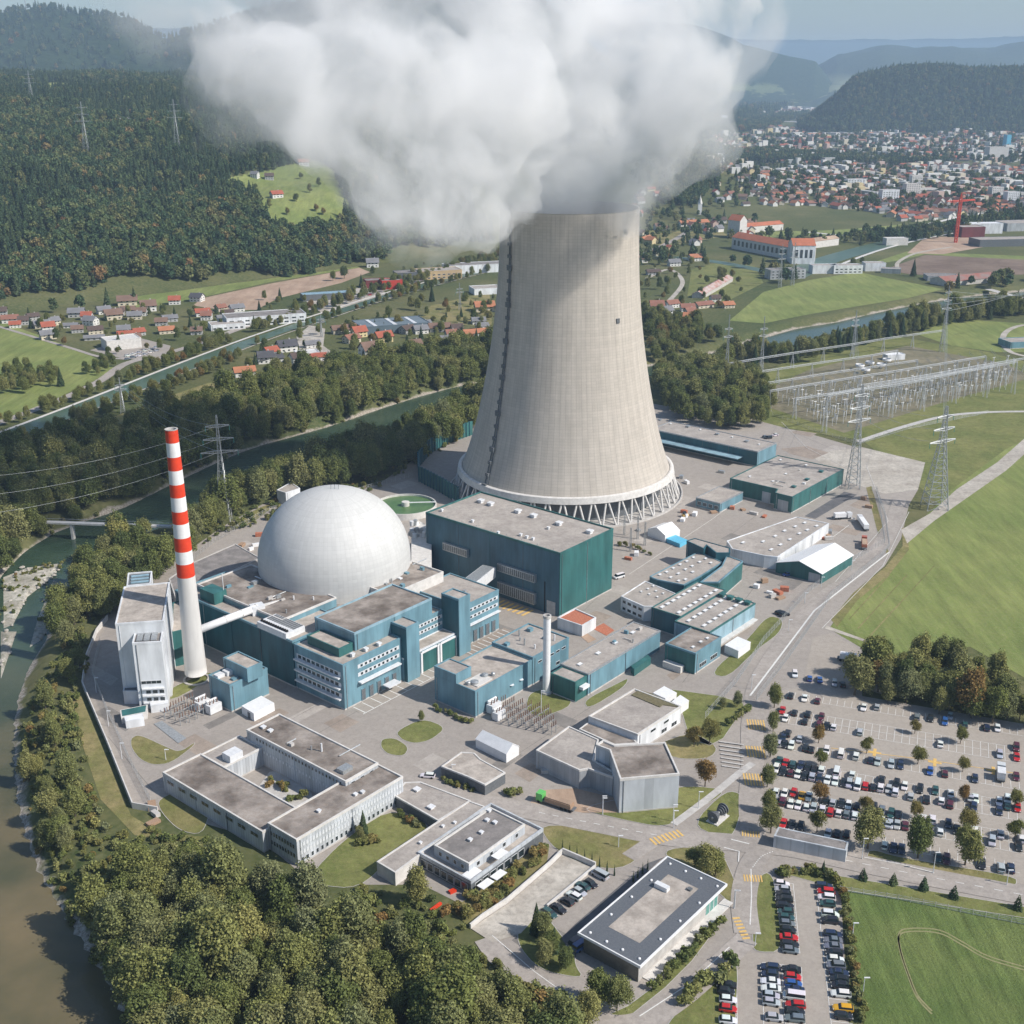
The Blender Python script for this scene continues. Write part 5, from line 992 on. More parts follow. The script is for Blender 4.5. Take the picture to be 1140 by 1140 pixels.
pc.data.materials.clear(); pc.data.materials.append(vol_mat('steam', (.975, .975, .979), .062, 0, (.032, .41, .66, .2))); pv.data.materials.clear(); pv.data.materials.append(vol_mat('thin_steam', (.978, .98, .986), .026, 0, (.022, .45, .74, .25)))
for o_ in (pc, pv): o_.parent = pl_; o_.location = -pl_.location
# ------------------------------------------------------------------ foliage
def leaf_mat(name, stops, rough=.75):
    m = bpy.data.materials.new(name); m.use_nodes = True; nt = m.node_tree; nt.nodes.clear(); MATS[name] = m
    o = nt.nodes.new('ShaderNodeOutputMaterial'); oi = nt.nodes.new('ShaderNodeObjectInfo'); ge = nt.nodes.new('ShaderNodeNewGeometry')
    cr = nt.nodes.new('ShaderNodeValToRGB'); e = cr.color_ramp.elements; e[0].position, e[0].color = 0, (*stops[0][1], 1); e[1].position, e[1].color = 1, (*stops[-1][1], 1)
    for p_, c_ in stops[1:-1]: k = e.new(p_); k.color = (*c_, 1)
    nt.links.new(oi.outputs['Random'], cr.inputs[0])
    mr = nt.nodes.new('ShaderNodeMapRange'); mr.inputs['To Min'].default_value = .55; mr.inputs['To Max'].default_value = 1.5; nt.links.new(ge.outputs['Random Per Island'], mr.inputs['Value'])
    vm = nt.nodes.new('ShaderNodeVectorMath'); vm.operation = 'SCALE'; nt.links.new(cr.outputs[0], vm.inputs[0]); nt.links.new(mr.outputs[0], vm.inputs['Scale'])
    d = nt.nodes.new('ShaderNodeBsdfDiffuse'); t = nt.nodes.new('ShaderNodeBsdfTranslucent'); mx = nt.nodes.new('ShaderNodeMixShader'); mx.inputs[0].default_value = .22
    for s_ in (d, t): nt.links.new(vm.outputs[0], s_.inputs['Color'])
    nt.links.new(d.outputs[0], mx.inputs[1]); nt.links.new(t.outputs[0], mx.inputs[2]); nt.links.new(mx.outputs[0], o.inputs['Surface']); return m
leaf_b = leaf_mat('broadleaf', [(0, (0.109, 0.139, 0.053)), (.3, (0.143, 0.169, 0.057)), (.6, (0.192, 0.212, 0.070)), (.8, (0.247, 0.246, 0.091)), (1, (0.229, 0.229, 0.099))])
leaf_w = leaf_mat('willow_leaf', [(0, (0.191, 0.207, 0.083)), (.4, (0.233, 0.244, 0.083)), (.7, (0.199, 0.215, 0.108)), (1, (0.299, 0.283, 0.099))])
leaf_c = leaf_mat('conifer_needles', [(0, (0.048, 0.080, 0.045)), (.5, (0.068, 0.104, 0.053)), (1, (0.093, 0.123, 0.059))])
leaf_a = leaf_mat('autumn_leaf', [(0, (0.143, 0.161, 0.054)), (.45, (0.195, 0.189, 0.066)), (.8, (0.247, 0.189, 0.072)), (1, (0.247, 0.154, 0.060))])
leaf_f = leaf_mat('forest_leaf', [(0, (0.060, 0.101, 0.055)), (.35, (0.087, 0.130, 0.060)), (.6, (0.121, 0.156, 0.066)), (.85, (0.168, 0.181, 0.076)), (.96, (0.194, 0.187, 0.083)), (.99, (0.243, 0.187, 0.083)), (1, (0.269, 0.170, 0.083))])
bark = mat('bark', (.09, .07, .055), (.16, .13, .10), 3, .9)
def quads(P, N, S, rng):
    """square leaf clumps at P facing N (normalised), size S"""
    n = len(P); a = rng.normal(size=(n, 3)); x = np.cross(N, a); x /= np.linalg.norm(x, axis=1)[:, None] + 1e-9; y = np.cross(N, x); S = S[:, None] / 2; j = lambda: 1 + rng.uniform(-.35, .35, (n, 1))
    return np.stack([P - x * S * j() - y * S * j(), P + x * S * j() - y * S * .6 * j(), P + x * S * .7 * j() + y * S * j(), P - x * S * .8 * j() + y * S * 1.1 * j()], 1)
def mesh_quads(name, Q, m):
    n = len(Q); me_ = bpy.data.meshes.new(name); me_.vertices.add(n * 4); me_.vertices.foreach_set('co', Q.reshape(-1).astype(np.float32)); me_.loops.add(n * 4); me_.loops.foreach_set('vertex_index', np.arange(n * 4))
    me_.polygons.add(n); me_.polygons.foreach_set('loop_start', np.arange(n) * 4); me_.update(calc_edges=True); me_.materials.append(m); return me_
def crown_broad(seed, h=13, r=5, n=3200, size=.62, lobes=11, low=.25, squash=1.0):
    rng = np.random.default_rng(seed); cz = h * (.5 + low / 2); hz_ = h * (1 - low) / 2; Ls = []
    for i in range(lobes):
        t = rng.uniform(0, 2 * math.pi); ph = rng.uniform(-.8, 1); rr = r * rng.uniform(.2, .5); d = r * .74 * math.cos(ph * 1.2) * rng.uniform(.45, 1)
        Ls.append((d * math.cos(t), d * math.sin(t), cz + hz_ * .68 * math.sin(ph * 1.4), rr, rr * rng.uniform(.9, 1.7) * squash))
    Ls.append((0, 0, cz + hz_ * .45, r * .55, r * .6))
    P = []; N = []; w = np.array([l[3] ** 2 for l in Ls]); w /= w.sum()
    for l, k in zip(Ls, (w * n).astype(int)):
        v = rng.normal(size=(k, 3)); v /= np.linalg.norm(v, axis=1)[:, None]; v[:, 2] = np.where(v[:, 2] < -.4, -v[:, 2], v[:, 2])
        s_ = 1 + rng.normal(0, .17, k) - .3 * (rng.random(k) < .25) + .25 * (rng.random(k) < .06); bump = 1 + .16 * np.sin(v[:, 0] * 5 + l[0]) * np.cos(v[:, 1] * 6 + l[1]) * 1.3
        P.append(np.array(l[:3]) + v * np.array([l[3], l[3], l[4]]) * (s_ * bump)[:, None]); q_ = v * .55 + rng.normal(0, .5, (k, 3)) + np.array([0, 0, .25]); N.append(q_ / np.linalg.norm(q_, axis=1)[:, None])
    P = np.concatenate(P); N = np.concatenate(N)
    return quads(P, N, size * rng.uniform(.55, 1.45, len(P)), rng)
def crown_cone(seed, h=18, r=3.2, n=1500, size=.6, low=.08, power=.85):
    rng = np.random.default_rng(seed); u_ = rng.random(n) ** .62; z = h * (low + (1 - low) * (1 - u_)); tier = .78 + .22 * np.abs(((z / h * 13) % 1) * 2 - 1)
    rr = r * u_ ** power * tier * (1 - .35 * (rng.random(n) < .3) * rng.random(n)); t = rng.uniform(0, 2 * math.pi, n); rr *= 1 + .16 * np.sin(t * 5 + z)
    P = np.stack([rr * np.cos(t), rr * np.sin(t), z - rr * .22], 1); N = np.stack([np.cos(t) * .6, np.sin(t) * .6, np.full(n, .55)], 1) + rng.normal(0, .35, (n, 3)); N /= np.linalg.norm(N, axis=1)[:, None]
    return quads(P, N, size * rng.uniform(.6, 1.4, n) * (.5 + .6 * u_), rng)
def trunk_mesh(h, r, seed, conifer=False):
    rn_ = random.Random(seed); mb = MB(); mb.tube((0, 0, -.4), (0, 0, h * .4), r, r * .7, 8); mb.tube((0, 0, h * .4), (rn_.uniform(-.3, .3), rn_.uniform(-.3, .3), h * .9), r * .7, r * .15, 7)
    if not conifer:
        for k in range(6):
            t = rn_.uniform(0, 6.28); z_ = h * rn_.uniform(.22, .55); L = h * rn_.uniform(.22, .34); mb.tube((0, 0, z_), (L * math.cos(t), L * math.sin(t), z_ + L * .9), r * .45, r * .1, 6)
    me_ = bpy.data.meshes.new('trunk'); me_.from_pydata(mb.v, [], mb.f); me_.materials.append(bark); return me_
KINDS = {}
for k, (f_, m_) in enumerate([(lambda s: crown_broad(s, 13, 5, 9000, .36, 20, .15), leaf_b), (lambda s: crown_broad(s, 15, 4.2, 8500, .36, 22, .1, 1.35), leaf_b), (lambda s: crown_broad(s, 12, 5, 9000, .34, 26, .12, 1.2), leaf_w), (lambda s: crown_broad(s, 12, 4.4, 6500, .36, 16, .22), leaf_a),
                              (lambda s: crown_cone(s, 18, 3.4, 5000, .42), leaf_c), (lambda s: crown_broad(s, 14, 4.4, 9000, .35, 24, .1, 1.3), leaf_w)]):
    KINDS[k] = (mesh_quads('crown', f_(40 + k), m_), trunk_mesh([13, 14, 11, 12, 18, 13][k], [.35, .35, .3, .28, .3, .33][k], k, k == 4))
def tree(x, y, z, k, s, rz, label, group, cat='tree', name='tree', color=None):
    t = thing(name, label, cat, (x, y, z), group, rz); t.scale = (s * random.uniform(.9, 1.12), s * random.uniform(.9, 1.12), s)
    for nm, me_ in (('crown', KINDS[k][0]), ('trunk', KINDS[k][1])):
        o = bpy.data.objects.new(nm, me_); COL.objects.link(o); o.parent = t
    return t
def inpoly(x, y, P):
    x, y = np.asarray(x), np.asarray(y); c = np.zeros(np.shape(x), bool); n = len(P)
    for i in range(n):
        (x0, y0), (x1, y1) = P[i], P[i - 1]
        c ^= ((y0 > y) != (y1 > y)) & (x < (x1 - x0) * (y - y0) / ((y1 - y0) + 1e-12) + x0)
    return c
def proj(x, y, z):
    z = z - CAM_H; d = y * cs - z * sn; u_ = y * sn + z * cs; return 570 + F_PX * x / d, 570 - F_PX * u_ / d
def fill(poly, sp, keep=1.0, river=3.0, z=0):
    P = [tuple(px(a, b)) for a, b in poly]; xs = [p_[0] for p_ in P]; ys = [p_[1] for p_ in P]
    X, Y = np.meshgrid(np.arange(min(xs), max(xs), sp), np.arange(min(ys), max(ys), sp * .9)); X[1::2] += sp / 2
    X = X.ravel() + RNG.uniform(-.36, .36, X.size) * sp; Y = Y.ravel() + RNG.uniform(-.36, .36, Y.size) * sp
    k = inpoly(X, Y, P) & (RNG.random(X.size) < keep) & (seg_d(X, Y, RS, RWS) > river) & (seg_d(X, Y, CAN, [23] * len(CAN)) > 0)
    return np.stack([X[k], Y[k]], 1)
WOODS = []   # (x, y, kind, scale, area)
def grove(area_, poly, sp, kinds, smin, smax, keep=1.0, river=3.0):
    for x, y in fill(poly, sp, keep, river): WOODS.append((x, y, random.choice(kinds), random.uniform(smin * .85, smax) * (1.25 if random.random() < .12 else 1), area_))
grove('riverside wood', [(120, 990), (200, 975), (250, 990), (300, 1015), (400, 1048), (480, 1082), (560, 1128), (640, 1170), (660, 1320), (40, 1320), (150, 1150), (122, 1080), (90, 1020)], 6.6, [0, 1, 2, 2, 5, 5, 0], .8, 1.25, .95)
grove('left river bank', [(62, 700), (100, 690), (92, 735), (70, 790), (85, 870), (120, 950), (90, 1000), (52, 930), (35, 850), (38, 780)], 7.5, [0, 1, 2, 2, 5], .45, .85, .45)
grove('left river bank', [(20, 830), (60, 820), (75, 860), (100, 930), (50, 960), (28, 900)], 8, [2, 5, 0], .4, .7, .18)
grove('wood by the footbridge', [(90, 640), (130, 605), (185, 615), (198, 640), (130, 690), (100, 700), (72, 705), (62, 690)], 7, [0, 1, 5], .75, 1.2)
grove('river bank behind the dome', [(200, 600), (235, 570), (300, 545), (330, 530), (420, 508), (470, 482), (520, 458), (545, 450), (550, 462), (515, 490), (465, 515), (415, 538), (300, 556), (240, 592), (208, 625)], 7.5, [0, 1, 0, 5], 1.0, 1.45, .95, .5)
grove('wood across the river', [(-40, 545), (0, 520), (60, 508), (130, 492), (200, 462), (300, 432), (400, 416), (470, 402), (560, 386), (560, 420), (500, 426), (450, 438), (390, 460), (330, 478), (270, 498), (200, 545), (150, 570), (80, 600), (0, 660), (-60, 720)], 8, [0, 1, 0, 1, 5], .9, 1.4, 1, .5)
grove('clump behind the car park', [(948, 760), (962, 742), (1000, 745), (1060, 752), (1125, 780), (1160, 812), (1080, 805), (985, 785), (950, 775)], 6.4, [0, 1, 3, 2, 5], .7, 1.15)
grove('wood right of the tower', [(722, 412), (790, 405), (850, 432), (862, 462), (850, 478), (800, 482), (740, 462)], 8.5, [0, 1, 0, 5], .8, 1.15)
grove('wood right of the tower', [(712, 350), (780, 365), (812, 392), (790, 402), (728, 405)], 10, [0, 1, 5, 3], .7, 1.1, .9)
grove('right river bank', [(800, 400), (850, 372), (900, 362), (960, 345), (1060, 328), (1180, 318), (1180, 322), (1060, 335), (960, 355), (880, 372), (840, 385)], 9, [0, 1, 5, 3], .7, 1.1, .8)
grove('right river bank', [(925, 388), (1020, 358), (1100, 345), (1180, 340), (1180, 348), (1060, 362), (980, 380), (900, 405), (840, 408), (800, 412), (800, 402), (880, 395)], 9, [0, 1, 5, 4], .7, 1.2, .85)
grove('canal hedge', [(-20, 488), (0, 476), (120, 432), (250, 378), (262, 384), (130, 440), (0, 486)], 7, [0, 1, 3, 5], .5, .85, .95, 0)
grove('canal hedge', [(10, 500), (100, 462), (210, 420), (270, 392), (270, 402), (200, 432), (110, 470), (20, 508)], 7, [0, 3, 5], .4, .75, .9, 0)
grove('canal hedge', [(280, 368), (420, 322), (560, 284), (560, 300), (420, 340), (285, 385)], 9, [0, 1, 3, 5], .5, .9, .9, 0)
grove('field hedge', [(0, 428), (20, 415), (70, 418), (68, 430), (20, 440), (0, 438)], 9, [0, 1], .7, .9, .9, 0)
grove('field hedge', [(92, 418), (118, 402), (132, 406), (110, 420)], 8, [0, 1], .5, .7, .9, 0)
grove('village garden', [(0, 365), (120, 400), (200, 395), (260, 375), (360, 340), (300, 330), (240, 345), (100, 345), (0, 350)], 20, [0, 1, 3, 4], .4, .8, .55, 0)
grove('village garden', [(270, 420), (300, 385), (380, 360), (480, 335), (560, 330), (560, 390), (450, 400), (350, 420)], 17, [0, 1, 3, 4, 5], .4, .85, .6, 0)
grove('village garden', [(400, 305), (560, 280), (560, 300), (420, 322)], 24, [0, 1, 3], .4, .7, .5, 0)
grove('farm garden', [(706, 300), (760, 285), (800, 300), (850, 330), (790, 350), (720, 345)], 22, [0, 1, 3], .5, .9, .5, 0)
WOODS.sort(key=lambda w_: w_[0] ** 2 + w_[1] ** 2)
# far trees: points on slopes, as (x,y,z,scale,kind)
FAR = []
def far_add(X, Y, smin, smax, conif=.3, zoff=0):
    Z = H(X, Y); pxx, pyy = proj(X, Y, Z + 8); k = (pxx > -20) & (pxx < 1160) & (pyy > -20) & (pyy < 1170); X, Y, Z = X[k], Y[k], Z[k]
    s_ = RNG.uniform(smin, smax, len(X)); cn = (RNG.random(len(X)) < conif * (.4 + 1.2 * (np.sin(X * .006) * np.cos(Y * .005) > 0)))
    kk = np.where(cn, 2 + RNG.integers(0, 2, len(X)), RNG.integers(0, 2, len(X)))
    FAR.append(np.stack([X, Y, Z, s_, kk], 1))
sp = 8.4; X, Y = np.meshgrid(np.arange(-1700, 0, sp), np.arange(900, 4000, sp)); X = X.ravel() + RNG.uniform(-3.4, 3.4, X.size); Y = Y.ravel() + RNG.uniform(-3.4, 3.4, Y.size)
n_ = (X - HB0.x) * hn.x + (Y - HB0.y) * hn.y; t_ = (X - HB0.x) * hd.x + (Y - HB0.y) * hd.y
edge = 25 + 18 * np.sin(t_ * .013) + 10 * np.sin(t_ * .05)
k = (n_ > edge) & (X / Y < -.005 - .03 * np.sin(Y * .004))
X, Y = X[k], Y[k]; qx, qy = proj(X, Y, H(X, Y))
CLR = [[(243, 205), (262, 196), (300, 190), (352, 178), (372, 190), (392, 235), (375, 252), (340, 262), (300, 250), (285, 222), (255, 212)], [(20, 98), (60, 92), (130, 97), (60, 103)], [(110, 137), (150, 134), (150, 143), (112, 145)], [(225, 128), (260, 126), (258, 133)]]
for c_ in CLR: kk = ~inpoly(qx, qy, c_); X, Y, qx, qy = X[kk], Y[kk], qx[kk], qy[kk]
k = (Y < 2300) | (RNG.random(len(X)) < .6); far_add(X[k], Y[k], .65, 1.45, .5)
def far_poly(poly, sp, keep, smin=.7, smax=1.2, conif=.25):
    P = fill(poly, sp, keep)
    if len(P): far_add(P[:, 0], P[:, 1], smin, smax, conif)
far_poly([(735, 232), (745, 205), (770, 185), (792, 200), (800, 222), (770, 236)], 8.5, .95)
far_poly([(690, 186), (780, 170), (900, 176), (1000, 181), (1060, 184), (1000, 187), (900, 184), (780, 180)], 14, .9, 1, 1.6)
far_poly([(690, 170), (740, 150), (800, 135), (900, 128), (860, 145), (800, 155), (740, 172)], 20, .9, 1.2, 2)
far_poly([(735, 160), (790, 120), (830, 100), (900, 96), (905, 110), (860, 130), (800, 140)], 42, .8, 2.0, 3.6)
far_poly([(700, 290), (760, 282), (850, 300), (900, 310), (880, 318), (800, 290), (720, 300)], 16, .5)
far_poly([(960, 262), (1010, 262), (1100, 245), (1140, 238), (1140, 250), (1040, 268), (965, 272)], 12, .7, .8, 1.3)
far_poly([(1050, 320), (1140, 312), (1180, 312), (1180, 325), (1060, 335)], 12, .5)
far_poly([(720, 245), (780, 240), (845, 232), (840, 215), (730, 222)], 22, .5, .6, 1)
far_poly([(705, 215), (780, 190), (900, 185), (1000, 190), (1140, 200), (1180, 240), (1080, 238), (1000, 240), (900, 232), (840, 230), (760, 225), (700, 225)], 19, .6, .5, 1.2)
far_poly([(705, 238), (780, 240), (840, 245), (845, 262), (790, 275), (705, 300)], 17, .42, .5, 1)
far_poly([(840, 262), (1000, 264), (1010, 272), (900, 276), (850, 275)], 15, .5, .5, 1.1)
far_poly([(790, 158), (900, 150), (1140, 150), (1180, 190), (1000, 180), (860, 172)], 40, .6, .9, 1.6)
def hill_trees(ob, n, s0, s1, seed):
    me_ = ob.data; rg = np.random.default_rng(seed); V_ = np.array([v.co for v in me_.vertices]); F_ = np.array([tuple(p_.vertices) for p_ in me_.polygons]); f_ = F_[rg.integers(0, len(F_), n)]; a, b_ = rg.random((n, 1)), rg.random((n, 1))
    P_ = (V_[f_[:, 0]] * (1 - a) + V_[f_[:, 1]] * a) * (1 - b_) + (V_[f_[:, 3]] * (1 - a) + V_[f_[:, 2]] * a) * b_; q_ = proj(P_[:, 0], P_[:, 1], P_[:, 2]); k = (q_[0] > -10) & (q_[0] < 1150) & (q_[1] > -5) & (P_[:, 2] > 12); P_ = P_[k]; n = len(P_)
    FAR.append(np.concatenate([P_, rg.uniform(s0, s1, (n, 1)), rg.integers(0, 4, (n, 1))], 1))
hill_trees(H2, 14000, 1.0, 2.0, 1); hill_trees(H1, 9000, 1.2, 2.2, 2)
BRUSH = []
def brush(poly, sp, keep=.8, s0=.5, s1=1.3):
    for x, y in fill(poly, sp, keep, .5): BRUSH.append((x, y, Hs(x, y) - .2, random.uniform(s0, s1), random.choice([0, 1, 2, 0])))
brush([(20, 800), (90, 690), (100, 735), (85, 790), (95, 850), (125, 930), (170, 925), (240, 940), (300, 990), (150, 1150), (120, 1100), (70, 1000), (40, 940)], 3.0, .62)
for bx, by in [(25, 640), (40, 636), (58, 630), (15, 660), (8, 680), (30, 655), (45, 645), (60, 628), (5, 650), (66, 660), (55, 690), (78, 935), (90, 960), (98, 985), (40, 870), (48, 905)]:
    p_ = px(bx, by, -4.5)
    for _ in range(5): BRUSH.append((p_.x + random.uniform(-5, 5), p_.y + random.uniform(-5, 5), -4.9, random.uniform(.4, .9), random.choice([0, 1, 2])))
brush([(60, 700), (120, 640), (180, 600), (260, 560), (420, 520), (540, 450), (545, 470), (420, 545), (250, 595), (150, 650), (110, 690)], 4.5, .7); brush([(-40, 560), (100, 520), (300, 440), (560, 395), (560, 425), (450, 450), (330, 490), (200, 545), (100, 600), (-40, 700)], 7, .5, .8, 1.6)
brush([(800, 412), (860, 375), (960, 350), (1140, 325), (1180, 335), (1000, 375), (880, 405)], 7, .7, .7, 1.5); brush([(520, 1060), (620, 1110), (660, 1140), (640, 1200), (560, 1160), (480, 1090)], 3.2, .75); brush([(400, 990), (470, 990), (520, 1030), (500, 1060), (420, 1030)], 3.5, .5)
# ------------------------------------------------------------------ place trees
AREA_LABEL = {'riverside wood': 'in the dense riverside wood at the bottom left', 'left river bank': 'on the bank between river and perimeter road', 'wood by the footbridge': 'in the clump by the river footbridge',
              'clump behind the car park': 'in the dark clump behind the car park'}
LOOK = {0: 'round dark green tree', 1: 'tall dark green tree', 2: 'light green willow', 3: 'yellowing autumn tree', 4: 'dark pointed conifer', 5: 'bushy light green tree'}
N_IND = 215; rest = []; SRC = {}
for i, (x, y, k, s_, ar) in enumerate(WOODS):
    vis = proj(x, y, 6); inside = -25 < vis[0] < 1165 and -20 < vis[1] < 1180
    if inside and N_IND > 0 and ar in AREA_LABEL:
        N_IND -= 1; t = tree(x, y, Hs(x, y) - .2, k, s_, random.uniform(0, 6.28), f'{LOOK[k]} {AREA_LABEL[ar]}', f'trees {AREA_LABEL[ar]}')
        SRC.setdefault(k, t.children[0])
    elif inside: rest.append((x, y, Hs(x, y) - .2, s_, k))
def scatter(name, pts, srcs, seed=1):
    """one woodland object: a point cloud whose points carry the trees' crowns"""
    pts = np.asarray(pts, float); n = len(pts); me_ = bpy.data.meshes.new(name); me_.vertices.add(n); me_.vertices.foreach_set('co', pts[:, :3].ravel().astype(np.float32))
    for nm, ty, dat in (('sc', 'FLOAT', pts[:, 3]), ('kd', 'INT', pts[:, 4].astype(int)), ('rt', 'FLOAT', np.random.default_rng(seed).uniform(0, 6.28, n))):
        at = me_.attributes.new(nm, ty, 'POINT'); at.data.foreach_set('value', dat.astype(np.float32) if ty == 'FLOAT' else dat.astype(np.int32))
    ob = bpy.data.objects.new(name, me_); COL.objects.link(ob)
    ng = bpy.data.node_groups.new(name, 'GeometryNodeTree'); ng.interface.new_socket('Geometry', in_out='INPUT', socket_type='NodeSocketGeometry'); ng.interface.new_socket('Geometry', in_out='OUTPUT', socket_type='NodeSocketGeometry')
    N = ng.nodes; L = ng.links; gi = N.new('NodeGroupInput'); go = N.new('NodeGroupOutput'); m2p = N.new('GeometryNodeMeshToPoints'); L.new(gi.outputs[0], m2p.inputs[0])
    iop = N.new('GeometryNodeInstanceOnPoints'); L.new(m2p.outputs[0], iop.inputs['Points']); g2i = N.new('GeometryNodeGeometryToInstance')
    for s_ in reversed(srcs):     # the join keeps reversed link order
        oi = N.new('GeometryNodeObjectInfo'); oi.inputs['Object'].default_value = s_; oi.transform_space = 'ORIGINAL'; L.new(oi.outputs['Geometry'], g2i.inputs[0])
    def att(nm, ty):
        a = N.new('GeometryNodeInputNamedAttribute'); a.data_type = ty; a.inputs['Name'].default_value = nm; return a.outputs['Attribute']
    L.new(g2i.outputs[0], iop.inputs['Instance']); iop.inputs['Pick Instance'].default_value = True; L.new(att('kd', 'INT'), iop.inputs['Instance Index'])
    cb = N.new('ShaderNodeCombineXYZ'); L.new(att('rt', 'FLOAT'), cb.inputs[2]); L.new(cb.outputs[0], iop.inputs['Rotation'])
    L.new(att('sc', 'FLOAT'), iop.inputs['Scale']); L.new(iop.outputs[0], go.inputs[0])
    md = ob.modifiers.new('scatter', 'NODES'); md.node_group = ng; return tag(ob, kind='stuff')
# 4 smaller-detail trees that really stand at the forest edge and are repeated through the far woods
fsrc = []
for k, (Q, m_) in enumerate([(crown_broad(70, 13, 5.4, 620, 1.35, 8, .1), leaf_f), (crown_broad(71, 15, 5, 620, 1.35, 9, .08), leaf_f), (crown_cone(72, 20, 3.8, 420, 1.3), leaf_c), (crown_cone(73, 17, 3.4, 380, 1.3), leaf_c)]):
    me_ = mesh_quads('forest_tree', Q, m_); p_ = hp(60 + 30 * k, 348 - k * 3); o = bpy.data.objects.new('forest_tree', me_); COL.objects.link(o); o.location = p_
    tag(o, ['rounded tree at the lower edge of the hillside forest, leftmost of four', 'taller rounded tree at the hillside forest edge behind the village', 'pointed conifer at the hillside forest edge behind the village', 'small conifer at the forest edge, nearest the ploughed field'][k], 'tree', 'trees at the forest edge'); fsrc.append(o)
for k in range(6):
    if k not in SRC: t = tree(*px(20 + 12 * k, 430), 0, k, .8, 1, f'{LOOK[k]} in the hedge across the field', 'hedge trees'); SRC[k] = t.children[0]
if rest:
    rest = np.array(rest); scatter('woodland', rest, [SRC[k] for k in range(6)])
scatter('forest', np.concatenate(FAR), fsrc, 2)
# individually standing trees
def solo(k_, x, y, kind, s_, label, group=None, crop='P', cat='tree', name='tree'):
    p_ = g(crop, x, y); return tree(p_.x, p_.y, 0, kind, s_, random.uniform(0, 6.28), label, group, cat, name)
PK = [('Q1', 90, 440, 5, .5), ('Q1', 80, 640, 5, .42), ('Q1', 55, 860, 5, .48), ('Q3', 30, 200, 5, .42), ('Q3', 40, 420, 5, .42), ('Q3', 60, 590, 0, .55),
      ('Q1', 465, 740, 3, .42), ('Q1', 870, 830, 3, .4), ('Q1', 480, 930, 3, .36), ('Q2', 215, 660, 3, .33), ('Q2', 600, 745, 3, .42), ('Q2', 240, 920, 3, .42), ('Q2', 620, 985, 3, .36),
      ('Q3', 470, 320, 3, .42), ('Q3', 450, 580, 3, .48), ('Q3', 860, 420, 3, .38), ('Q3', 880, 720, 0, .78), ('Q4', 240, 800, 0, .78), ('Q4', 640, 860, 0, .74), ('Q4', 215, 470, 3, .4), ('Q4', 630, 320, 3, .36), ('Q4', 650, 580, 3, .5), ('Q4', 1060, 370, 3, .4), ('Q4', 1060, 640, 3, .42)]
PKL = ['dark round tree at the top of the row along the car park edge', 'slim tree second down the row along the car park edge', 'light tree third down the row along the car park edge', 'small tree fourth down the row along the car park edge', 'bushy tree fifth down the row along the car park edge', 'dark tree at the left end of the long car park shed',
       'small yellowing tree among parked cars, upper left of the car park', 'small tree beside the yellow arrow marking, left one', 'tiny tree shading a white car in the third car row', 'tiny reddish tree among empty bays near the top of the car park', 'reddish tree right of a lone white car in the upper bays', 'sparse tree beside the right yellow marking', 'bare sparse tree near the right yellow marking',
       'yellowing tree in the lower left double car row, near the yellow car', 'yellowing tree behind the long shed roof', 'small tree in the lower car row above the big dark tree', 'big dark green tree at the right end of the long shed', 'big dark spreading tree on the car park verge, middle one of three', 'big round dark tree on the car park verge, right of three', 'small green tree left of two white cars in the lower rows', 'small tree right of a white car in the fifth row', 'orange autumn tree in the lower right of the car park', 'small brown tree above a red car at the right edge', 'small tree at the right edge of the lowest double row']
for (c_, x, y, k, s_), lb_ in zip(PK, PKL): solo(None, x, y, k, s_ * 1.2, lb_, 'car park trees', c_)
for c_, x, y, k, s_, lb_ in [('F', 590, 960, 3, .75, 'loose greyish tree on the lawn right of the polygonal hall'), ('F', 610, 770, 3, .75, 'wide thin-leaved tree behind the polygonal hall'), ('F', 540, 780, 3, .6, 'smaller tree left of the wide one behind the polygonal hall'), ('F', 735, 600, 5, .4, 'slim tree on the triangular lawn by the crossroads'), ('F', 670, 610, 5, .3, 'little tree on the triangular lawn by the white tents'),
                       ('J', 820, 330, 2, .75, 'light drooping tree behind the slate-edged pavilion'), ('J', 760, 290, 2, .5, 'small drooping tree at the back corner of the slate-edged pavilion'), ('J', 860, 330, 2, .6, 'drooping tree nearest the road behind the pavilion'),
                       ('I', 320, 600, 5, .78, 'bright green round tree beside the canteen'), ('I', 825, 720, 4, .55, 'tall conifer on the island between car court and ramp'), ('I', 900, 800, 4, .45, 'second conifer on the island by the car court'), ('I', 860, 850, 2, .55, 'round bushy tree on the island by the car court'), ('I', 950, 870, 0, .45, 'small dark tree at the tip of the island by the ramp'),
                       ('J', 290, 960, 0, .7, 'dark tree below the slate-edged pavilion'), ('J', 380, 990, 2, .75, 'pale bushy tree below the slate-edged pavilion'), ('J', 60, 720, 0, .5, 'dark tree left of the pavilion ramp'), ('J', 20, 640, 2, .6, 'light tree beside the small car court'), ('J', 240, 1060, 2, .7, 'pale tree at the bottom edge below the pavilion'),
                       ('H', 1045, 610, 4, .5, 'conifer against the office quadrangle on the inner lawn'), ('H', 1030, 620, 0, .3, 'bush-like dark tree beside the quadrangle conifer'), ('E', 40, 630, 5, .28, 'small bright tree on the lawn below the blue stepped building'), ('K', 430, 240, 4, .3, 'small conifer on the hedge by the lower car park'),
                       ('N', 345, 125, 0, .8, 'round tree in the ploughed field, left'), ('N', 393, 115, 0, 1.0, 'larger round tree in the ploughed field, right'), ('N', 465, 150, 4, .8, 'dark poplar-like conifer by the red hall'), ('S', 820, 175, 4, 1.1, 'dark conifer by the long red-roofed farm hall'), ('S', 645, 150, 0, .8, 'round tree by the white block beyond the river'), ('S', 672, 140, 0, .6, 'second tree by the white block beyond the river')]:
    solo(None, x, y, k, s_, lb_, None, c_)
bush_src = {}
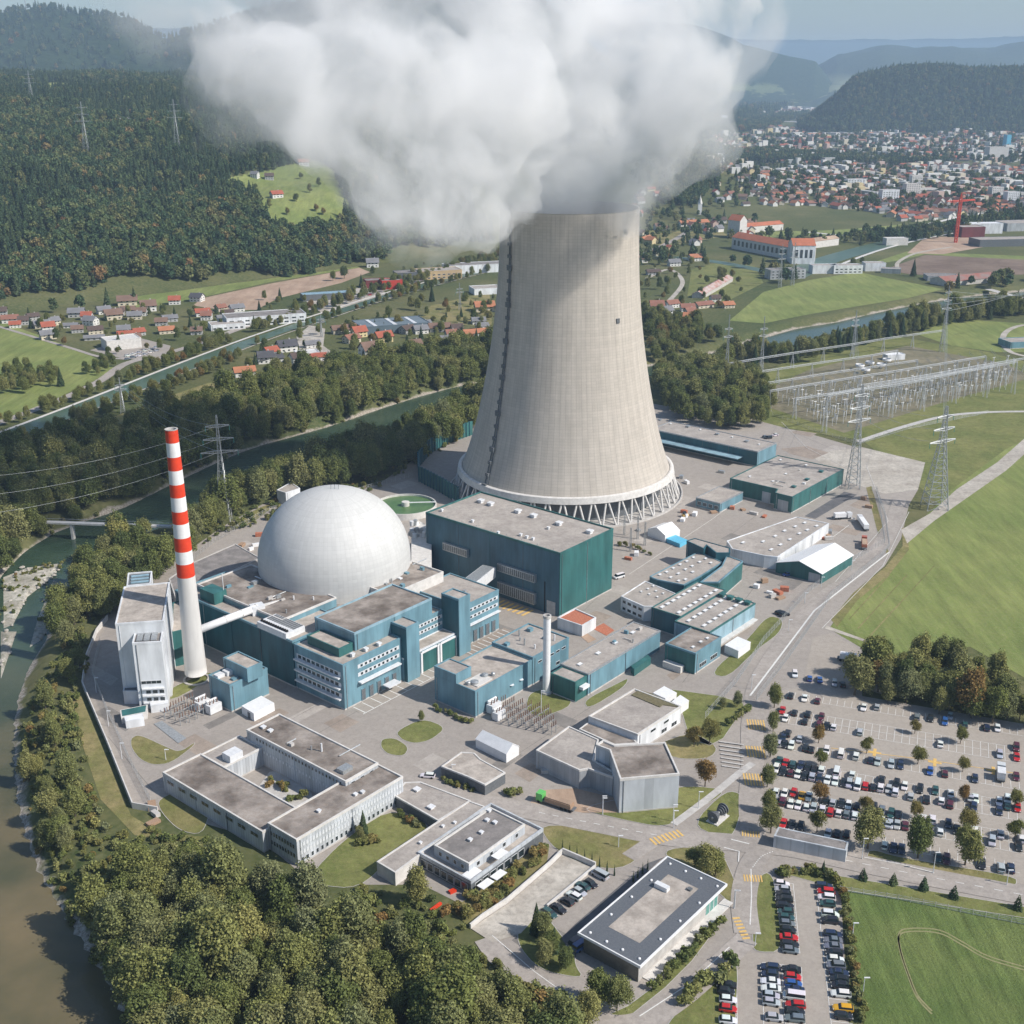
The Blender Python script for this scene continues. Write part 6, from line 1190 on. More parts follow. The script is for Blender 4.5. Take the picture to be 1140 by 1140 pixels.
def bush(x, y, s_, kind=0, lb_=None, group='shrubs', z=0, cat='shrub', nm='shrub', parent=None):
    if kind not in bush_src:
        Q = crown_broad(300 + kind, 2.2, 1.5, 420, .38, 6, .02) if kind < 3 else crown_cone(310, 3.2, .95, 420, .3, .02, .75); bush_src[kind] = mesh_quads('shrub', Q, [leaf_b, leaf_w, leaf_a, leaf_c][kind])
    o = bpy.data.objects.new(nm, bush_src[kind]); COL.objects.link(o); o.location = (x, y, z); o.scale = (s_ * random.uniform(.85, 1.2), s_ * random.uniform(.85, 1.2), s_ * random.uniform(.8, 1.1)); o.rotation_euler.z = random.uniform(0, 6.28)
    return tag(o, lb_, cat, group)
def bushes(crop, line, n, s_, kinds, lb_, group, w=0, nm='shrub'):
    P = [g(crop, *q_) for q_ in line]; L = [0]
    for i in range(1, len(P)): L.append(L[-1] + (P[i] - P[i - 1]).length)
    for k in range(n):
        t = L[-1] * (k + .5) / n; i = max(1, int(np.searchsorted(L, t))); i = min(i, len(P) - 1); p_ = P[i - 1].lerp(P[i], (t - L[i - 1]) / (L[i] - L[i - 1]))
        bush(p_.x + random.uniform(-w, w), p_.y + random.uniform(-w, w), s_ * random.uniform(.75, 1.25), random.choice(kinds), lb_, group, nm=nm)
bushes('J', [(530, 900), (590, 850), (660, 790), (730, 725), (790, 660), (840, 610), (900, 560)], 11, 1.15, [0, 0, 1], 'clipped green bush in the row along the front of the slate-edged pavilion', 'bush row before the pavilion')
bushes('J', [(700, 970), (760, 930), (800, 880), (860, 850), (920, 800), (940, 760)], 9, 1.2, [0, 1, 1], 'green bush on the verge between ramp road and lower car park', 'verge bushes by the lower car park', .8)
bushes('I', [(530, 575), (600, 590), (680, 540), (740, 470), (820, 430), (870, 360)], 30, .95, [0, 1, 2, 2], 'mixed shrub in the planted strip before the canteen', 'shrubs along the canteen', 1.8)
bushes('I', [(490, 620), (560, 650), (620, 600), (700, 560)], 16, .9, [2, 2, 0], 'brownish shrub on the terrace bed below the canteen', 'shrubs on the terrace bed', 1.0)
bushes('K', [(270, 240), (330, 222), (400, 232), (470, 245)], 26, .8, [0, 1, 2], 'low shrub in the hedge heading the lower car park', 'hedge heading the lower car park', 1.0)
bushes('K', [(480, 260), (510, 360), (530, 480), (545, 600), (580, 760)], 34, .75, [1, 2, 2, 0], 'scruffy shrub in the hedge between lower car park and crop field', 'hedge beside the crop field', .7)
bushes('F', [(690, 690), (730, 660), (770, 630), (790, 600)], 8, .9, [0], 'dark round bush along the stepped path', 'bushes by the stepped path')
bushes('H', [(640, 380), (690, 410), (720, 420)], 7, .8, [0, 1, 2], 'shrub in the courtyard of the office quadrangle', 'courtyard shrubs', 1.2); bushes('H', [(730, 460), (790, 450)], 5, .9, [0, 2], 'reddish shrub in the lower courtyard bed', 'courtyard bed shrubs', .8)
bushes('I', [(240, 220), (290, 250), (330, 275)], 9, .8, [0, 2, 1], 'shrub in the bed along the dark link building', 'shrubs by the link building', .7); bushes('I', [(80, 350), (150, 340)], 6, .9, [2], 'reddish shrub group on the quadrangle lawn', 'reddish lawn shrubs', 1)
bushes('E', [(95, 570), (170, 590), (240, 630), (290, 640)], 12, .7, [0], 'dark hedge shrub below the blue stepped building', 'dark hedge by the blue building', .5); bushes('E', [(150, 920), (230, 950), (300, 975)], 12, .6, [0, 2, 1], 'small shrub in the bed before the gatehouse', 'gatehouse shrubs', .7); bushes('E', [(440, 990), (530, 980)], 8, .8, [0], 'dark shrub on the brown bed by the gatehouse', 'brown bed shrubs', 1)
bushes('D', [(90, 560), (150, 570), (220, 600)], 7, .8, [0, 2], 'shrub by the lamp posts left of the white tent', 'shrubs left of the tower-foot tent', .6); bushes('I', [(700, 960), (780, 980), (900, 1010)], 14, 1.3, [0, 1, 2], 'shrub on the bank under the curved road', 'shrubs on the road bank', 1.6)
for i, (x, y) in enumerate(((572, 250), (678, 268), (785, 288), (892, 318), (1117, 355))): p_ = g('K', x, y); bush(p_.x, p_.y, 1.45, 3, ['clipped cone on the roadside verge, leftmost of five', 'clipped cone on the roadside verge, second from left', 'clipped cone on the roadside verge, middle of five', 'small clipped cone on the roadside verge, fourth from left', 'clipped cone on the roadside verge, rightmost of five'][i], 'clipped roadside cones', nm='clipped_conifer')
for x, y in [(115, 205), (150, 222), (185, 238), (222, 255), (258, 268), (295, 288), (332, 308), (368, 328), (460, 360), (482, 342), (505, 320), (530, 300)]:
    p_ = g('J', x, y); o = bush(p_.x, p_.y, .9, 3, 'thin dark columnar cypress in the line by the pavilion', 'columnar cypresses', nm='cypress'); o.scale = (.3, .3, 1.25)
scatter('undergrowth', [b_ for b_ in BRUSH], [bpy.data.objects['shrub'] if 0 else next(o for o in COL.objects if o.data == bush_src[k_]) for k_ in (0, 1, 2)], 5)
# ------------------------------------------------------------------ houses
def house_meshes():
    w = MB(); w.add([(-.5, -.5, -.3), (.5, -.5, -.3), (.5, .5, -.3), (-.5, .5, -.3), (-.5, -.5, .6), (.5, -.5, .6), (.5, .5, .6), (-.5, .5, .6), (-.5, 0, 1), (.5, 0, 1)], [(0, 1, 5, 4), (1, 2, 6, 9, 5), (2, 3, 7, 6), (3, 0, 4, 8, 7)])
    r_ = MB()
    for s_ in (-1, 1):
        P_ = [Vector((-.56, .6 * s_, .535)), Vector((.56, .6 * s_, .535)), Vector((.56, 0, 1.015)), Vector((-.56, 0, 1.015))]; r_.add(P_ + [p_ + Vector((0, 0, .04)) for p_ in P_], [(0, 1, 2, 3), (4, 5, 6, 7), (0, 1, 5, 4), (1, 2, 6, 5), (2, 3, 7, 6), (3, 0, 4, 7)])
    ch_ = MB(); ch_.box((.2, .12, .75), .07, .09, .38)
    wi = []
    for sx_ in (-.3, 0, .3):
        for zz_ in (.12, .4): wi.append(((sx_, -.505, zz_), .11, .015, .12)); wi.append(((sx_, .505, zz_), .11, .015, .12))
    for sy_ in (-.25, .25):
        for zz_ in (.12, .4, ): wi.append(((-.505, sy_, zz_), .012, .13, .12)); wi.append(((.505, sy_, zz_), .012, .13, .12))
    wi.append(((-.505, 0, .7), .012, .13, .1)); wi.append(((.505, 0, .7), .012, .13, .1))
    mk = lambda mb, nm, m_: (lambda o: (o.data, bpy.data.objects.remove(o))[0])(mb.build(nm, m_))
    return mk(w, 'wall', obj_wall), mk(r_, 'roof', obj_roof), mk(ch_, 'chimney', concrete), [mk(MB().box(*q_), 'window', glass) for q_ in wi]
HW, HR, HC, HWI = house_meshes()
RC = {'red': (.36, .11, .07), 'orange': (.42, .18, .10), 'brown': (.20, .13, .10), 'dark brown': (.11, .08, .07), 'grey': (.20, .20, .21), 'dark grey': (.09, .09, .10), 'rust': (.27, .13, .095)}
WC = {'white': (.68, .67, .64), 'cream': (.60, .54, .42), 'grey': (.42, .42, .41), 'pale yellow': (.62, .52, .30), 'pink': (.56, .42, .36)}
def house(p_, w, d, h, rot, rc, wc, label, group, windows=True, cat='house', name='house'):
    t = thing(name, label, cat, tuple(p_) if len(p_) == 3 else (p_[0], p_[1], 0), group, rot); t.scale = (w, d, h)
    for nm, me_, c_ in (('wall', HW, WC.get(wc, wc)), ('roof', HR, RC.get(rc, rc)), ('chimney', HC, None)):
        if nm == 'chimney' and not windows: continue
        o = bpy.data.objects.new(nm, me_); COL.objects.link(o); o.parent = rf_ if nm == 'chimney' else t
        if nm == 'roof': rf_ = o
        if c_: o.color = (*c_, 1)
    if windows:
        for me_ in HWI: o = bpy.data.objects.new('window', me_); COL.objects.link(o); o.parent = t
    return t
VIL = [('M', 45, 300, 14, 9, 7, .3, 'rust', 'white'), ('M', 205, 335, 11, 9, 8, .5, 'red', 'white'), ('M', 325, 275, 14, 11, 8, .2, 'grey', 'grey'), ('M', 385, 310, 12, 9, 8, -.3, 'grey', 'white'), ('M', 480, 285, 15, 12, 9, .5, 'brown', 'cream'), ('M', 540, 225, 18, 13, 9, .3, 'brown', 'cream'),
       ('M', 628, 250, 14, 12, 10, .4, 'brown', 'white'), ('M', 525, 345, 11, 9, 7, .3, 'grey', 'white'), ('M', 740, 222, 11, 9, 8, .2, 'red', 'white'), ('M', 835, 210, 12, 10, 8, -.2, 'dark grey', 'white'), ('M', 858, 272, 13, 9, 7, .4, 'red', 'white'), ('M', 1035, 525, 15, 9, 7, .4, 'orange', 'white'),
       ('M', 705, 345, 13, 9, 6, .4, 'orange', 'cream'), ('M', 440, 262, 12, 9, 7, .6, 'grey', 'white'), ('M', 720, 295, 13, 8, 6, .4, 'grey', 'grey'), ('M', 1125, 470, 12, 9, 9, .3, 'dark grey', 'white'), ('M', 400, 372, 16, 8, 4, .3, 'grey', 'grey'), ('M', 500, 270, 10, 8, 7, .5, 'dark brown', 'white'), ('M', 545, 262, 12, 8, 7, .2, 'brown', 'white'), ('M', 300, 320, 12, 8, 4, .2, 'grey', 'white'),
       ('N', 150, 420, 15, 11, 9, .5, 'dark grey', 'white'), ('N', 80, 465, 18, 12, 6, .5, 'dark grey', 'white'), ('N', 150, 512, 12, 9, 6, .2, 'dark brown', 'white'), ('N', 455, 360, 12, 9, 9, .6, 'red', 'pale yellow'), ('N', 558, 382, 14, 9, 9, .6, 'red', 'pale yellow'), ('N', 500, 445, 14, 12, 12, .6, 'brown', 'white'),
       ('N', 375, 345, 14, 9, 7, .4, 'brown', 'cream'), ('N', 500, 520, 8, 7, 5, .3, 'brown', 'cream'), ('N', 795, 335, 18, 12, 7, .2, 'brown', 'grey'), ('N', 715, 345, 12, 9, 7, .4, 'grey', 'white'), ('N', 985, 250, 18, 14, 9, .2, 'orange', 'cream'), ('N', 960, 355, 26, 10, 6, .4, 'orange', 'white'), ('N', 960, 305, 12, 9, 6, .2, 'grey', 'white'),
       ('N', 820, 385, 12, 8, 6, .2, 'grey', 'white'), ('N', 660, 345, 12, 10, 7, .8, 'dark brown', 'grey'), ('N', 512, 65, 14, 10, 10, .2, 'grey', 'white'), ('N', 420, 345, 10, 8, 8, .6, 'brown', 'white'),
       ('S', 80, 275, 13, 10, 10, .1, 'rust', 'white'), ('S', 180, 305, 14, 11, 8, -.2, 'orange', 'cream'), ('S', 190, 130, 14, 11, 8, .3, 'orange', 'white'), ('S', 40, 135, 10, 8, 8, .3, 'brown', 'white'), ('S', 130, 145, 14, 9, 8, .3, 'grey', 'white'), ('S', 285, 265, 11, 9, 6, .3, 'orange', 'cream'), ('S', 70, 170, 15, 9, 6, .2, 'dark brown', 'grey'), ('S', 215, 265, 18, 9, 6, .5, 'rust', 'cream')]
ORD = ['leftmost', 'second', 'third', 'fourth', 'fifth', 'sixth', 'seventh', 'eighth', 'ninth', 'tenth', 'eleventh', 'twelfth', 'thirteenth', 'fourteenth', 'fifteenth', 'sixteenth', 'seventeenth', 'eighteenth', 'nineteenth', 'twentieth']
from collections import defaultdict
def ordinal_labels(items, fmt):
    """items: (key, x); label counts same-looking ones from the left"""
    D = defaultdict(list)
    for i, (k, x) in enumerate(items): D[k].append((x, i))
    out = [None] * len(items)
    for k, L in D.items():
        L.sort()
        for j, (x, i) in enumerate(L):
            if len(L) == 1: pos = 'the only one there'
            elif j == 0: pos = 'leftmost such'
            elif j == len(L) - 1: pos = 'rightmost such'
            elif j < 20: pos = ORD[j] + ' such from the left'
            elif len(L) - 1 - j < 20: pos = ORD[len(L) - 1 - j] + ' such from the right'
            else: pos = str(j + 1) + 'th such from the left'
            out[i] = fmt(k, pos)
    return out
vp = [g(v[0], v[1], v[2]) for v in VIL]; AR = {'M': 'village below the forest', 'N': 'hamlet by the river', 'S': 'hamlet right of the tower'}
labs = ordinal_labels([((v[7], v[8], v[0]), (CR[v[0]][0] + v[1] * CR[v[0]][2])) for v in VIL], lambda k, pos: f'{k[1]} house, {k[0]} roof, {AR[k[2]]}, {pos}')
for v, p_, lb_ in zip(VIL, vp, labs): house(p_, v[3], v[4], v[5], v[6], v[7], v[8], lb_, 'village houses')
extra = [tuple(p_) for poly in ([(0, 362), (110, 396), (230, 372), (300, 345), (240, 340), (100, 348), (0, 350)], [(285, 415), (300, 392), (380, 372), (480, 360), (555, 355), (555, 385), (440, 400), (350, 415)], [(715, 345), (790, 335), (830, 330), (800, 350), (740, 355)]) for p_ in fill(poly, 24, .42) if min((Vector(p_) - q_).length for q_ in vp) > 15]
st_ = [(random.choice(['brown', 'rust', 'grey', 'red', 'dark brown']), random.choice(['white', 'cream', 'white', 'grey'])) for _ in extra]; AE = lambda p_: 'village below the forest' if proj(p_[0], p_[1], 0)[0] < 285 else ('hamlet by the river' if p_[0] < 60 else 'hamlet right of the tower')
for p_, (rc, wc), lb_ in zip(extra, st_, ordinal_labels([((rc, wc, AE(p_)), proj(*p_, 0)[0]) for p_, (rc, wc) in zip(extra, st_)], lambda k, pos: f'smaller {k[1]} house, {k[0]} roof, {k[2]}, {pos}')): house(p_, random.uniform(9, 13), random.uniform(7, 10), random.uniform(5.5, 8), random.uniform(.1, .8), rc, wc, lb_, 'small village houses')
# hillside farms
for i, (x, y, rc, wc, w) in enumerate([(232, 213, 'rust', 'white', 16), (284, 198, 'grey', 'white', 11), (338, 184, 'orange', 'white', 15), (308, 220, 'red', 'white', 15), (300, 200, 'dark brown', 'grey', 12), (125, 140, 'rust', 'pink', 18), (140, 138, 'grey', 'grey', 18), (181, 134, 'grey', 'white', 14)]):
    p_ = hp(x, y); house((p_.x, p_.y, p_.z), w, w * .7, 9, random.uniform(-.4, .6), rc, wc, ['white farmhouse with rusty roof at the left of the hillside clearing', 'white house on the upper edge of the hillside clearing', 'white farm with an orange roof highest on the hillside clearing', 'white farm with a red roof in the middle of the hillside clearing', 'dark-roofed barn on the hillside clearing', 'long pink-walled barn in the upper forest', 'grey barn beside the long pink barn in the upper forest', 'small white house alone in the upper forest'][i], 'hillside farms')
S_clear = MB()
def drape(name, pts, m, z=.6, n=14):
    """a meadow that follows the slope"""
    P = [hp(*q_) for q_ in pts]; poly = [Vector((p_.x, p_.y)) for p_ in P]; xs = [p_.x for p_ in poly]; ys = [p_.y for p_ in poly]
    gx_ = np.linspace(min(xs), max(xs), 40); gy_ = np.linspace(min(ys), max(ys), 40); A_, B_ = np.meshgrid(gx_, gy_); Z = H(A_, B_) + z; ins_ = inpoly(A_, B_, [tuple(p_) for p_ in poly]); vs = [(A_[j, i], B_[j, i], Z[j, i]) for j in range(40) for i in range(40)]
    fs = [(j * 40 + i, j * 40 + i + 1, (j + 1) * 40 + i + 1, (j + 1) * 40 + i) for j in range(39) for i in range(39) if ins_[j:j + 2, i:i + 2].sum() >= 3]
    return tag(MB().add(vs, fs).build(name, m, smooth=True), kind='structure')
for c_ in CLR: drape('clearing', [(x, y) for x, y in c_], grass_bright)
for x, y in [(335, 200), (355, 208), (345, 215), (330, 225), (352, 236), (300, 232), (285, 215), (360, 240), (320, 240)]:
    p_ = hp(x, y); tree(p_.x, p_.y, p_.z, random.choice([0, 1, 3]), .8, 1, 'round tree standing in the hillside clearing', 'clearing trees')
# the town across the river
TOWN = []
def town(poly, sp_, keep, style=0):
    for x, y in fill(poly, sp_, keep): TOWN.append((x, y, style))
town([(706, 252), (720, 232), (760, 226), (800, 232), (835, 236), (845, 220), (838, 200), (790, 186), (770, 182), (800, 205), (780, 222), (706, 226)], 27, .5)
town([(708, 262), (760, 246), (838, 248), (845, 262), (790, 270), (740, 290), (708, 300)], 26, .38)
town([(845, 234), (900, 232), (965, 236), (1010, 248), (1060, 243), (1140, 236), (1180, 240), (1180, 208), (1140, 204), (1000, 192), (900, 190), (838, 195)], 20.5, .8)
town([(745, 184), (800, 176), (900, 186), (1140, 198), (1180, 200), (1180, 188), (1000, 183), (900, 177), (800, 170), (745, 176)], 25, .8)
town([(782, 166), (860, 156), (930, 152), (1060, 150), (1180, 156), (1180, 182), (1100, 182), (1000, 180), (900, 175), (800, 172)], 32, .75)
town([(790, 158), (860, 146), (930, 144), (1050, 146), (1180, 152), (1180, 156), (900, 154)], 46, .7)
town([(820, 118), (900, 112), (950, 115), (948, 124), (880, 132), (820, 130)], 52, .8)
town([(775, 100), (800, 98), (815, 106), (800, 112), (775, 108)], 60, .7)
town([(830, 98), (900, 96), (960, 98), (950, 106), (880, 112), (830, 110)], 95, .7)
TOWN.sort(key=lambda q_: q_[0] ** 2 + q_[1] ** 2)
def pick_style():
    r_ = random.random(); rc = random.choices(['red', 'orange', 'rust', 'brown', 'dark brown', 'grey', 'dark grey'], [18, 10, 22, 22, 10, 14, 8])[0]; wc = random.choices(['white', 'cream', 'grey', 'pale yellow', 'pink'], [60, 16, 8, 8, 8])[0]
    if r_ < .12: return rc, wc, random.uniform(20, 34), random.uniform(11, 15), random.uniform(7, 10)
    return rc, wc, random.uniform(10, 15), random.uniform(8.5, 11), random.uniform(7, 9.5)
ind = []; smb = MB(); wcols = list(WC); rcols = list(RC)
for i, (x, y, st_) in enumerate(TOWN):
    rc, wc, w, d, h = pick_style(); rot = random.choice([.35, .35 + 1.57, random.uniform(0, 3)]) + random.uniform(-.12, .12); q_ = proj(x, y, 5)
    if not (-10 < q_[0] < 1150): continue
    z_ = Hs(x, y)
    if len(ind) < 235: ind.append((x, y, z_, w, d, h, rot, rc, wc, q_[0], q_[1]))
    else:
        flat = random.random() < .2; ca, sa = math.cos(rot), math.sin(rot); wi_, ri_ = wcols.index(wc), 5 + rcols.index(rc)
        far_ = 1 + max(0, (y - 3500) / 3000); w *= far_; d *= far_
        if flat: smb.box((x, y, z_ - .3), w * 1.2, d * 1.1, h * random.uniform(.9, 1.7) * 1.2, rot, wi_)
        else:
            T_ = lambda a, b_, c_: (x + a * w * ca - b_ * d * sa, y + a * w * sa + b_ * d * ca, z_ + c_ * h)
            smb.add([T_(*v_.co) for v_ in HW.vertices], [tuple(p_.vertices) for p_ in HW.polygons], wi_); smb.add([T_(*v_.co) for v_ in HR.vertices], [tuple(p_.vertices) for p_ in HR.polygons], ri_)
mm_ = [mat('town_wall_' + k_.replace(' ', '_'), c_, tuple(v_ * .9 for v_ in c_), .05) for k_, c_ in WC.items()] + [mat('town_roof_' + k_.replace(' ', '_'), c_, tuple(v_ * .75 for v_ in c_), .08) for k_, c_ in RC.items()]
tag(smb.build('town_houses', mm_), 'far part of the town, a mass of small houses', 'town', kind='stuff')
def band(q_): return 'near the fields' if q_[10] > 250 else ('in the near town' if q_[10] > 232 else 'deeper in the town')
labs = ordinal_labels([((q_[7], q_[8], band(q_)), q_[9]) for q_ in ind], lambda k, pos: f'{k[1]} house with {k[0]} roof {k[2]}, {pos}')
for q_, lb_ in zip(ind, labs): house(q_[:3], q_[3], q_[4], q_[5], q_[6], q_[7], q_[8], lb_, 'town houses', windows=False)
# apartment slabs and larger blocks in the town
def block(label, poly_c, w, d, h, rot, wall, roofm, cat='apartment block', name='apartment_block', group=None, nwin=0, k='P'):
    c_ = g(k, *poly_c); ca, sa = math.cos(rot), math.sin(rot); P = [Vector((c_.x + a * w / 2 * ca - b_ * d / 2 * sa, c_.y + a * w / 2 * sa + b_ * d / 2 * ca)) for a, b_ in ((-1, -1), (1, -1), (1, 1), (-1, 1))]
    t = bld(name, label, cat, P, h, wall, roofm, par=.5, group=group)
    if nwin:
        for z_ in np.arange(2, h - 1, 3.2): wins(t, P[0], P[1], float(z_), nwin, w / nwin * .55, 1.5, glass, .8, name='window')
    return t
ap = [('V2', 355, 545, 34, 14, 22), ('V2', 485, 520, 30, 14, 26), ('V2', 510, 460, 24, 13, 24), ('V2', 160, 470, 40, 14, 20), ('V2', 560, 500, 44, 12, 12), ('V2', 970, 520, 24, 14, 20), ('V2', 1060, 550, 24, 14, 20), ('V2', 1000, 440, 34, 14, 14), ('V2', 260, 400, 28, 13, 12), ('V2', 745, 385, 24, 13, 14), ('V2', 610, 375, 22, 13, 16), ('V2', 110, 500, 36, 14, 12)]
for i, (c_, x, y, w, d, h) in enumerate(ap): block(['tall white slab above the pointed gables', 'tallest pair of white slabs, front one', 'tallest pair of white slabs, rear one', 'grey-white slab left of the two tall ones', 'long low white terrace right of the tall slabs', 'white block near the right edge, left of a pair', 'white block near the right edge, right of a pair', 'long pale block uphill of the right-edge pair', 'pale block uphill left of the slabs', 'white cube-like block mid town', 'white block left of the cube-like one', 'low grey-white block at the field edge'][i], (x, y), w, d, h, .25, concrete_l if i % 3 else white_clad, roof_gravel, k=c_, nwin=6, group='apartment blocks')
for i, x in enumerate((490, 540, 605, 655, 700, 645, 757, 812)):
    p_ = g('V2', x, 560 if i != 5 else 578); house(p_, 13, 12, 13, .3 + 1.57, 'rust', 'white', f'white pointed-gable house in the row by the crane, {ORD[i] if i else "leftmost"}' + (' from left' if i else ''), 'pointed-gable row', windows=False)
block('large pale factory block beside the far canal, light blue sign panel', (975, 300), 55, 30, 34, .1, concrete_l, roof_gravel, 'factory', 'factory', k='V2'); block('light blue panel block on the right end of the pale factory', (1035, 240), 14, 25, 44, .1, tarp_blue, roof_gravel, 'factory', 'factory_tower', k='V2')
block('long low white industrial hall left of the pale factory', (810, 275), 75, 30, 10, .1, white_clad, roof_gravel, 'hall', 'industrial_hall', k='V2')
block('long white hall at the far edge of the town', (950, 95), 330, 60, 14, .03, white_clad, roof_gravel, 'hall', 'industrial_hall', k='V1'); block('white hall left of the long one at the far edge of town', (610, 110), 150, 60, 22, .03, white_clad, roof_gravel, 'hall', 'industrial_hall', k='V1'); block('white silo block left of the far halls', (545, 100), 30, 30, 45, .03, white_clad, roof_gravel, 'silo', 'silo', k='V1')
block('slim grey high-rise far beyond the town', (322, 278), 38, 30, 105, .1, grey_clad, roof_gravel, 'high-rise', 'high_rise', k='W'); block('pale far block right of the slim high-rise', (460, 285), 60, 30, 50, .1, white_clad, roof_gravel, 'high-rise', 'high_rise', k='W')
block('orange block at the upper left of the town', (480, 275), 30, 22, 14, .1, mat('orange_render', (.6, .22, .1), (.55, .2, .09), .1), mat('orange_tiles', (.55, .2, .1), (.45, .16, .08), .1), 'building', 'orange_building', k='V1')
# church
c_ = g('V1', 1020, 270); chh = house(c_, 34, 16, 18, .1, 'orange', 'white', 'white church nave with an orange roof in the town centre', None, True, 'church', 'church')
o = MB().box((0, 0, 0), 9, 9, 34).build('tower', obj_wall); 
ctw = thing('church_tower', 'pale church tower with a dark red cap beside the orange church roof', 'church tower', (c_.x - 20, c_.y, 0)); o.parent = ctw; o.color = (.5, .4, .36, 1)
MB().add([(c_.x - 20 + a * 5.4, c_.y + b_ * 5.4, 34) for a, b_ in ((-1, -1), (1, -1), (1, 1), (-1, 1))] + [(c_.x - 20, c_.y, 50)], [(0, 1, 4), (1, 2, 4), (2, 3, 4), (3, 0, 4)]).build('spire', mat('spire', (.3, .09, .07), (.25, .08, .06), .2), ctw)
c_ = g('V1', 408, 625); wc_ = thing('church_tower', 'small white church spire near the road left of the factory with orange roof', 'church tower', (c_.x, c_.y, 0)); MB().box((c_.x, c_.y, 0), 6, 6, 20).build('tower', white_paint, wc_); MB().tube((c_.x, c_.y, 20), (c_.x, c_.y, 33), 4, .1, 4).build('spire', concrete_l, wc_)
# power station with orange roofs
orr = mat('orange_roof', (.50, .17, .09), (.38, .13, .07), .15, .8)
P_ = [g('S', *q_, 0) for q_ in ((290, 75), (480, 120), (540, 125), (530, 100), (520, 75), (300, 45))]
def long_house(label, A_, B_, w, h, hr, name='river_power_station', cat='power station', wallm=None, nw=0, roofm=None):
    A_, B_ = A_, B_; d = (B_ - A_).normalized(); n_ = Vector((-d.y, d.x)) * w; q_ = [A_, B_, B_ + n_, A_ + n_]; t = gable(name, label, cat, q_, h, hr, wallm or concrete_l, roofm or orr)
    if nw: wins(t, A_, B_, h * .55, nw, (B_ - A_).length / nw * .5, h * .45, glass, 2)
    return t
long_house('long river power station with an orange roof and tall windows', g('S', 296, 95), g('S', 500, 135), 20, 15, 21, nw=16)
long_house('orange-roofed gable block at the right end of the river power station', g('S', 470, 140), g('S', 535, 140), 26, 22, 29, nw=4, wallm=white_clad)
long_house('orange-roofed tower block at the left end of the river power station', g('S', 284, 62), g('S', 318, 66), 16, 24, 31, wallm=concrete_l)
long_house('low orange-roofed side wing behind the power station', g('S', 330, 52), g('S', 445, 42), 18, 9, 13); long_house('brown-roofed wing right of the power station', g('S', 530, 95), g('S', 605, 85), 16, 9, 12, roofm=soil)
block('white machine hall right below the power station', (560, 165), 30, 14, 9, .1, white_clad, roof_gravel, 'hall', 'machine_hall', k='S'); block('grey low hall left of the white machine hall', (450, 180), 42, 16, 10, .2, grey_clad, roof_dark, 'hall', 'machine_hall', k='S', nwin=8)
block('white transformer building right of the machine halls', (625, 165), 34, 16, 9, .1, white_clad, roof_gravel, 'building', 'transformer_building', k='S', nwin=6); block('white box building on the far riverside meadow', (705, 158), 24, 14, 9, .05, white_clad, roof_gravel, 'building', 'box_building', k='S'); block('grey shed beside the white box building on the meadow', (755, 165), 22, 12, 5, -.3, grey_clad, roof_gravel, 'shed', 'shed', k='S')
long_house('long red-roofed farm hall beyond the meadow', g('S', 915, 205), g('S', 1075, 190), 24, 5, 9, 'farm_hall', 'farm hall', concrete, roofm=mat('red_sheet', (.32, .12, .09), (.26, .2, .18), .1)); block('dark low hall left of the red farm hall', (900, 185), 34, 22, 5, -.1, grey_clad, roof_dark, 'hall', 'farm_hall', k='S')
block('dark glass hall by the red crane', (1085, 85), 90, 30, 9, .15, steel_dark, roof_gravel, 'hall', 'industrial_hall', k='S'); block('dark red block behind the construction site', (980, 60), 34, 26, 14, .1, mat('dark_red', (.2, .05, .05), (.15, .04, .04), .1), roof_gravel, 'building', 'red_block', k='S'); block('white block at the right end of the construction site', (1020, 50), 50, 20, 14, .1, white_clad, tarp_white, 'hall', 'industrial_hall', k='S'); block('grey-green roofed hall at the right edge', (1120, 40), 60, 40, 11, .2, grey_clad, roof_gravel, 'hall', 'industrial_hall', k='S')
block('pale weir house on the far canal', (395, 790), 30, 14, 9, .1, concrete_l, concrete_l, 'weir house', 'weir_house', k='V2')
block('blue-walled hall in the loop of the right-hand lane', (1150, 375), 44, 18, 5, .2, blue, roof_gravel, 'hall', 'blue_hall', k='S')
long_house('long red and white striped barn in the hamlet right of the tower', g('S', 215, 240), g('S', 300, 190), 12, 4, 7, 'barn', 'barn', concrete, roofm=mat('striped_roof', (.5, .45, .42), (.36, .14, .1), .12))
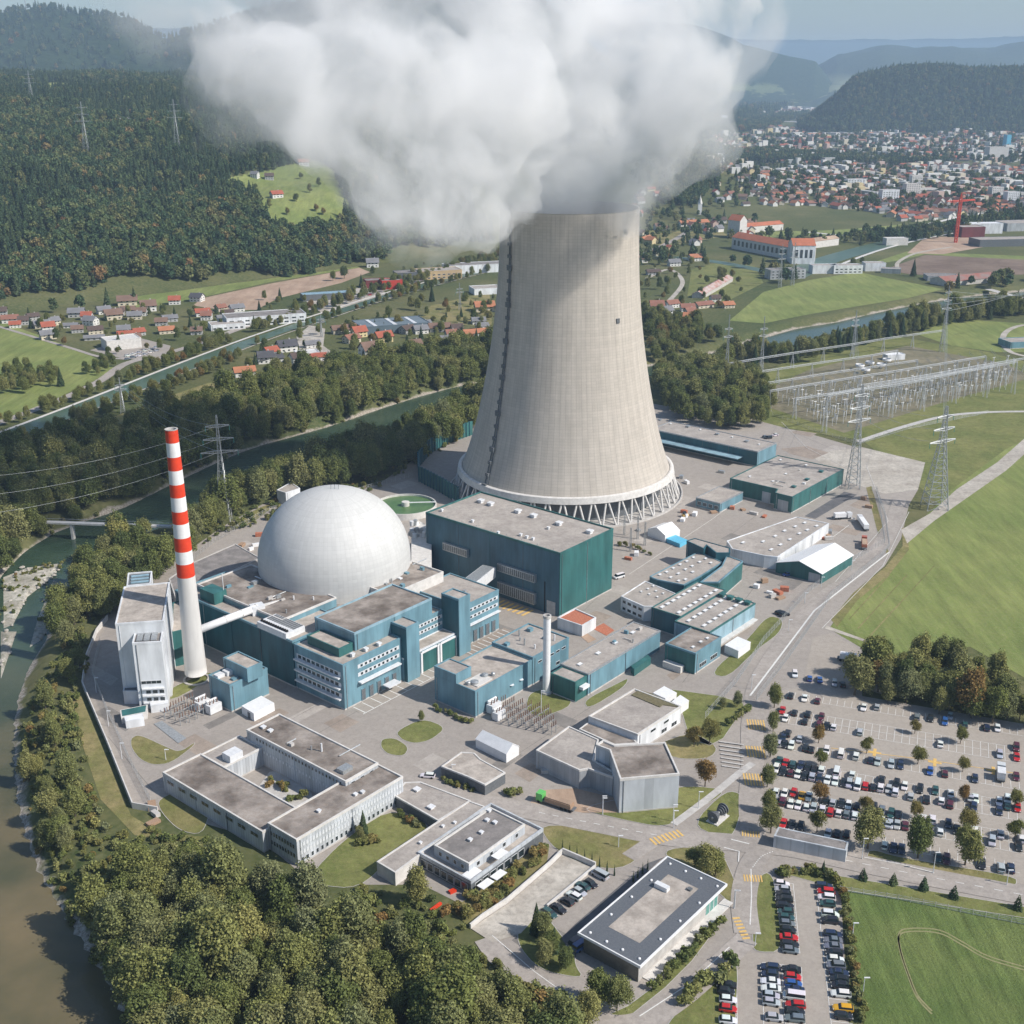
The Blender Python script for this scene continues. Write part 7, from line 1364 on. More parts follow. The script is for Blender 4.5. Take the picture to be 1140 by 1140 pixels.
# halls in the left valley
block('long flat dark-roofed hall at the village edge, white wall', (1120, 300), 72, 26, 8, .38, white_clad, roof_dark, 'hall', 'industrial_hall', k='M', nwin=10); block('low white flat hall left of the long dark-roofed hall', (960, 325), 30, 18, 5, .38, white_clad, roof_gravel, 'hall', 'industrial_hall', k='M', nwin=6)
block('pale grey box hall beside the used-car yard', (515, 405), 28, 20, 8, .55, concrete_l, concrete_l, 'hall', 'industrial_hall', k='M'); block('bright red hall in the valley', (590, 155), 22, 16, 9, .3, mat('red_render', (.55, .06, .04), (.45, .05, .035), .1), roof_dark, 'hall', 'red_hall', k='N'); block('dark red hall left of the bright red one', (530, 150), 26, 16, 8, .3, mat('maroon', (.2, .05, .05), (.15, .04, .04), .1), roof_dark, 'hall', 'red_hall', k='N')
block('open pale blue-roofed carport hall in the valley', (320, 200), 52, 16, 6, .35, steel_dark, pale_blue, 'carport', 'carport', k='N'); block('grey and yellow hall with arched roof in the valley', (790, 110), 48, 26, 9, .35, mat('ochre_wall', (.55, .4, .22), (.45, .33, .2), .1), roof_gravel, 'hall', 'industrial_hall', k='N', nwin=8); block('long pale hall right of the yellow one', (940, 85), 70, 24, 9, .3, white_clad, roof_dark, 'hall', 'industrial_hall', k='N'); block('dark hall left of the grey and yellow hall', (655, 120), 26, 20, 9, .3, steel_dark, roof_dark, 'hall', 'industrial_hall', k='N')
dh = block('dark blue-grey hall with three white roof strips by the river hamlet', (590, 330), 62, 34, 7, .38, mat('slate_blue', (.10, .14, .17), (.13, .17, .2), .1), mat('slate_blue_roof', (.13, .17, .2), (.17, .21, .24), .1), 'hall', 'sawtooth_hall', k='N')
c_ = g('N', 590, 330); 
for k in (-1, 0, 1): MB().box((c_.x + k * 18 * math.cos(.38), c_.y + k * 18 * math.sin(.38), 7.06), 3.2, 30, .4, .38).build('roof_strip', white_steel, dh)
block('white terraced apartment house on the river slope', (635, 480), 22, 14, 9, .5, white_clad, roof_gravel, k='N', nwin=5); block('flat white villa by the hamlet gravel', (235, 455), 18, 12, 6, .4, white_clad, concrete_l, 'villa', 'villa', k='N', nwin=4); block('pale hall behind the cooling tower left edge', (990, 175), 30, 22, 6, .3, white_clad, roof_gravel, 'hall', 'industrial_hall', k='N')
S('gravel_yard', [(330, 375), (345, 362), (362, 366), (360, 385), (380, 400), (350, 405), (335, 395)], gravel_mat, .1); S('village_yard', [(100, 390), (150, 375), (190, 385), (185, 400), (140, 400)], asphalt, .1); S('valley_yard', [(340, 335), (410, 318), (440, 330), (360, 350)], gravel_mat, .1)
S('construction_site', [(1010, 282), (1030, 264), (1090, 262), (1095, 275), (1050, 283)], soil, .12)
Rd('road', [(-20, 478), (60, 448), (110, 425), (140, 405), (180, 395), (230, 380), (270, 365), (330, 348), (400, 330), (470, 312), (560, 290)], 8, .2); Rd('road', [(-20, 358), (30, 373), (80, 388), (110, 397), (140, 400)], 4, .19)
Rd('road', [(700, 290), (745, 270), (765, 258), (790, 240), (830, 225), (860, 195)], 9, .19); Rd('road', [(895, 258), (960, 262), (1030, 250), (1100, 235), (1180, 225)], 9, .19, concrete_l); Rd('road', [(1000, 300), (1000, 292), (1020, 282), (1060, 275)], 5, .2, gravel_mat)
Rd('road', [(720, 310), (745, 300), (760, 315), (740, 340)], 5, .2, gravel_mat); Rd('lane', [(1180, 365), (1140, 362), (1118, 372), (1122, 390), (1150, 398), (1190, 400)], 5, .2, gravel_mat); Rd('road', [(1100, 322), (1140, 332), (1200, 340)], 9, .25, concrete)
for pts_, w_ in (([(880, 308), (920, 290), (985, 272), (1060, 255), (1180, 238)], 34), ([(1020, 168), (1060, 172), (1100, 180), (1180, 196)], 90), ([(730, 285), (800, 292), (880, 308)], 18)): road('canal', [px(*q_) for q_ in pts_], w_, .22, canal_mat)
road('canal_path', [px(*q_) for q_ in [(925, 299), (985, 277), (1060, 260), (1180, 243)]], 5, .3, concrete_l)
# red tower crane
c_ = g('V2', 745, 778); cr_h = 58; crn = thing('tower_crane', 'red tower crane over the far construction site', 'crane', (c_.x, c_.y, 0)); redc = mat('crane_red', (.65, .09, .05), rough=.5)
def lattice(p, q_, w0, w1, r_, n=8, sides=4):
    """a square lattice boom from p to q"""
    p, q_ = Vector(p), Vector(q_); d = (q_ - p).normalized(); a = Vector((0, 0, 1)) if abs(d.z) < .9 else Vector((1, 0, 0)); x = d.cross(a).normalized(); y = d.cross(x); mb = MB()
    C_ = [(1, 1), (-1, 1), (-1, -1), (1, -1)]; prev = None
    for k in range(n + 1):
        c = p.lerp(q_, k / n); w = (w0 + (w1 - w0) * k / n) / 2; cur = [c + x * (a_ * w) + y * (b_ * w) for a_, b_ in C_]
        if prev:
            for i in range(4): mb.tube(prev[i], cur[i], r_, n=4, caps=False); mb.tube(prev[i], cur[(i + 1) % 4], r_ * .6, n=3, caps=False)
        for i in range(4): mb.tube(cur[i], cur[(i + 1) % 4], r_ * .6, n=3, caps=False)
        prev = cur
    return mb
lattice((c_.x, c_.y, 0), (c_.x, c_.y, cr_h), 3, 3, .5, 14).build('mast', redc, crn); lattice((c_.x - 18, c_.y, cr_h - 4), (c_.x + 30, c_.y + 30, cr_h - 4), 2, 1.2, .4, 14).build('jib', redc, crn); lattice((c_.x, c_.y, cr_h), (c_.x, c_.y, cr_h + 8), 2.4, .5, .4, 3).build('apex', redc, crn); MB().box((c_.x - 16, c_.y, cr_h - 8), 4, 3, 4).build('counterweight', concrete, crn)
# ------------------------------------------------------------------ cars
def loft(sts, n=8):
    """sections (x, half width, z low, z high) joined along x"""
    mb = MB(); rings = []
    for x, w, z0, z1 in sts: rings.append([(x, -w * .94, z0), (x, -w, z0 + (z1 - z0) * .35), (x, -w * .97, z1 - .08), (x, -w * .8, z1), (x, w * .8, z1), (x, w * .97, z1 - .08), (x, w, z0 + (z1 - z0) * .35), (x, w * .94, z0)])
    vs = [p_ for r_ in rings for p_ in r_]; m = 8; fs = [(k * m + i, k * m + (i + 1) % m, (k + 1) * m + (i + 1) % m, (k + 1) * m + i) for k in range(len(sts) - 1) for i in range(m)]
    fs += [tuple(reversed(range(m))), tuple((len(sts) - 1) * m + i for i in range(m))]; return mb.add(vs, fs)
def keep_data(mb, nm, m_, smooth=False): o = mb.build(nm, m_, smooth=smooth); d = o.data; bpy.data.objects.remove(o); return d
lamp_m = mat('lamp_lens', (.6, .6, .58), rough=.2); tail_m = mat('tail_lens', (.35, .02, .02), rough=.3)
CAR = {}
def make_car(kind):
    L, w, zb, ro, f0, f1, r1, r0 = {'hatch': (4.1, .87, .92, 1.48, .95, .35, -1.35, -1.95), 'estate': (4.6, .9, .92, 1.46, 1.0, .4, -1.75, -2.2), 'saloon': (4.6, .9, .9, 1.42, .9, .3, -1.0, -1.6), 'suv': (4.5, .93, 1.05, 1.68, 1.1, .55, -1.7, -2.15), 'van': (5.1, .98, 1.15, 1.98, 1.9, 1.4, -2.4, -2.5)}[kind]; h = L / 2
    body = loft([(-h, w * .86, .38, zb - .08), (-h + .12, w * .95, .26, zb), (-h + .8, w, .2, zb + .02), (0, w, .18, zb), (h - 1.1, w, .2, zb - .06), (h - .35, w * .95, .24, zb - .18), (h, w * .8, .36, zb - .34)])
    cab = MB(); wg = w * .9; wr = w * .72
    cab.add([(r0, -wg, zb), (f0, -wg, zb), (f0, wg, zb), (r0, wg, zb), (r1, -wr, ro - .05), (f1, -wr, ro - .05), (f1, wr, ro - .05), (r1, wr, ro - .05)], [(0, 1, 5, 4), (1, 2, 6, 5), (2, 3, 7, 6), (3, 0, 4, 7)])
    roof = MB(); roof.add([(r1 - .06, -wr - .03, ro - .06), (f1 + .06, -wr - .03, ro - .06), (f1 + .06, wr + .03, ro - .06), (r1 - .06, wr + .03, ro - .06), (r1 + .1, -wr + .1, ro), (f1 - .1, -wr + .1, ro), (f1 - .1, wr - .1, ro), (r1 + .1, wr - .1, ro)], [(0, 1, 5, 4), (1, 2, 6, 5), (2, 3, 7, 6), (3, 0, 4, 7), (4, 5, 6, 7)])
    wh_ = MB(); wh_.tube((0, -.11, 0), (0, .11, 0), .33, n=14)
    hl = MB(); hl.box((0, 0, 0), .12, .34, .16)
    out = [('body', keep_data(body, 'body', obj_paint, False), (0, 0, 0)), ('windows', keep_data(cab, 'windows', glass), (0, 0, 0)), ('roof', keep_data(roof, 'roof', obj_paint), (0, 0, 0))]
    wd = keep_data(wh_, 'wheel', rubber, True)
    for x in (h * .64, -h * .62):
        for y in (-w + .06, w - .06): out.append(('wheel', wd, (x, y, .33)))
    ld = keep_data(hl, 'headlight', lamp_m); td = keep_data(MB().box((0, 0, 0), .1, .3, .18), 'tail_light', tail_m)
    for y in (-w * .66, w * .66): out.append(('headlight', ld, (h - .1, y, zb - .42))); out.append(('tail_light', td, (-h + .04, y, zb - .3)))
    return out
for k in ('hatch', 'estate', 'saloon', 'suv', 'van'): CAR[k] = make_car(k)
CC = {'w': ('white', (.74, .74, .73)), 's': ('silver', (.42, .45, .48)), 'g': ('grey', (.16, .18, .21)), 'k': ('black', (.02, .022, .027)), 'n': ('dark blue', (.022, .035, .075)), 'b': ('blue', (.03, .10, .32)), 'r': ('red', (.50, .02, .02)), 'm': ('maroon', (.10, .02, .035)), 't': ('dark green', (.03, .085, .085)), 'y': ('yellow', (.72, .38, .02))}
KN_ = {'hatch': 'hatchback', 'estate': 'estate car', 'saloon': 'saloon car', 'suv': 'tall car', 'van': 'van'}
CARS = []
def cars(lot, crop, head, items, jitter=.0):
    for q_ in items:
        x, y, c_ = q_[:3]; kd_ = q_[3] if len(q_) > 3 else random.choice(['hatch', 'hatch', 'estate', 'saloon', 'suv']); p_ = g(crop, x, y, .7); CARS.append((p_, head + random.choice([0, math.pi]) + random.gauss(0, .02), c_, kd_, lot))
rd_ = (g('Q1', 1130, 735) - g('Q1', 200, 575)).normalized(); HA = math.atan2(rd_.y, rd_.x) + math.pi / 2
kd_ = (g('Q5', 640, 650) - g('Q5', 590, 150)).normalized(); HK = math.atan2(kd_.y, kd_.x) + math.pi / 2
big = 'large car park'
cars((big, 'gravel end'), 'Q1', HA + .15, [(265, 155, 'w'), (390, 190, 'b'), (475, 200, 'b'), (600, 230, 's'), (670, 240, 'k')])
cars((big, 'first row'), 'Q1', HA, [(230, 335, 'k'), (348, 358, 'w'), (457, 380, 'm'), (848, 435, 'w'), (960, 432, 's')]); cars((big, 'first row'), 'Q2', HA, [(235, 515, 'g'), (350, 530, 'k'), (470, 555, 'b'), (515, 510, 's'), (640, 582, 't'), (825, 605, 'n'), (915, 612, 'w')])
cars((big, 'second row'), 'Q1', HA, [(160, 460, 'r'), (262, 480, 'k'), (375, 495, 'k'), (490, 515, 'm')]); cars((big, 'second row'), 'Q2', HA, [(1075, 775, 'm')])
cars((big, 'third row'), 'Q1', HA, [(185, 528, 'w'), (350, 555, 'k'), (470, 575, 'm'), (535, 592, 'k'), (592, 602, 'w'), (815, 642, 's')]); cars((big, 'third row'), 'Q2', HA, [(432, 745, 'w'), (935, 832, 's'), (1078, 855, 'r')])
cars((big, 'fourth row'), 'Q1', HA, [(205, 655, 'k'), (165, 690, 'n'), (125, 738, 's'), (178, 748, 'k'), (235, 757, 'w'), (305, 702, 's'), (355, 775, 'k'), (405, 792, 'k'), (532, 803, 'w', 'suv'), (655, 830, 'w', 'van'), (782, 848, 'w', 'suv'), (905, 882, 'n'), (965, 892, 's'), (1080, 915, 's')])
cars((big, 'fourth row'), 'Q2', HA, [(95, 922, 'n'), (345, 975, 'b'), (470, 995, 'm'), (725, 1038, 'n'), (1075, 1022, 'm')])
cars((big, 'fifth row'), 'Q1', HA, [(130, 888, 't'), (185, 906, 'r'), (245, 917, 't'), (312, 928, 'n'), (375, 945, 'k'), (430, 960, 'k'), (490, 965, 'w'), (618, 982, 'w', 'van'), (750, 1003, 'w'), (1000, 1045, 'k')]); cars((big, 'fifth row'), 'Q4', HA, [(62, 168, 'k'), (130, 190, 'w'), (260, 212, 'k'), (390, 228, 't'), (520, 252, 'w'), (690, 288, 's'), (728, 296, 'w'), (930, 322, 'w'), (1000, 305, 'w')])
cars((big, 'sixth row'), 'Q1', HA, [(105, 955, 'w'), (163, 975, 'k'), (228, 990, 'm'), (288, 1002, 'w'), (345, 1015, 'k'), (410, 1022, 's', 'suv'), (470, 1040, 'n'), (540, 1048, 'w'), (605, 1058, 'w'), (680, 1072, 'k'), (725, 1082, 's'), (795, 1098, 'w', 'van'), (860, 1098, 'r'), (925, 1110, 'k'), (990, 1115, 'w', 'suv'), (1058, 1128, 's')])
cars((big, 'sixth row'), 'Q4', HA, [(50, 240, 'w'), (180, 277, 's'), (315, 302, 'k'), (440, 315, 'w'), (515, 342, 'm'), (715, 367, 'n'), (930, 400, 'n'), (1000, 355, 't'), (1085, 372, 'r')])
cars((big, 'seventh row'), 'Q3', HA, [(105, 235, 'w'), (177, 250, 'w'), (255, 245, 'r'), (325, 268, 'y'), (385, 278, 'w'), (525, 315, 'k'), (585, 330, 's'), (660, 335, 'k'), (718, 350, 'w'), (795, 357, 'k'), (935, 365, 'k'), (1000, 395, 'g')]); cars((big, 'seventh row'), 'Q4', HA, [(15, 425, 't'), (75, 430, 'k'), (290, 467, 'w'), (365, 472, 'w'), (500, 508, 'n'), (570, 560, 'k'), (722, 565, 'w'), (942, 597, 's'), (1118, 635, 'w')])
cars((big, 'eighth row'), 'Q3', HA, [(95, 305, 's'), (160, 318, 'm'), (228, 342, 'w'), (293, 352, 'w'), (362, 367, 'w'), (422, 382, 's'), (497, 382, 'w'), (565, 408, 'r'), (635, 418, 'w'), (700, 428, 'g'), (772, 438, 'w'), (925, 425, 'n'), (995, 480, 'w'), (1055, 507, 's')]); cars((big, 'eighth row'), 'Q4', HA, [(5, 512, 's'), (65, 518, 's'), (135, 522, 'm'), (288, 542, 'w'), (430, 577, 'w'), (870, 657, 's'), (1095, 702, 'k')])
cars((big, 'verge row'), 'Q3', HA, [(165, 505, 'r'), (240, 517, 'k'), (315, 527, 'k'), (545, 592, 'w'), (620, 588, 'k'), (705, 592, 'k'), (1025, 690, 'w')]); cars((big, 'verge row'), 'Q4', HA, [(35, 712, 'n'), (105, 722, 'n'), (410, 792, 't'), (485, 807, 'm'), (785, 847, 'k'), (945, 882, 's'), (1030, 882, 'n')])
low = 'lower car park'
cols_ = 'wskkkttgkrkg'; ys_ = [150, 187, 222, 258, 305, 347, 388, 430, 475, 527, 577, 617]
cars((low, 'left column below the hedge'), 'Q5', HK, [(508 + 62 * i / 11, y, c_) for i, (y, c_) in enumerate(zip(ys_, cols_))])
cars((low, 'right column along the hedge'), 'Q5', HK, [(805, 165, 'n'), (820, 207, 'r'), (825, 248, 'w'), (830, 290, 't'), (850, 365, 'w', 'suv'), (845, 410, 'k', 'suv'), (870, 505, 'n'), (868, 548, 'g'), (870, 590, 'g'), (878, 637, 'k'), (888, 683, 'w'), (890, 727, 'g'), (915, 777, 'n'), (912, 822, 'k'), (918, 865, 'k'), (925, 925, 'w'), (940, 1027, 'y'), (945, 1082, 'k')])
cars((low, 'middle column left side'), 'Q5', HK, [(425, 737, 'n'), (425, 787, 'n'), (428, 838, 'w'), (432, 888, 'w'), (432, 937, 's'), (435, 985, 's'), (455, 1092, 's')]); cars((low, 'middle column right side'), 'Q5', HK, [(575, 752, 'k'), (585, 806, 'r'), (590, 855, 'b'), (598, 898, 'n'), (595, 945, 'w', 'van'), (605, 1003, 'r'), (600, 1052, 'k'), (600, 1098, 'g')])
cars((low, 'column at the verge bushes'), 'Q5', HK, [(120, 862, 'k'), (115, 908, 'k'), (130, 967, 'w'), (130, 1030, 'r'), (130, 1112, 'w')])
cd_ = (g('I', 1115, 480) - g('I', 1070, 455)).normalized(); HC_ = math.atan2(cd_.y, cd_.x)
cars(('canteen car court', 'slanted row'), 'I', HC_, [(1095, 470, 's', 'van'), (1055, 507, 'k'), (1022, 518, 't'), (1008, 542, 's'), (985, 558, 'w', 'estate'), (955, 582, 'k'), (920, 612, 'k'), (880, 632, 't')])
cars(('pavilion ramp', 'end of the ramp'), 'I', HC_ + 1.5, [(990, 760, 'n', 'van'), (1015, 770, 'b', 'van')]); cars(('plant', 'by the gatehouse'), 'I', -.15, [(365, 50, 'w', 'estate')]); cars(('plant', 'below the turbine hall'), 'C', .6, [(1005, 622, 'w', 'van')]); cars(('plant', 'yard beside the white-roofed shed'), 'D', .4, [(725, 668, 'b'), (700, 810, 'k'), (715, 818, 'k')]); cars(('plant', 'yard beyond the teal halls'), 'D', .3, [(655, 158, 'k'), (680, 148, 'w'), (645, 155, 'g')])
cars(('village', 'used-car yard by the pale hall'), 'M', .6, [(540 + 24 * i, 440 - 7 * i + 14 * j, random.choice('wwsswg')) for i in range(6) for j in range(2)])
cars(('valley', 'yard by the pale blue carport'), 'N', .4, [(350 + 30 * i, 228 - 9 * i, random.choice('wsgr')) for i in range(6)])
labs = ordinal_labels([((CC[c_[2]][0], KN_[c_[3]], c_[4]), proj(c_[0].x, c_[0].y, 0)[0]) for c_ in CARS], lambda k, pos: f'{k[0]} {k[1]}, {k[2][0]}, {k[2][1]}, {pos}')
if True:
    D_ = defaultdict(list)
    for i, c_ in enumerate(CARS): D_[(c_[2], c_[3], c_[4])].append(i)
    vertical = ('column', )
    for k, L in D_.items():
        if 'column' in k[2][1]:
            L.sort(key=lambda i: proj(CARS[i][0].x, CARS[i][0].y, 0)[1])
            for j, i in enumerate(L): labs[i] = f'{CC[k[0]][0]} {KN_[k[1]]}, {k[2][0]}, {k[2][1]}, ' + ('the only one there' if len(L) == 1 else ORD[j].replace('leftmost', 'uppermost') + ' from the top')
for (p_, hd_, c_, kind, lot), lb_ in zip(CARS, labs):
    t = thing('parked_car' if kind != 'van' else 'parked_van', lb_, 'car' if kind != 'van' else 'van', (p_.x, p_.y, .08), 'cars in the ' + lot[0], hd_); t.scale = (1.06, 1.14, 1.08)
    for nm, me_, lc in CAR[kind]:
        o = bpy.data.objects.new(nm, me_); COL.objects.link(o); o.parent = bd_ if 'light' in nm else t; o.location = lc
        if nm == 'body': bd_ = o
        o.color = (*[v * random.uniform(.92, 1.05) for v in CC[c_][1]], 1)
# parking bays
def bays(a, b_, dep, pitch=2.5, double=False, side=1):
    A_, B_ = px(*a), px(*b_); d = (B_ - A_).normalized(); n_ = Vector((-d.y, d.x)) * side; L = (B_ - A_).length; mb = MB()
    def ln(p, q_, w=.16):
        e = (q_ - p).normalized(); m_ = Vector((-e.y, e.x)) * w / 2; mb.add([V3(p - m_, .115), V3(q_ - m_, .115), V3(q_ + m_, .115), V3(p + m_, .115)], [(0, 1, 2, 3)])
    ln(A_, B_); D = dep * (2 if double else 1)
    if double: ln(A_ + n_ * dep, B_ + n_ * dep); ln(A_ + n_ * D, B_ + n_ * D)
    for k in range(int(L / pitch) + 1): p = A_ + d * (k * pitch); ln(p, p + n_ * D)
    tag(mb.build('parking_marking', white_line), kind='structure')
bays((876, 776.7), (1160, 823), 4.8); bays((877.6, 806), (1136, 849.7), 4.9, double=True); bays((866, 832.6), (1137, 880), 4.8); bays((862, 863), (1139, 914.5), 4.9, double=True); bays((861, 898.5), (1140, 950.7), 4.9, double=True); bays((985, 942), (1135, 972), 4.6)
bays((883, 984), (890.5, 1062), 5, side=-1); bays((910, 1002), (932, 1200), 5, side=1); bays((871.5, 1076), (875, 1200), 0.2); bays((892, 1077), (900, 1200), 4.8, double=True, side=-1); bays((820, 1090), (822, 1200), 5, side=-1)
for a in ((('Q1', 940, 820), 3), (('Q2', 385, 905), 3), (('Q2', 880, 975), 3)):
    p_ = g(*a[0]); MB().box((p_.x, p_.y, .12), 5, 1.0, .012, HA).box((p_.x, p_.y, .12), 1.0, 4.2, .011, HA).build('yellow_marking', yellow_line)['kind'] = 'structure'
dashes([(925, 833), (1000, 842), (1060, 850), (1136, 862)], 1, .3, 1, m=yellow_line, z=.12)
# ------------------------------------------------------------------ lattice pylons and lines
def pylon(label, c, h, w0, arms=3, group='lattice pylons', rz=0, z0=0, r_=.16, aw=8, name='transmission_tower'):
    t = thing(name, label, 'pylon', (c[0], c[1], z0), group)
    mast = lattice((c[0], c[1], z0 - .2), (c[0], c[1], z0 + h * .62), w0, w0 * .3, r_ * 1.2, 9); mast.build('lower_mast', steel, t); lattice((c[0], c[1], z0 + h * .62), (c[0], c[1], z0 + h), w0 * .3, w0 * .08, r_ * .8, 8).build('upper_mast', steel, t)
    for k in range(arms):
        z_ = z0 + h * (.66 + .12 * k); a_ = aw * (1 - .18 * k)
        for s_ in (-1, 1):
            e = (c[0] + s_ * a_ * math.cos(rz), c[1] + s_ * a_ * math.sin(rz), z_); lattice((c[0], c[1], z_), e, 1.5, .3, r_ * .6, 5).build('cross_arm', steel, t); MB().tube(e, (e[0], e[1], z_ - 2.6), .16, n=5).build('insulator', glass_green, t)
    return t
def zat(k, y, Y): r = ray(k, 0, y); return CAM_H + r[2] / r[1] * Y
def pyl_px(label, b_, ty, w0, rz=0, arms=3, aw=8, r_=.16):
    p_ = px(*b_); return pylon(label, p_, zat('P', ty, p_.y), w0, arms, rz=rz, aw=aw, r_=r_), p_, zat('P', ty, p_.y)
PY = {}
for key, a in {'near': ('large broad lattice pylon on the concrete pad at the field edge', (1040, 565), 452, 11, .5, 3, 9, .24), 'mid': ('tall lattice pylon at the corner of the wide teal hall', (949, 543), 428, 6.5, .5, 3, 8, .2), 'left': ('lattice pylon on the wooded river bank left of the dome', (251, 580), 462, 6, .3, 3, 9, .11),
                 'y1': ('thin lattice pylon at the left end of the switchyard', (808, 422), 350, 3, .4, 2, 4, .14), 'y2': ('thin lattice pylon second from the left in the far switchyard row', (847, 415), 352, 3, .4, 2, 4, .14), 'y3': ('thin lattice pylon in the middle of the far switchyard row', (949, 396), 345, 3, .4, 2, 4, .14), 'y4': ('tall thin pylon at the right end of the far switchyard row', (1048, 392), 318, 3.4, .4, 3, 5, .14),
                 'l2': ('pylon on the canal bank in the left valley', (137, 460), 420, 2.6, .4, 2, 4, .13), 'l3': ('pylon by the gravel works in the valley', (358, 375), 350, 2.2, .4, 2, 4, .13), 'l4': ('pylon among the hedges left of the cooling tower', (512, 345), 315, 2.4, .4, 2, 4, .13), 'r1': ('slim pylon in front of the river power station, left of two', (868, 320), 272, 3.4, .4, 3, 5, .14), 'r2': ('slim pylon in front of the river power station, right of two', (882, 318), 270, 3.4, .4, 3, 5, .14)}.items():
    PY[key] = pyl_px(a[0], a[1], a[2], a[3], a[4], a[5], a[6], a[7])
for i, (x, y, h) in enumerate(((97, 176, 75), (198, 170, 75), (36, 118, 60))):
    p_ = hp(x, y); pylon(['forest pylon left of a pair on the hill', 'forest pylon right of a pair on the hill', 'distant forest pylon at the far left'][i], p_, h, 8, 3, rz=.3, z0=p_.z, r_=.13, aw=11)
p_ = at_d(30, 18, 6200); MB().tube((p_.x, p_.y, p_.z - 30), (p_.x, p_.y, p_.z + 75), 4, 1.5, 6).build('radio_mast', steel); tag(bpy.data.objects['radio_mast'], 'thin radio mast on the far left skyline', 'radio mast')
def cable(name, A_, B_, sag, r_, label, group='overhead lines', n=14):
    A_, B_ = Vector(A_), Vector(B_); pts = [A_.lerp(B_, k / n) - Vector((0, 0, 4 * sag * (k / n) * (1 - k / n))) for k in range(n + 1)]; o = MB().path(pts, r_, 4).build(name, steel); return tag(o, label, 'cable', group)
lp, lz = PY['left'][1], PY['left'][2]
for k in range(3):
    z_ = lz * (.66 + .12 * k); cable('power_line', (lp.x, lp.y, z_), tuple(at_d(-60, 578 - 22 * k, 470)), 5, .05, ['lowest overhead line sweeping left from the river bank pylon', 'middle overhead line sweeping left from the river bank pylon', 'top overhead line sweeping left from the river bank pylon'][k])
    cable('power_line', (lp.x, lp.y, z_), (PY['l2'][1].x, PY['l2'][1].y, PY['l2'][2] * (.7 + .1 * k)), 6, .07, 'faint overhead line crossing the river wood', 'lines over the river wood')
for i, (ka, kb) in enumerate((('near', 'mid'), ('mid', 'y3'), ('near', 'y4'))):
    for k in range(3): A_, za = PY[ka][1], PY[ka][2]; B_, zb_ = PY[kb][1], PY[kb][2]; cable('power_line', (A_.x, A_.y, za * (.66 + .12 * k)), (B_.x, B_.y, zb_ * (.7 + .12 * k)), 4, .07, ['line between the two big pylons', 'line from the hall pylon to the switchyard', 'line from the broad pylon to the far switchyard'][i] + ', ' + ['lowest', 'middle', 'top'][k])
A_, za = PY['y4'][1], PY['y4'][2]
for k in range(4): cable('power_line', (A_.x, A_.y, za * (.62 + .1 * k)), tuple(at_d(1210, 300 + 9 * k, A_.y + 130)), 3, .1, f'{["lowest", "second", "third", "top"][k]} line leaving the switchyard at the right edge')
# ------------------------------------------------------------------ switchyard
pale_st = mat('pale_galvanised', (.42, .44, .45), (.55, .57, .58), 1.2, .5)
def gantry(label, A_, B_, hA, hB, group, posts=2, w=1.1):
    c = (A_ + B_) / 2; t = thing('gantry', label, 'gantry', (c.x, c.y, 0), group); lattice(V3(A_, hA), V3(B_, hB), w, w, .09, 12).build('beam', pale_st, t)
    d = (B_ - A_).normalized(); n_ = Vector((-d.y, d.x)) * 1.8
    for p, h in ((A_, hA), (B_, hB))[:posts]:
        for s_ in (-1, 1): lattice(V3(p + n_ * s_, -.1), V3(p, h), .7, .4, .06, 8).build('leg', pale_st, t)
    return t
def gantry_row(pts, tops, nm):
    P = [g('Y', *q_) for q_ in pts]; Ht = [zat('Y', ty, p_.y) for ty, p_ in zip(tops, P)]
    for i in range(len(P) - 1): gantry(f'steel portal gantry in the {nm} switchyard row, {ORD[i] if i else "leftmost"}' + (' from the left' if i else ''), P[i], P[i + 1], Ht[i], Ht[i + 1], f'{nm} row of gantries', 2 if i == len(P) - 2 else 1)
gantry_row([(97, 262), (210, 243), (322, 222), (430, 200), (532, 182), (642, 165), (745, 150), (852, 135)], [205, 186, 168, 152, 137, 118, 103, 88], 'far')
gantry_row([(435, 448), (552, 420), (668, 395), (780, 372), (892, 345), (1002, 325), (1100, 312)], [318, 298, 282, 262, 238, 216, 198], 'near')
gantry_row([(240, 372), (340, 350), (450, 330), (560, 310), (680, 290), (790, 268), (900, 245), (1000, 225)], [302, 285, 268, 250, 232, 214, 196, 180], 'middle')
gantry_row([(150, 296), (270, 275), (390, 252), (500, 235), (600, 218), (690, 205)], [242, 224, 206, 190, 176, 160], 'second far')
gantry_row([(560, 350), (700, 322), (840, 295), (960, 270), (1080, 245), (1140, 236)], [282, 262, 238, 216, 196, 186], 'cross')
ins_m = MB(); ins_m.tube((0, 0, 0), (0, 0, 3.2), .14, n=5); ins_m.tube((0, 0, 3.2), (0, 0, 5.6), .3, n=6); ins_m.tube((-1.3, 0, 5.7), (1.3, 0, 5.7), .12, n=4); insd = keep_data(ins_m, 'insulator_post', white_steel)
gantry_row([(330, 400), (450, 378), (570, 355), (690, 330), (810, 305), (920, 282), (1030, 262)], [330, 312, 292, 272, 252, 232, 214], 'inner'); gantry_row([(205, 330), (320, 308), (430, 288), (540, 268), (650, 250), (760, 232)], [278, 260, 242, 226, 210, 194], 'rear')
quad = [(250, 330), (1120, 205), (1080, 300), (440, 440)]; cnt = 0
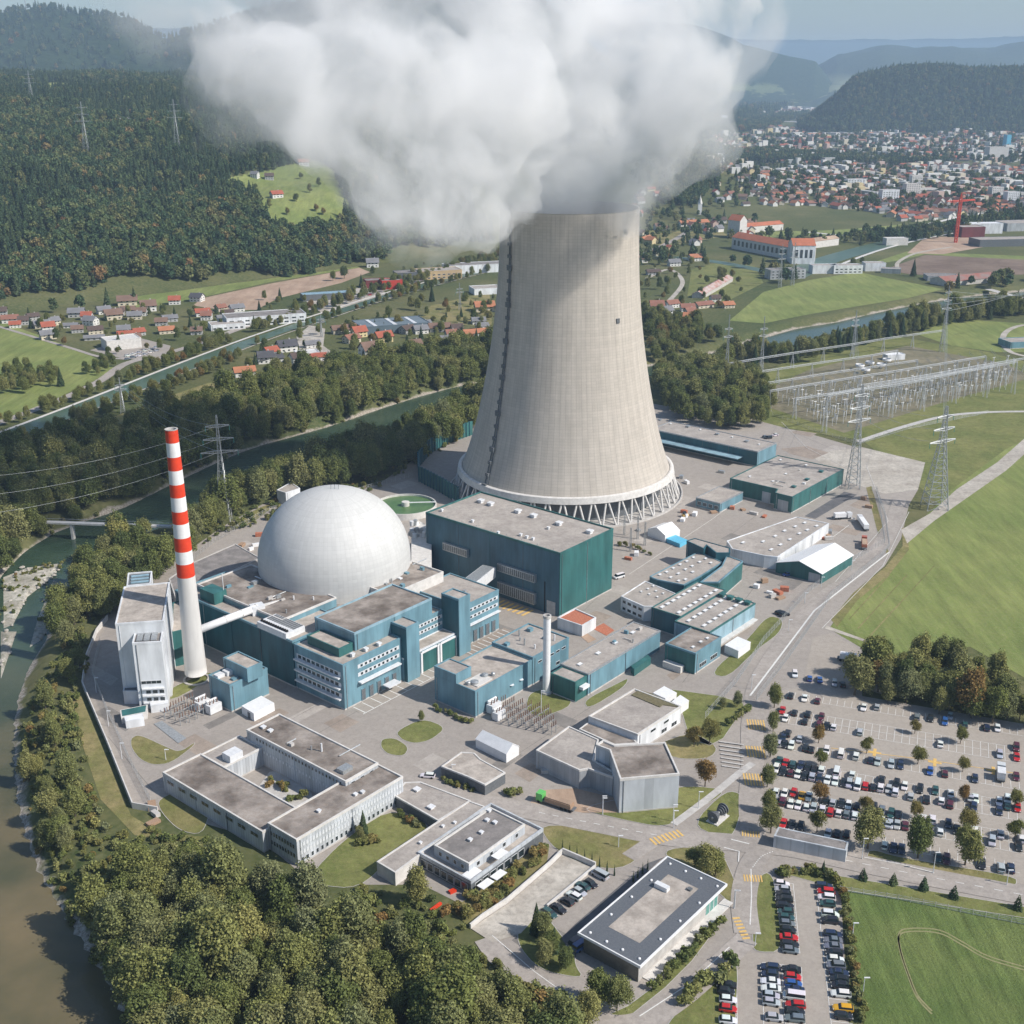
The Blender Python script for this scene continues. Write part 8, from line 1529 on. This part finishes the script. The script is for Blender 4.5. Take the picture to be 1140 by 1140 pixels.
for i in range(32):
    for j in range(11):
        a, b_ = (i + .5) / 32, (j + .5) / 11; top = (250 + 870 * a, 330 - 125 * a); bot = (440 + 640 * a, 436 - 136 * a); p_ = g('Y', top[0] + (bot[0] - top[0]) * b_, top[1] + (bot[1] - top[1]) * b_)
        if random.random() < .17: continue
        o = bpy.data.objects.new('insulator_post', insd); COL.objects.link(o); o.location = (p_.x + random.uniform(-1, 1), p_.y + random.uniform(-1, 1), 0); o.rotation_euler.z = .4 + random.choice([0, 1.57]); o.scale = (1, 1, random.uniform(.9, 1.7)); tag(o, 'pale insulator post standing in the grass of the switchyard', 'insulator post', 'insulator posts of the switchyard')
for i, (x, y) in enumerate(((560, 225), (595, 215), (635, 222), (655, 205), (580, 240))):
    p_ = g('Y', x, y); o = MB().lathe((p_.x, p_.y, 2), [(3.2, 0), (3.6, 1), (3.2, 2), (2.6, 1), (3.2, 0)], 20).tube((p_.x, p_.y, 0), (p_.x, p_.y, 2), .5).build('reactor_coil', white_paint); tag(o, 'white ring-shaped coil in the heart of the switchyard, ' + ['leftmost', 'second from the left', 'third from the left', 'rightmost', 'lowest'][i], 'coil', 'ring coils')
block('white control hut at the back of the switchyard', (680, 190), 16, 7, 4, .3, white_clad, tarp_white, 'hut', 'control_hut', k='Y')
for i in range(24):
    for j in range(3):
        a, b_ = g('Y', 180 + 38 * i, 322 - 6 * i + j * 5), g('Y', 440 + 30 * i, 428 - 6 * i - j * 3); zc = 8 + 1.7 * j; cable('busbar', V3(a, zc), V3(b_, zc), .8, .07, 'thin busbar wire slung across the switchyard', 'busbars of the switchyard', n=6)
# ------------------------------------------------------------------ transformer yards
def yard_kit(crop, pts, lb_, grp):
    for i, (x, y) in enumerate(pts):
        p_ = g(crop, x, y); t = thing('disconnector', lb_, 'disconnector', (p_.x, p_.y, 0), grp, R(50)); 
        o = bpy.data.objects.new('frame', SWD[0]); COL.objects.link(o); o.parent = t
        for k in (-1, 0, 1): o = bpy.data.objects.new('insulator', SWD[1]); COL.objects.link(o); o.parent = t; o.location = (k * 1.1, 0, 3)
fm = MB()
for x in (-1.2, 1.2): fm.tube((x, 0, 0), (x, 0, 3), .14, n=6)
fm.box((0, 0, 2.85), 3, .4, .2); SWD = (keep_data(fm, 'frame', steel), keep_data(MB().tube((0, 0, 0), (0, 0, 1.8), .2, .14, n=7), 'insulator', mat('porcelain', (.2, .12, .09), rough=.3)))
yard_kit('A', [(500, 850), (540, 830), (580, 812), (520, 880), (560, 862), (600, 842), (545, 905), (590, 890), (630, 870), (470, 880)], 'grey switch frame with brown insulators below the tall chimney', 'switch frames below the chimney')
yard_kit('E', [(440 + 42 * i + 12 * j, 560 + 28 * j + 9 * i) for i in range(6) for j in range(4)], 'tall switch frame with brown insulators beside the blue stepped building', 'switch frames beside the blue building')
def transformer(label, c_, rz=R(50), s=1.0):
    t = thing('transformer', label, 'transformer', (c_.x, c_.y, 0), 'power transformers'); ca, sa = math.cos(rz), math.sin(rz); W_ = lambda x, y, z: (c_.x + (x * ca - y * sa) * s, c_.y + (x * sa + y * ca) * s, z * s)
    MB().box(W_(0, 0, .3), 5 * s, 2.8 * s, 3.2 * s, rz).build('tank', white_steel, t)
    for k in range(-3, 4): MB().box(W_(k * .7, 1.9, .6), .25 * s, .8 * s, 2.5 * s, rz).build('radiator', steel, t)
    for k in (-1.5, 0, 1.5): MB().tube(W_(k, 0, 3.5), W_(k, -.3, 5.4), .28 * s, .12 * s, 8).build('bushing', mat('porcelain', (.2, .12, .09)) if 'porcelain' not in MATS else MATS['porcelain'], t)
    MB().tube(W_(-2.2, 1, 4.4), W_(2.2, 1, 4.4), .5 * s, n=12).build('conservator', white_paint, t); return t
transformer('large grey transformer beside the small blue two-step block, left unit', g('A', 640, 830)); transformer('large grey transformer beside the small blue two-step block, right unit', g('A', 695, 845)); transformer('white transformer at the corner of the blue stepped building, rear unit', g('E', 395, 580)); transformer('white transformer at the corner of the blue stepped building, front unit', g('E', 420, 615), s=.9)
for i, qq in enumerate((((400, 905), (440, 890), (560, 975), (520, 1000)),)): S('transformer_pit', [ab_ for ab_ in qq], steel, .2, 'A')
S('equipment_slab', [(560, 690), (640, 655), (680, 690), (590, 740)], pale_blue, .2, 'E') if False else None
for i, (x, y) in enumerate(((1030, 420), (1095, 440), (1130, 470), (1060, 500))): pp = g('C', x, y); lattice(V3(pp, 0), V3(pp, 12), .8, .5, .1, 7).build('lattice_mast', steel); tag(bpy.data.objects['lattice_mast' + (f'.{i:03d}' if i else '')], 'slim lattice mast beyond the turbine hall, ' + ['leftmost', 'second', 'third', 'front'][i], 'mast', 'lattice masts beyond the turbine hall')
# ------------------------------------------------------------------ walls, fences, lamps
def wall_line(name, label, cat, pts, h, th, m, z0=-.3, group=None, post=None, pm=None):
    P = pts; c = P[len(P) // 2]; t = thing(name, label, cat, (c.x, c.y, 0), group); L, Rr = strip_poly(P, th); mb = MB(); n = len(P)
    for i in range(n - 1): mb.add([V3(L[i], z0), V3(Rr[i], z0), V3(Rr[i + 1], z0), V3(L[i + 1], z0), V3(L[i], h), V3(Rr[i], h), V3(Rr[i + 1], h), V3(L[i + 1], h)], [(4, 5, 6, 7), (1, 2, 6, 5), (3, 0, 4, 7), (0, 1, 5, 4), (2, 3, 7, 6)])
    mb.build('panel', m, t)
    if post:
        pb_ = MB()
        for i in range(n - 1):
            k = max(1, int((P[i + 1] - P[i]).length / post))
            for j in range(k): q_ = P[i].lerp(P[i + 1], j / k); pb_.box((q_.x, q_.y, z0), th * 2.4, th * 2.4, h - z0 + .15)
        pb_.build('post', pm or steel, t)['kind'] = 'stuff'
    return t
wall_line('noise_wall', 'tall green ribbed screen wall curving round the river side of the cooling tower', 'wall', [px(510, 560), px(490, 548), px(467, 536), px(466, 520), px(478, 505), px(500, 493), px(526, 484)], 9, .5, teal, post=3, pm=teal_deep)
wall_line('perimeter_wall', 'pale concrete wall along the outer left edge of the perimeter track', 'wall', [px(176, 905), px(148, 900), px(120, 830), px(92, 764), px(96, 735), px(108, 705), px(120, 690)], 2.2, .35, concrete_l)
mesh_f = mat('fence_mesh', (.12, .13, .13), rough=.6)
def fence(label, pts, h=2.6, post=3, group='perimeter fences'):
    c = pts[len(pts) // 2]; t = thing('fence', label, 'fence', (c.x, c.y, 0), group); mb = MB(); pm_ = MB(); cnt = 0
    for i in range(len(pts) - 1):
        for z_ in (.3, h * .35, h * .7, h): mb.tube(V3(pts[i], z_), V3(pts[i + 1], z_), .05, n=4, caps=False)
        k = max(1, int((pts[i + 1] - pts[i]).length / post))
        for j in range(k): q_ = pts[i].lerp(pts[i + 1], j / k); pm_.tube(V3(q_, -.1), V3(q_, h + .3), .08, n=5)
    mb.build('rail', steel, t); pm_.build('post', concrete, t)['kind'] = 'stuff'; return t
fence('fence along the inner edge of the left perimeter track', [px(168, 895), px(145, 850), px(118, 790), px(103, 752), px(112, 715)]); fence('fence on the plant side of the right perimeter track', [px(785, 800), px(820, 760), px(850, 715), px(900, 660), px(940, 630), px(985, 605), px(978, 560), px(970, 545)]); fence('outer fence of the right perimeter track', [px(842, 780), px(880, 730), px(925, 665), px(980, 622), px(990, 610), px(985, 575), px(975, 545)])
fence('fence behind the dome along the river bank', [px(195, 640), px(240, 603), px(300, 570), px(400, 548), px(460, 530)]); fence('fence between roadside verge and crop field', [px(935, 992), px(1000, 1002), px(1140, 1030), px(1240, 1050)], 1.6); fence('fence at the switchyard front', [px(860, 462), px(900, 478), px(955, 495), px(1010, 478), px(1100, 460)], 2, 5)
def lamp(label, p_, h=8, arm=1.4, group='street lamps', rz=0):
    t = thing('street_lamp', label, 'street lamp', (p_.x, p_.y, 0), group); MB().tube((p_.x, p_.y, 0), (p_.x, p_.y, h), .13, .08, 8).build('pole', white_steel, t); MB().box((p_.x + arm * .4, p_.y, h - .05), arm, .35, .16, rz).build('lamp_head', white_steel, t.children[0])
LP = [('D', 965, 655, 5), ('D', 852, 718, 5), ('D', 790, 778, 5), ('D', 730, 880, 5), ('F', 800, 520, 6), ('F', 560, 1060, 6), ('F', 445, 1120, 6), ('F', 125, 1080, 6), ('E', 925, 1085, 6), ('E', 190, 905, 5), ('J', 657, 95, 6), ('J', 950, 490, 6), ('Q5', 320, 590, 4), ('Q5', 175, 330, 6), ('Q4', 370, 930, 7), ('Q3', 832, 810, 7), ('Q4', 992, 1030, 5), ('A', 245, 1075, 6), ('A', 180, 915, 6), ('A', 120, 750, 6), ('A', 190, 270, 9), ('H', 208, 290, 4), ('E', 625, 590, 9), ('C', 775, 775, 7), ('Q5', 1005, 540, 5), ('Q5', 1080, 930, 5), ('J', 388, 190, 4)]
lab = ordinal_labels([('slim pale lamp post', CR[c_][0] + x * CR[c_][2]) for c_, x, y, h in LP], lambda k, pos: f'{k} in the plant area, {pos}')
NEAR = ['on the perimeter track by the white-roofed shed', 'on the perimeter track just below the white-roofed shed', 'on the perimeter track beside the workshop yard', 'on the perimeter track beside the long lawn', 'at the lower end of the perimeter track', 'on the lawn right of the polygonal hall', 'at the roadside in front of the polygonal hall', 'on the brown bed left of the polygonal hall', 'beside the tipper truck', 'behind the gatehouse', 'at the roadside above the pavilion', 'at the glazed corner of the pavilion', 'on the grass by the lower car park entrance', 'on the verge right of the pavilion roof', 'on the verge of the large car park', 'at the right end of the long car park shed', 'at the right end of the car park verge', 'on the left perimeter track, lowest', 'on the left perimeter track, middle', 'on the left perimeter track, upper', 'left of the tall white building', 'on the oval lawn left of the quadrangle', 'beside the slim white stack', 'at the right corner of the turbine hall', 'at the crop field hedge, upper', 'at the crop field hedge, lower', 'on the dry lawn by the cypress line']
for (c_, x, y, h), nr in zip(LP, NEAR): lamp('slim pale lamp post ' + nr, g(c_, x, y), h)
# ------------------------------------------------------------------ trucks and other yard objects
def truck(label, p_, rz, Lc, cabc, loadm, tipper=True, cat='truck'):
    t = thing('truck', label, cat, (p_.x, p_.y, .2)); ca, sa = math.cos(rz), math.sin(rz); W_ = lambda x, y, z: (p_.x + x * ca - y * sa, p_.y + x * sa + y * ca, z + .2)
    MB().box(W_(0, 0, .7), Lc + 3, 2.3, .4, rz).build('chassis', steel_dark, t)
    cb2 = MB().box(W_(Lc / 2 + 1.4, 0, .6), 2.2, 2.5, 2.6, rz).build('cab', obj_paint, t); cb2.color = (*cabc, 1); MB().box(W_(Lc / 2 + 2.5, 0, 1.9), .1, 2.1, 1.0, rz).build('windscreen', glass, t)
    mb = MB().box(W_(-.6, 0, 1.1), Lc, 2.5, 2.1 if not tipper else 1.3, rz); mb.build('load_body', loadm, t)
    if tipper: MB().box(W_(-.6, 0, 2.4), Lc - .5, 2.1, .35, rz).build('load', soil, t)
    for x in (-Lc / 2 - .2, -Lc / 2 + 1.2, -Lc / 2 + 2.6, Lc / 2 + 1.6):
        for y in (-1.1, 1.1): MB().tube(W_(x, y - .15, .5), W_(x, y + .15, .5), .5, n=14).build('wheel', rubber, t)
    return t
truck('green-cabbed tipper truck loaded with earth on the main road', g('E', 705, 1045), math.atan2((g('E', 630, 1015) - g('E', 780, 1065)).y, (g('E', 630, 1015) - g('E', 780, 1065)).x), 9, (.12, .5, .12), wood)
truck('long white trailer truck parked by the right perimeter', g('D', 1008, 490), R(88), 12, (.7, .7, .7), tarp_white, False); truck('orange-brown crane truck below the white trailer', g('D', 1012, 565), R(75), 8, (.45, .12, .06), copper, True); truck('white box truck left of the white trailer', g('D', 925, 462), R(10), 6, (.72, .72, .72), tarp_white, False)
truck('pale box truck in the fourth row of the large car park', g('Q2', 940, 1035), HA, 4, (.6, .62, .62), white_steel, False); truck('white coach-like truck at the gravel end of the car park', g('G', 400, 215), rd_.to_3d().to_2d().angle_signed(Vector((1, 0))) if False else math.atan2(rd_.y, rd_.x), 6, (.7, .7, .72), tarp_white, False)
mb_ = thing('turbine_monument', 'dark turbine rotor displayed on a pale plinth on the triangular lawn', 'monument', tuple(px(799, 912))); c_ = px(799, 912); MB().box((c_.x, c_.y, -.1), 7, 4, .5, R(50)).build('plinth', concrete_l, mb_)
ax_ = Vector((math.cos(R(50)), math.sin(R(50)), 0)); MB().tube(V3(c_, 2.2) - ax_ * 3.6, V3(c_, 2.2) + ax_ * 3.6, .35, n=12).build('shaft', steel, mb_)
for k in range(-4, 5):
    if k: q_ = V3(c_, 2.2) + ax_ * (k * .75); MB().tube(q_ - ax_ * .15, q_ + ax_ * .15, .7 + abs(k) * .28, n=24).build('rotor_disc', steel_dark, mb_)
for s_ in (-2.6, 2.6): MB().box(tuple(V3(c_, .4) + ax_ * s_), 2.6, .4, 1.5, R(-40)).build('cradle', white_paint, mb_)
# stepped path
for i in range(7): p_ = g('F', 655 + i * 2, 760 + i * 18); q_ = g('F', 765, 775 + i * 18); road('step', [p_, q_], .7, .3 + .02 * (7 - i), concrete, False)
# footbridge
a, b_ = px(52, 580, 4), px(140, 583, 4); fb_ = thing('footbridge', 'slim concrete footbridge across the river at the far left', 'bridge', ((a.x + b_.x) / 2, (a.y + b_.y) / 2, 0)); d = (b_ - a).normalized(); a2, b2 = a - d * 12, b_ + d * 30; wl = [V3(a2, 3.4), V3(b2, 3.4)]
L_, R_ = strip_poly([a2, b2], 3.0); MB().prism([L_[0], R_[0], R_[1], L_[1]], 3.0, 3.8).build('deck', concrete_l, fb_)
for s_ in (L_, R_): MB().tube(V3(s_[0], 4.8), V3(s_[1], 4.8), .1, n=5).build('handrail', steel, fb_)
for t_ in (.3, .72): q_ = a2.lerp(b2, t_); MB().box((q_.x, q_.y, -7), 1.2, 2.4, 10, math.atan2(d.y, d.x)).build('pier', concrete_l, fb_)
# rocks and driftwood on the banks
rk = mat('rock', (.30, .27, .23), (.55, .52, .47), .8, .9); rn = random.Random(9)
def rock(x, y, z, s):
    mb = MB(); bm = bmesh.new(); bmesh.ops.create_icosphere(bm, subdivisions=2, radius=1)
    for v in bm.verts: v.co *= 1 + rn.uniform(-.22, .22); v.co.z *= .6
    mb.add([v.co for v in bm.verts], [tuple(v.index for v in f_.verts) for f_ in bm.faces]); bm.free(); return keep_data(mb, 'boulder', rk)
RKD = [rock(0, 0, 0, 1) for _ in range(3)]
bars = [([(0, 640), (30, 628), (75, 622), (62, 640), (30, 665), (12, 700), (0, 705)], 60), ([(60, 640), (80, 650), (60, 690), (45, 715), (30, 725), (40, 690)], 26), ([(60, 920), (85, 930), (110, 990), (95, 1000), (70, 960)], 24), ([(20, 700), (0, 760), (0, 700)], 12), ([(30, 800), (45, 880), (60, 950), (50, 950), (35, 890), (22, 820)], 20)]
for poly, n in bars:
    P = [px(x, y, -4.6) for x, y in poly]; c = sum(P, Vector((0, 0))) / len(P)
    vs = [V3(c + (p_ - c) * 1.0, -5.3) for p_ in P] + [V3(c + (p_ - c) * .6, -4.3) for p_ in P] + [V3(c, -4.1)]; m_ = len(P); tag(MB().add(vs, [(i, (i + 1) % m_, m_ + (i + 1) % m_, m_ + i) for i in range(m_)] + [(m_ + i, m_ + (i + 1) % m_, 2 * m_) for i in range(m_)]).build('gravel_bank', two_scale('bank_stone', (.34, .31, .26), (.52, .49, .43), (.10, .12, .05), .1, .5, amount=.9, bump=.3) if 'bank_stone' not in MATS else MATS['bank_stone'], smooth=True), kind='structure')
    for i in range(n):
        k = rn.randrange(m_); q_ = c.lerp(P[k].lerp(P[(k + 1) % m_], rn.random()), rn.random() ** .5 * .95); o = bpy.data.objects.new('boulder', rn.choice(RKD)); COL.objects.link(o); s_ = rn.uniform(.3, 1.1); o.location = (q_.x, q_.y, -4.6 + s_ * .2); o.scale = (s_, s_ * rn.uniform(.6, 1.3), s_); o.rotation_euler.z = rn.uniform(0, 6); tag(o, 'pale boulder on the stony river bank', 'boulder', 'boulders on the river bank')
# pallets, pipes and crates lying about the yards
CR_ = [('D', 690, 740), ('D', 670, 755), ('D', 700, 760), ('D', 715, 730), ('D', 660, 740), ('D', 870, 525), ('D', 850, 535), ('D', 885, 515), ('D', 860, 510), ('B', 30, 330), ('B', 60, 345), ('B', 85, 320), ('B', 45, 370), ('B', 20, 385), ('B', 95, 360), ('B', 70, 390), ('D', 345, 455), ('D', 335, 470), ('D', 380, 450), ('C', 1100, 400), ('D', 340, 440), ('D', 400, 405), ('D', 440, 425), ('D', 560, 430), ('D', 600, 445), ('D', 640, 455), ('D', 450, 440), ('D', 520, 425), ('D', 820, 620), ('D', 880, 540), ('D', 640, 700), ('D', 610, 720), ('D', 970, 470), ('D', 1030, 420), ('D', 1010, 390), ('D', 350, 330), ('D', 330, 310), ('D', 480, 290), ('C', 1050, 540), ('C', 1090, 520), ('B', 110, 300), ('B', 40, 300), ('B', 10, 350), ('B', 130, 250), ('H', 150, 490), ('H', 165, 525), ('H', 155, 560), ('E', 640, 870)]
cm = [wood, copper, steel, tarp_white, concrete]
for i, (c_, x, y) in enumerate(CR_):
    p_ = g(c_, x, y); w_ = rn.uniform(2, 4.5); m_ = cm[rn.randrange(5)]; z0_ = 0; t = thing('storage_crate', f'{ {"timber": "wooden", "rusty_stone": "rusty", "galvanised_steel": "grey steel", "white_tarp": "white-wrapped", "concrete": "grey concrete"}[m_.name]} storage box {({"D": "in the yards right of the cooling tower", "B": "in the scrap yard left of the dome", "C": "beyond the turbine hall", "H": "on the path left of the quadrangle", "E": "by the low grey hall"})[c_]}', 'storage box', (p_.x, p_.y, 0), 'storage boxes'); rz_ = rn.uniform(0, 3)
    MB().box((p_.x, p_.y, .15), w_, rn.uniform(1.4, 2.4), rn.uniform(.8, 2), rz_).build('box', m_, t); MB().box((p_.x, p_.y, 0), w_ * .8, 1.4, .15, rz_).build('pallet', wood, t)
ys = thing('yellow_loader', 'small yellow and white loader by the tower-foot yard', 'loader', tuple(g('D', 345, 455))); c_ = g('D', 345, 455); MB().box((c_.x, c_.y, .6), 3.4, 1.8, 1.0, .5).build('body', yellow_line, ys); MB().box((c_.x - .4, c_.y, 1.6), 1.5, 1.5, 1.2, .5).build('cab', glass, ys)
for s_ in ((-1.1, -.9), (1.1, -.9), (-1.1, .9), (1.1, .9)): MB().tube((c_.x + s_[0], c_.y + s_[1] - .15, .5), (c_.x + s_[0], c_.y + s_[1] + .15, .5), .5, n=12).build('wheel', rubber, ys)
# retaining walls of the sunken car court
for i, (pts_, h_) in enumerate((([(545, 700), (600, 655), (700, 590), (880, 435), (935, 380)], 1.6), ([(935, 380), (1075, 440)], 1.8), ([(1075, 440), (870, 610)], 1.0))):
    wall_line('retaining_wall', ['pale retaining wall below the canteen planting', 'pale wall at the head of the canteen car court', 'low wall behind the parked cars of the canteen court'][i], 'wall', [g('I', *q_) for q_ in pts_], h_, .5, concrete_l, group='walls of the canteen court')
S('court_paving', [(548, 700), (700, 600), (880, 445), (935, 390), (1065, 445), (870, 600), (760, 720), (640, 760)], gravel_mat, .2, 'I'); S('planting_bed', [(455, 620), (540, 690), (600, 640), (870, 420), (880, 350), (830, 330), (560, 560)], grass_dry, .19, 'I'); S('bare_bed', [(590, 925 - 30), (600, 880), (640, 878), (690, 890), (700, 905), (620, 905)], soil, .155)
o = MB().box((*g('I', 470, 545), 0), 2, 1.2, .8, .6).build('red_parasol_table', red_paint); tag(o, 'red terrace furniture at the canteen corner', 'table'); o = MB().box((*g('I', 400, 610), 0), 4, .8, .6, R(50)).build('red_bench', red_paint); tag(o, 'red bench under the bright round tree by the canteen', 'bench')
# yellow hatch by the turbine hall and grated strip before the garage doors
for i in range(11): p_ = W3(-2 + 3.2 * i - 8, 26, 0)
def abstrip(name, a_, b_, c_, d_, m, z): return sheet(name, rect(a_, b_, c_, d_), z, m)
for i in range(12): abstrip('bay_marking', -50 + i * 4.2, -49.6 + i * 4.2, 27.5, 33.5, white_line, .14)
for i in range(9): abstrip('bay_marking', 8 + i * 3.0, 8.4 + i * 3, 26, 34, white_line, .14)
abstrip('bay_marking', -51, 0, 27.1, 27.4, white_line, .14); abstrip('bay_strip', 7, 34, 25.9, 34.6, PT[2], .10); abstrip('bay_strip', -51, 0, 27.5, 33.4, lot_paving, .10)
for i in range(8): abstrip('hatched_marking', a0 - 9, a0 - 1.8, b0 + L_b * .16 + 2.6 * i, b0 + L_b * .16 + 1.2 + 2.6 * i, yellow_line, .14)
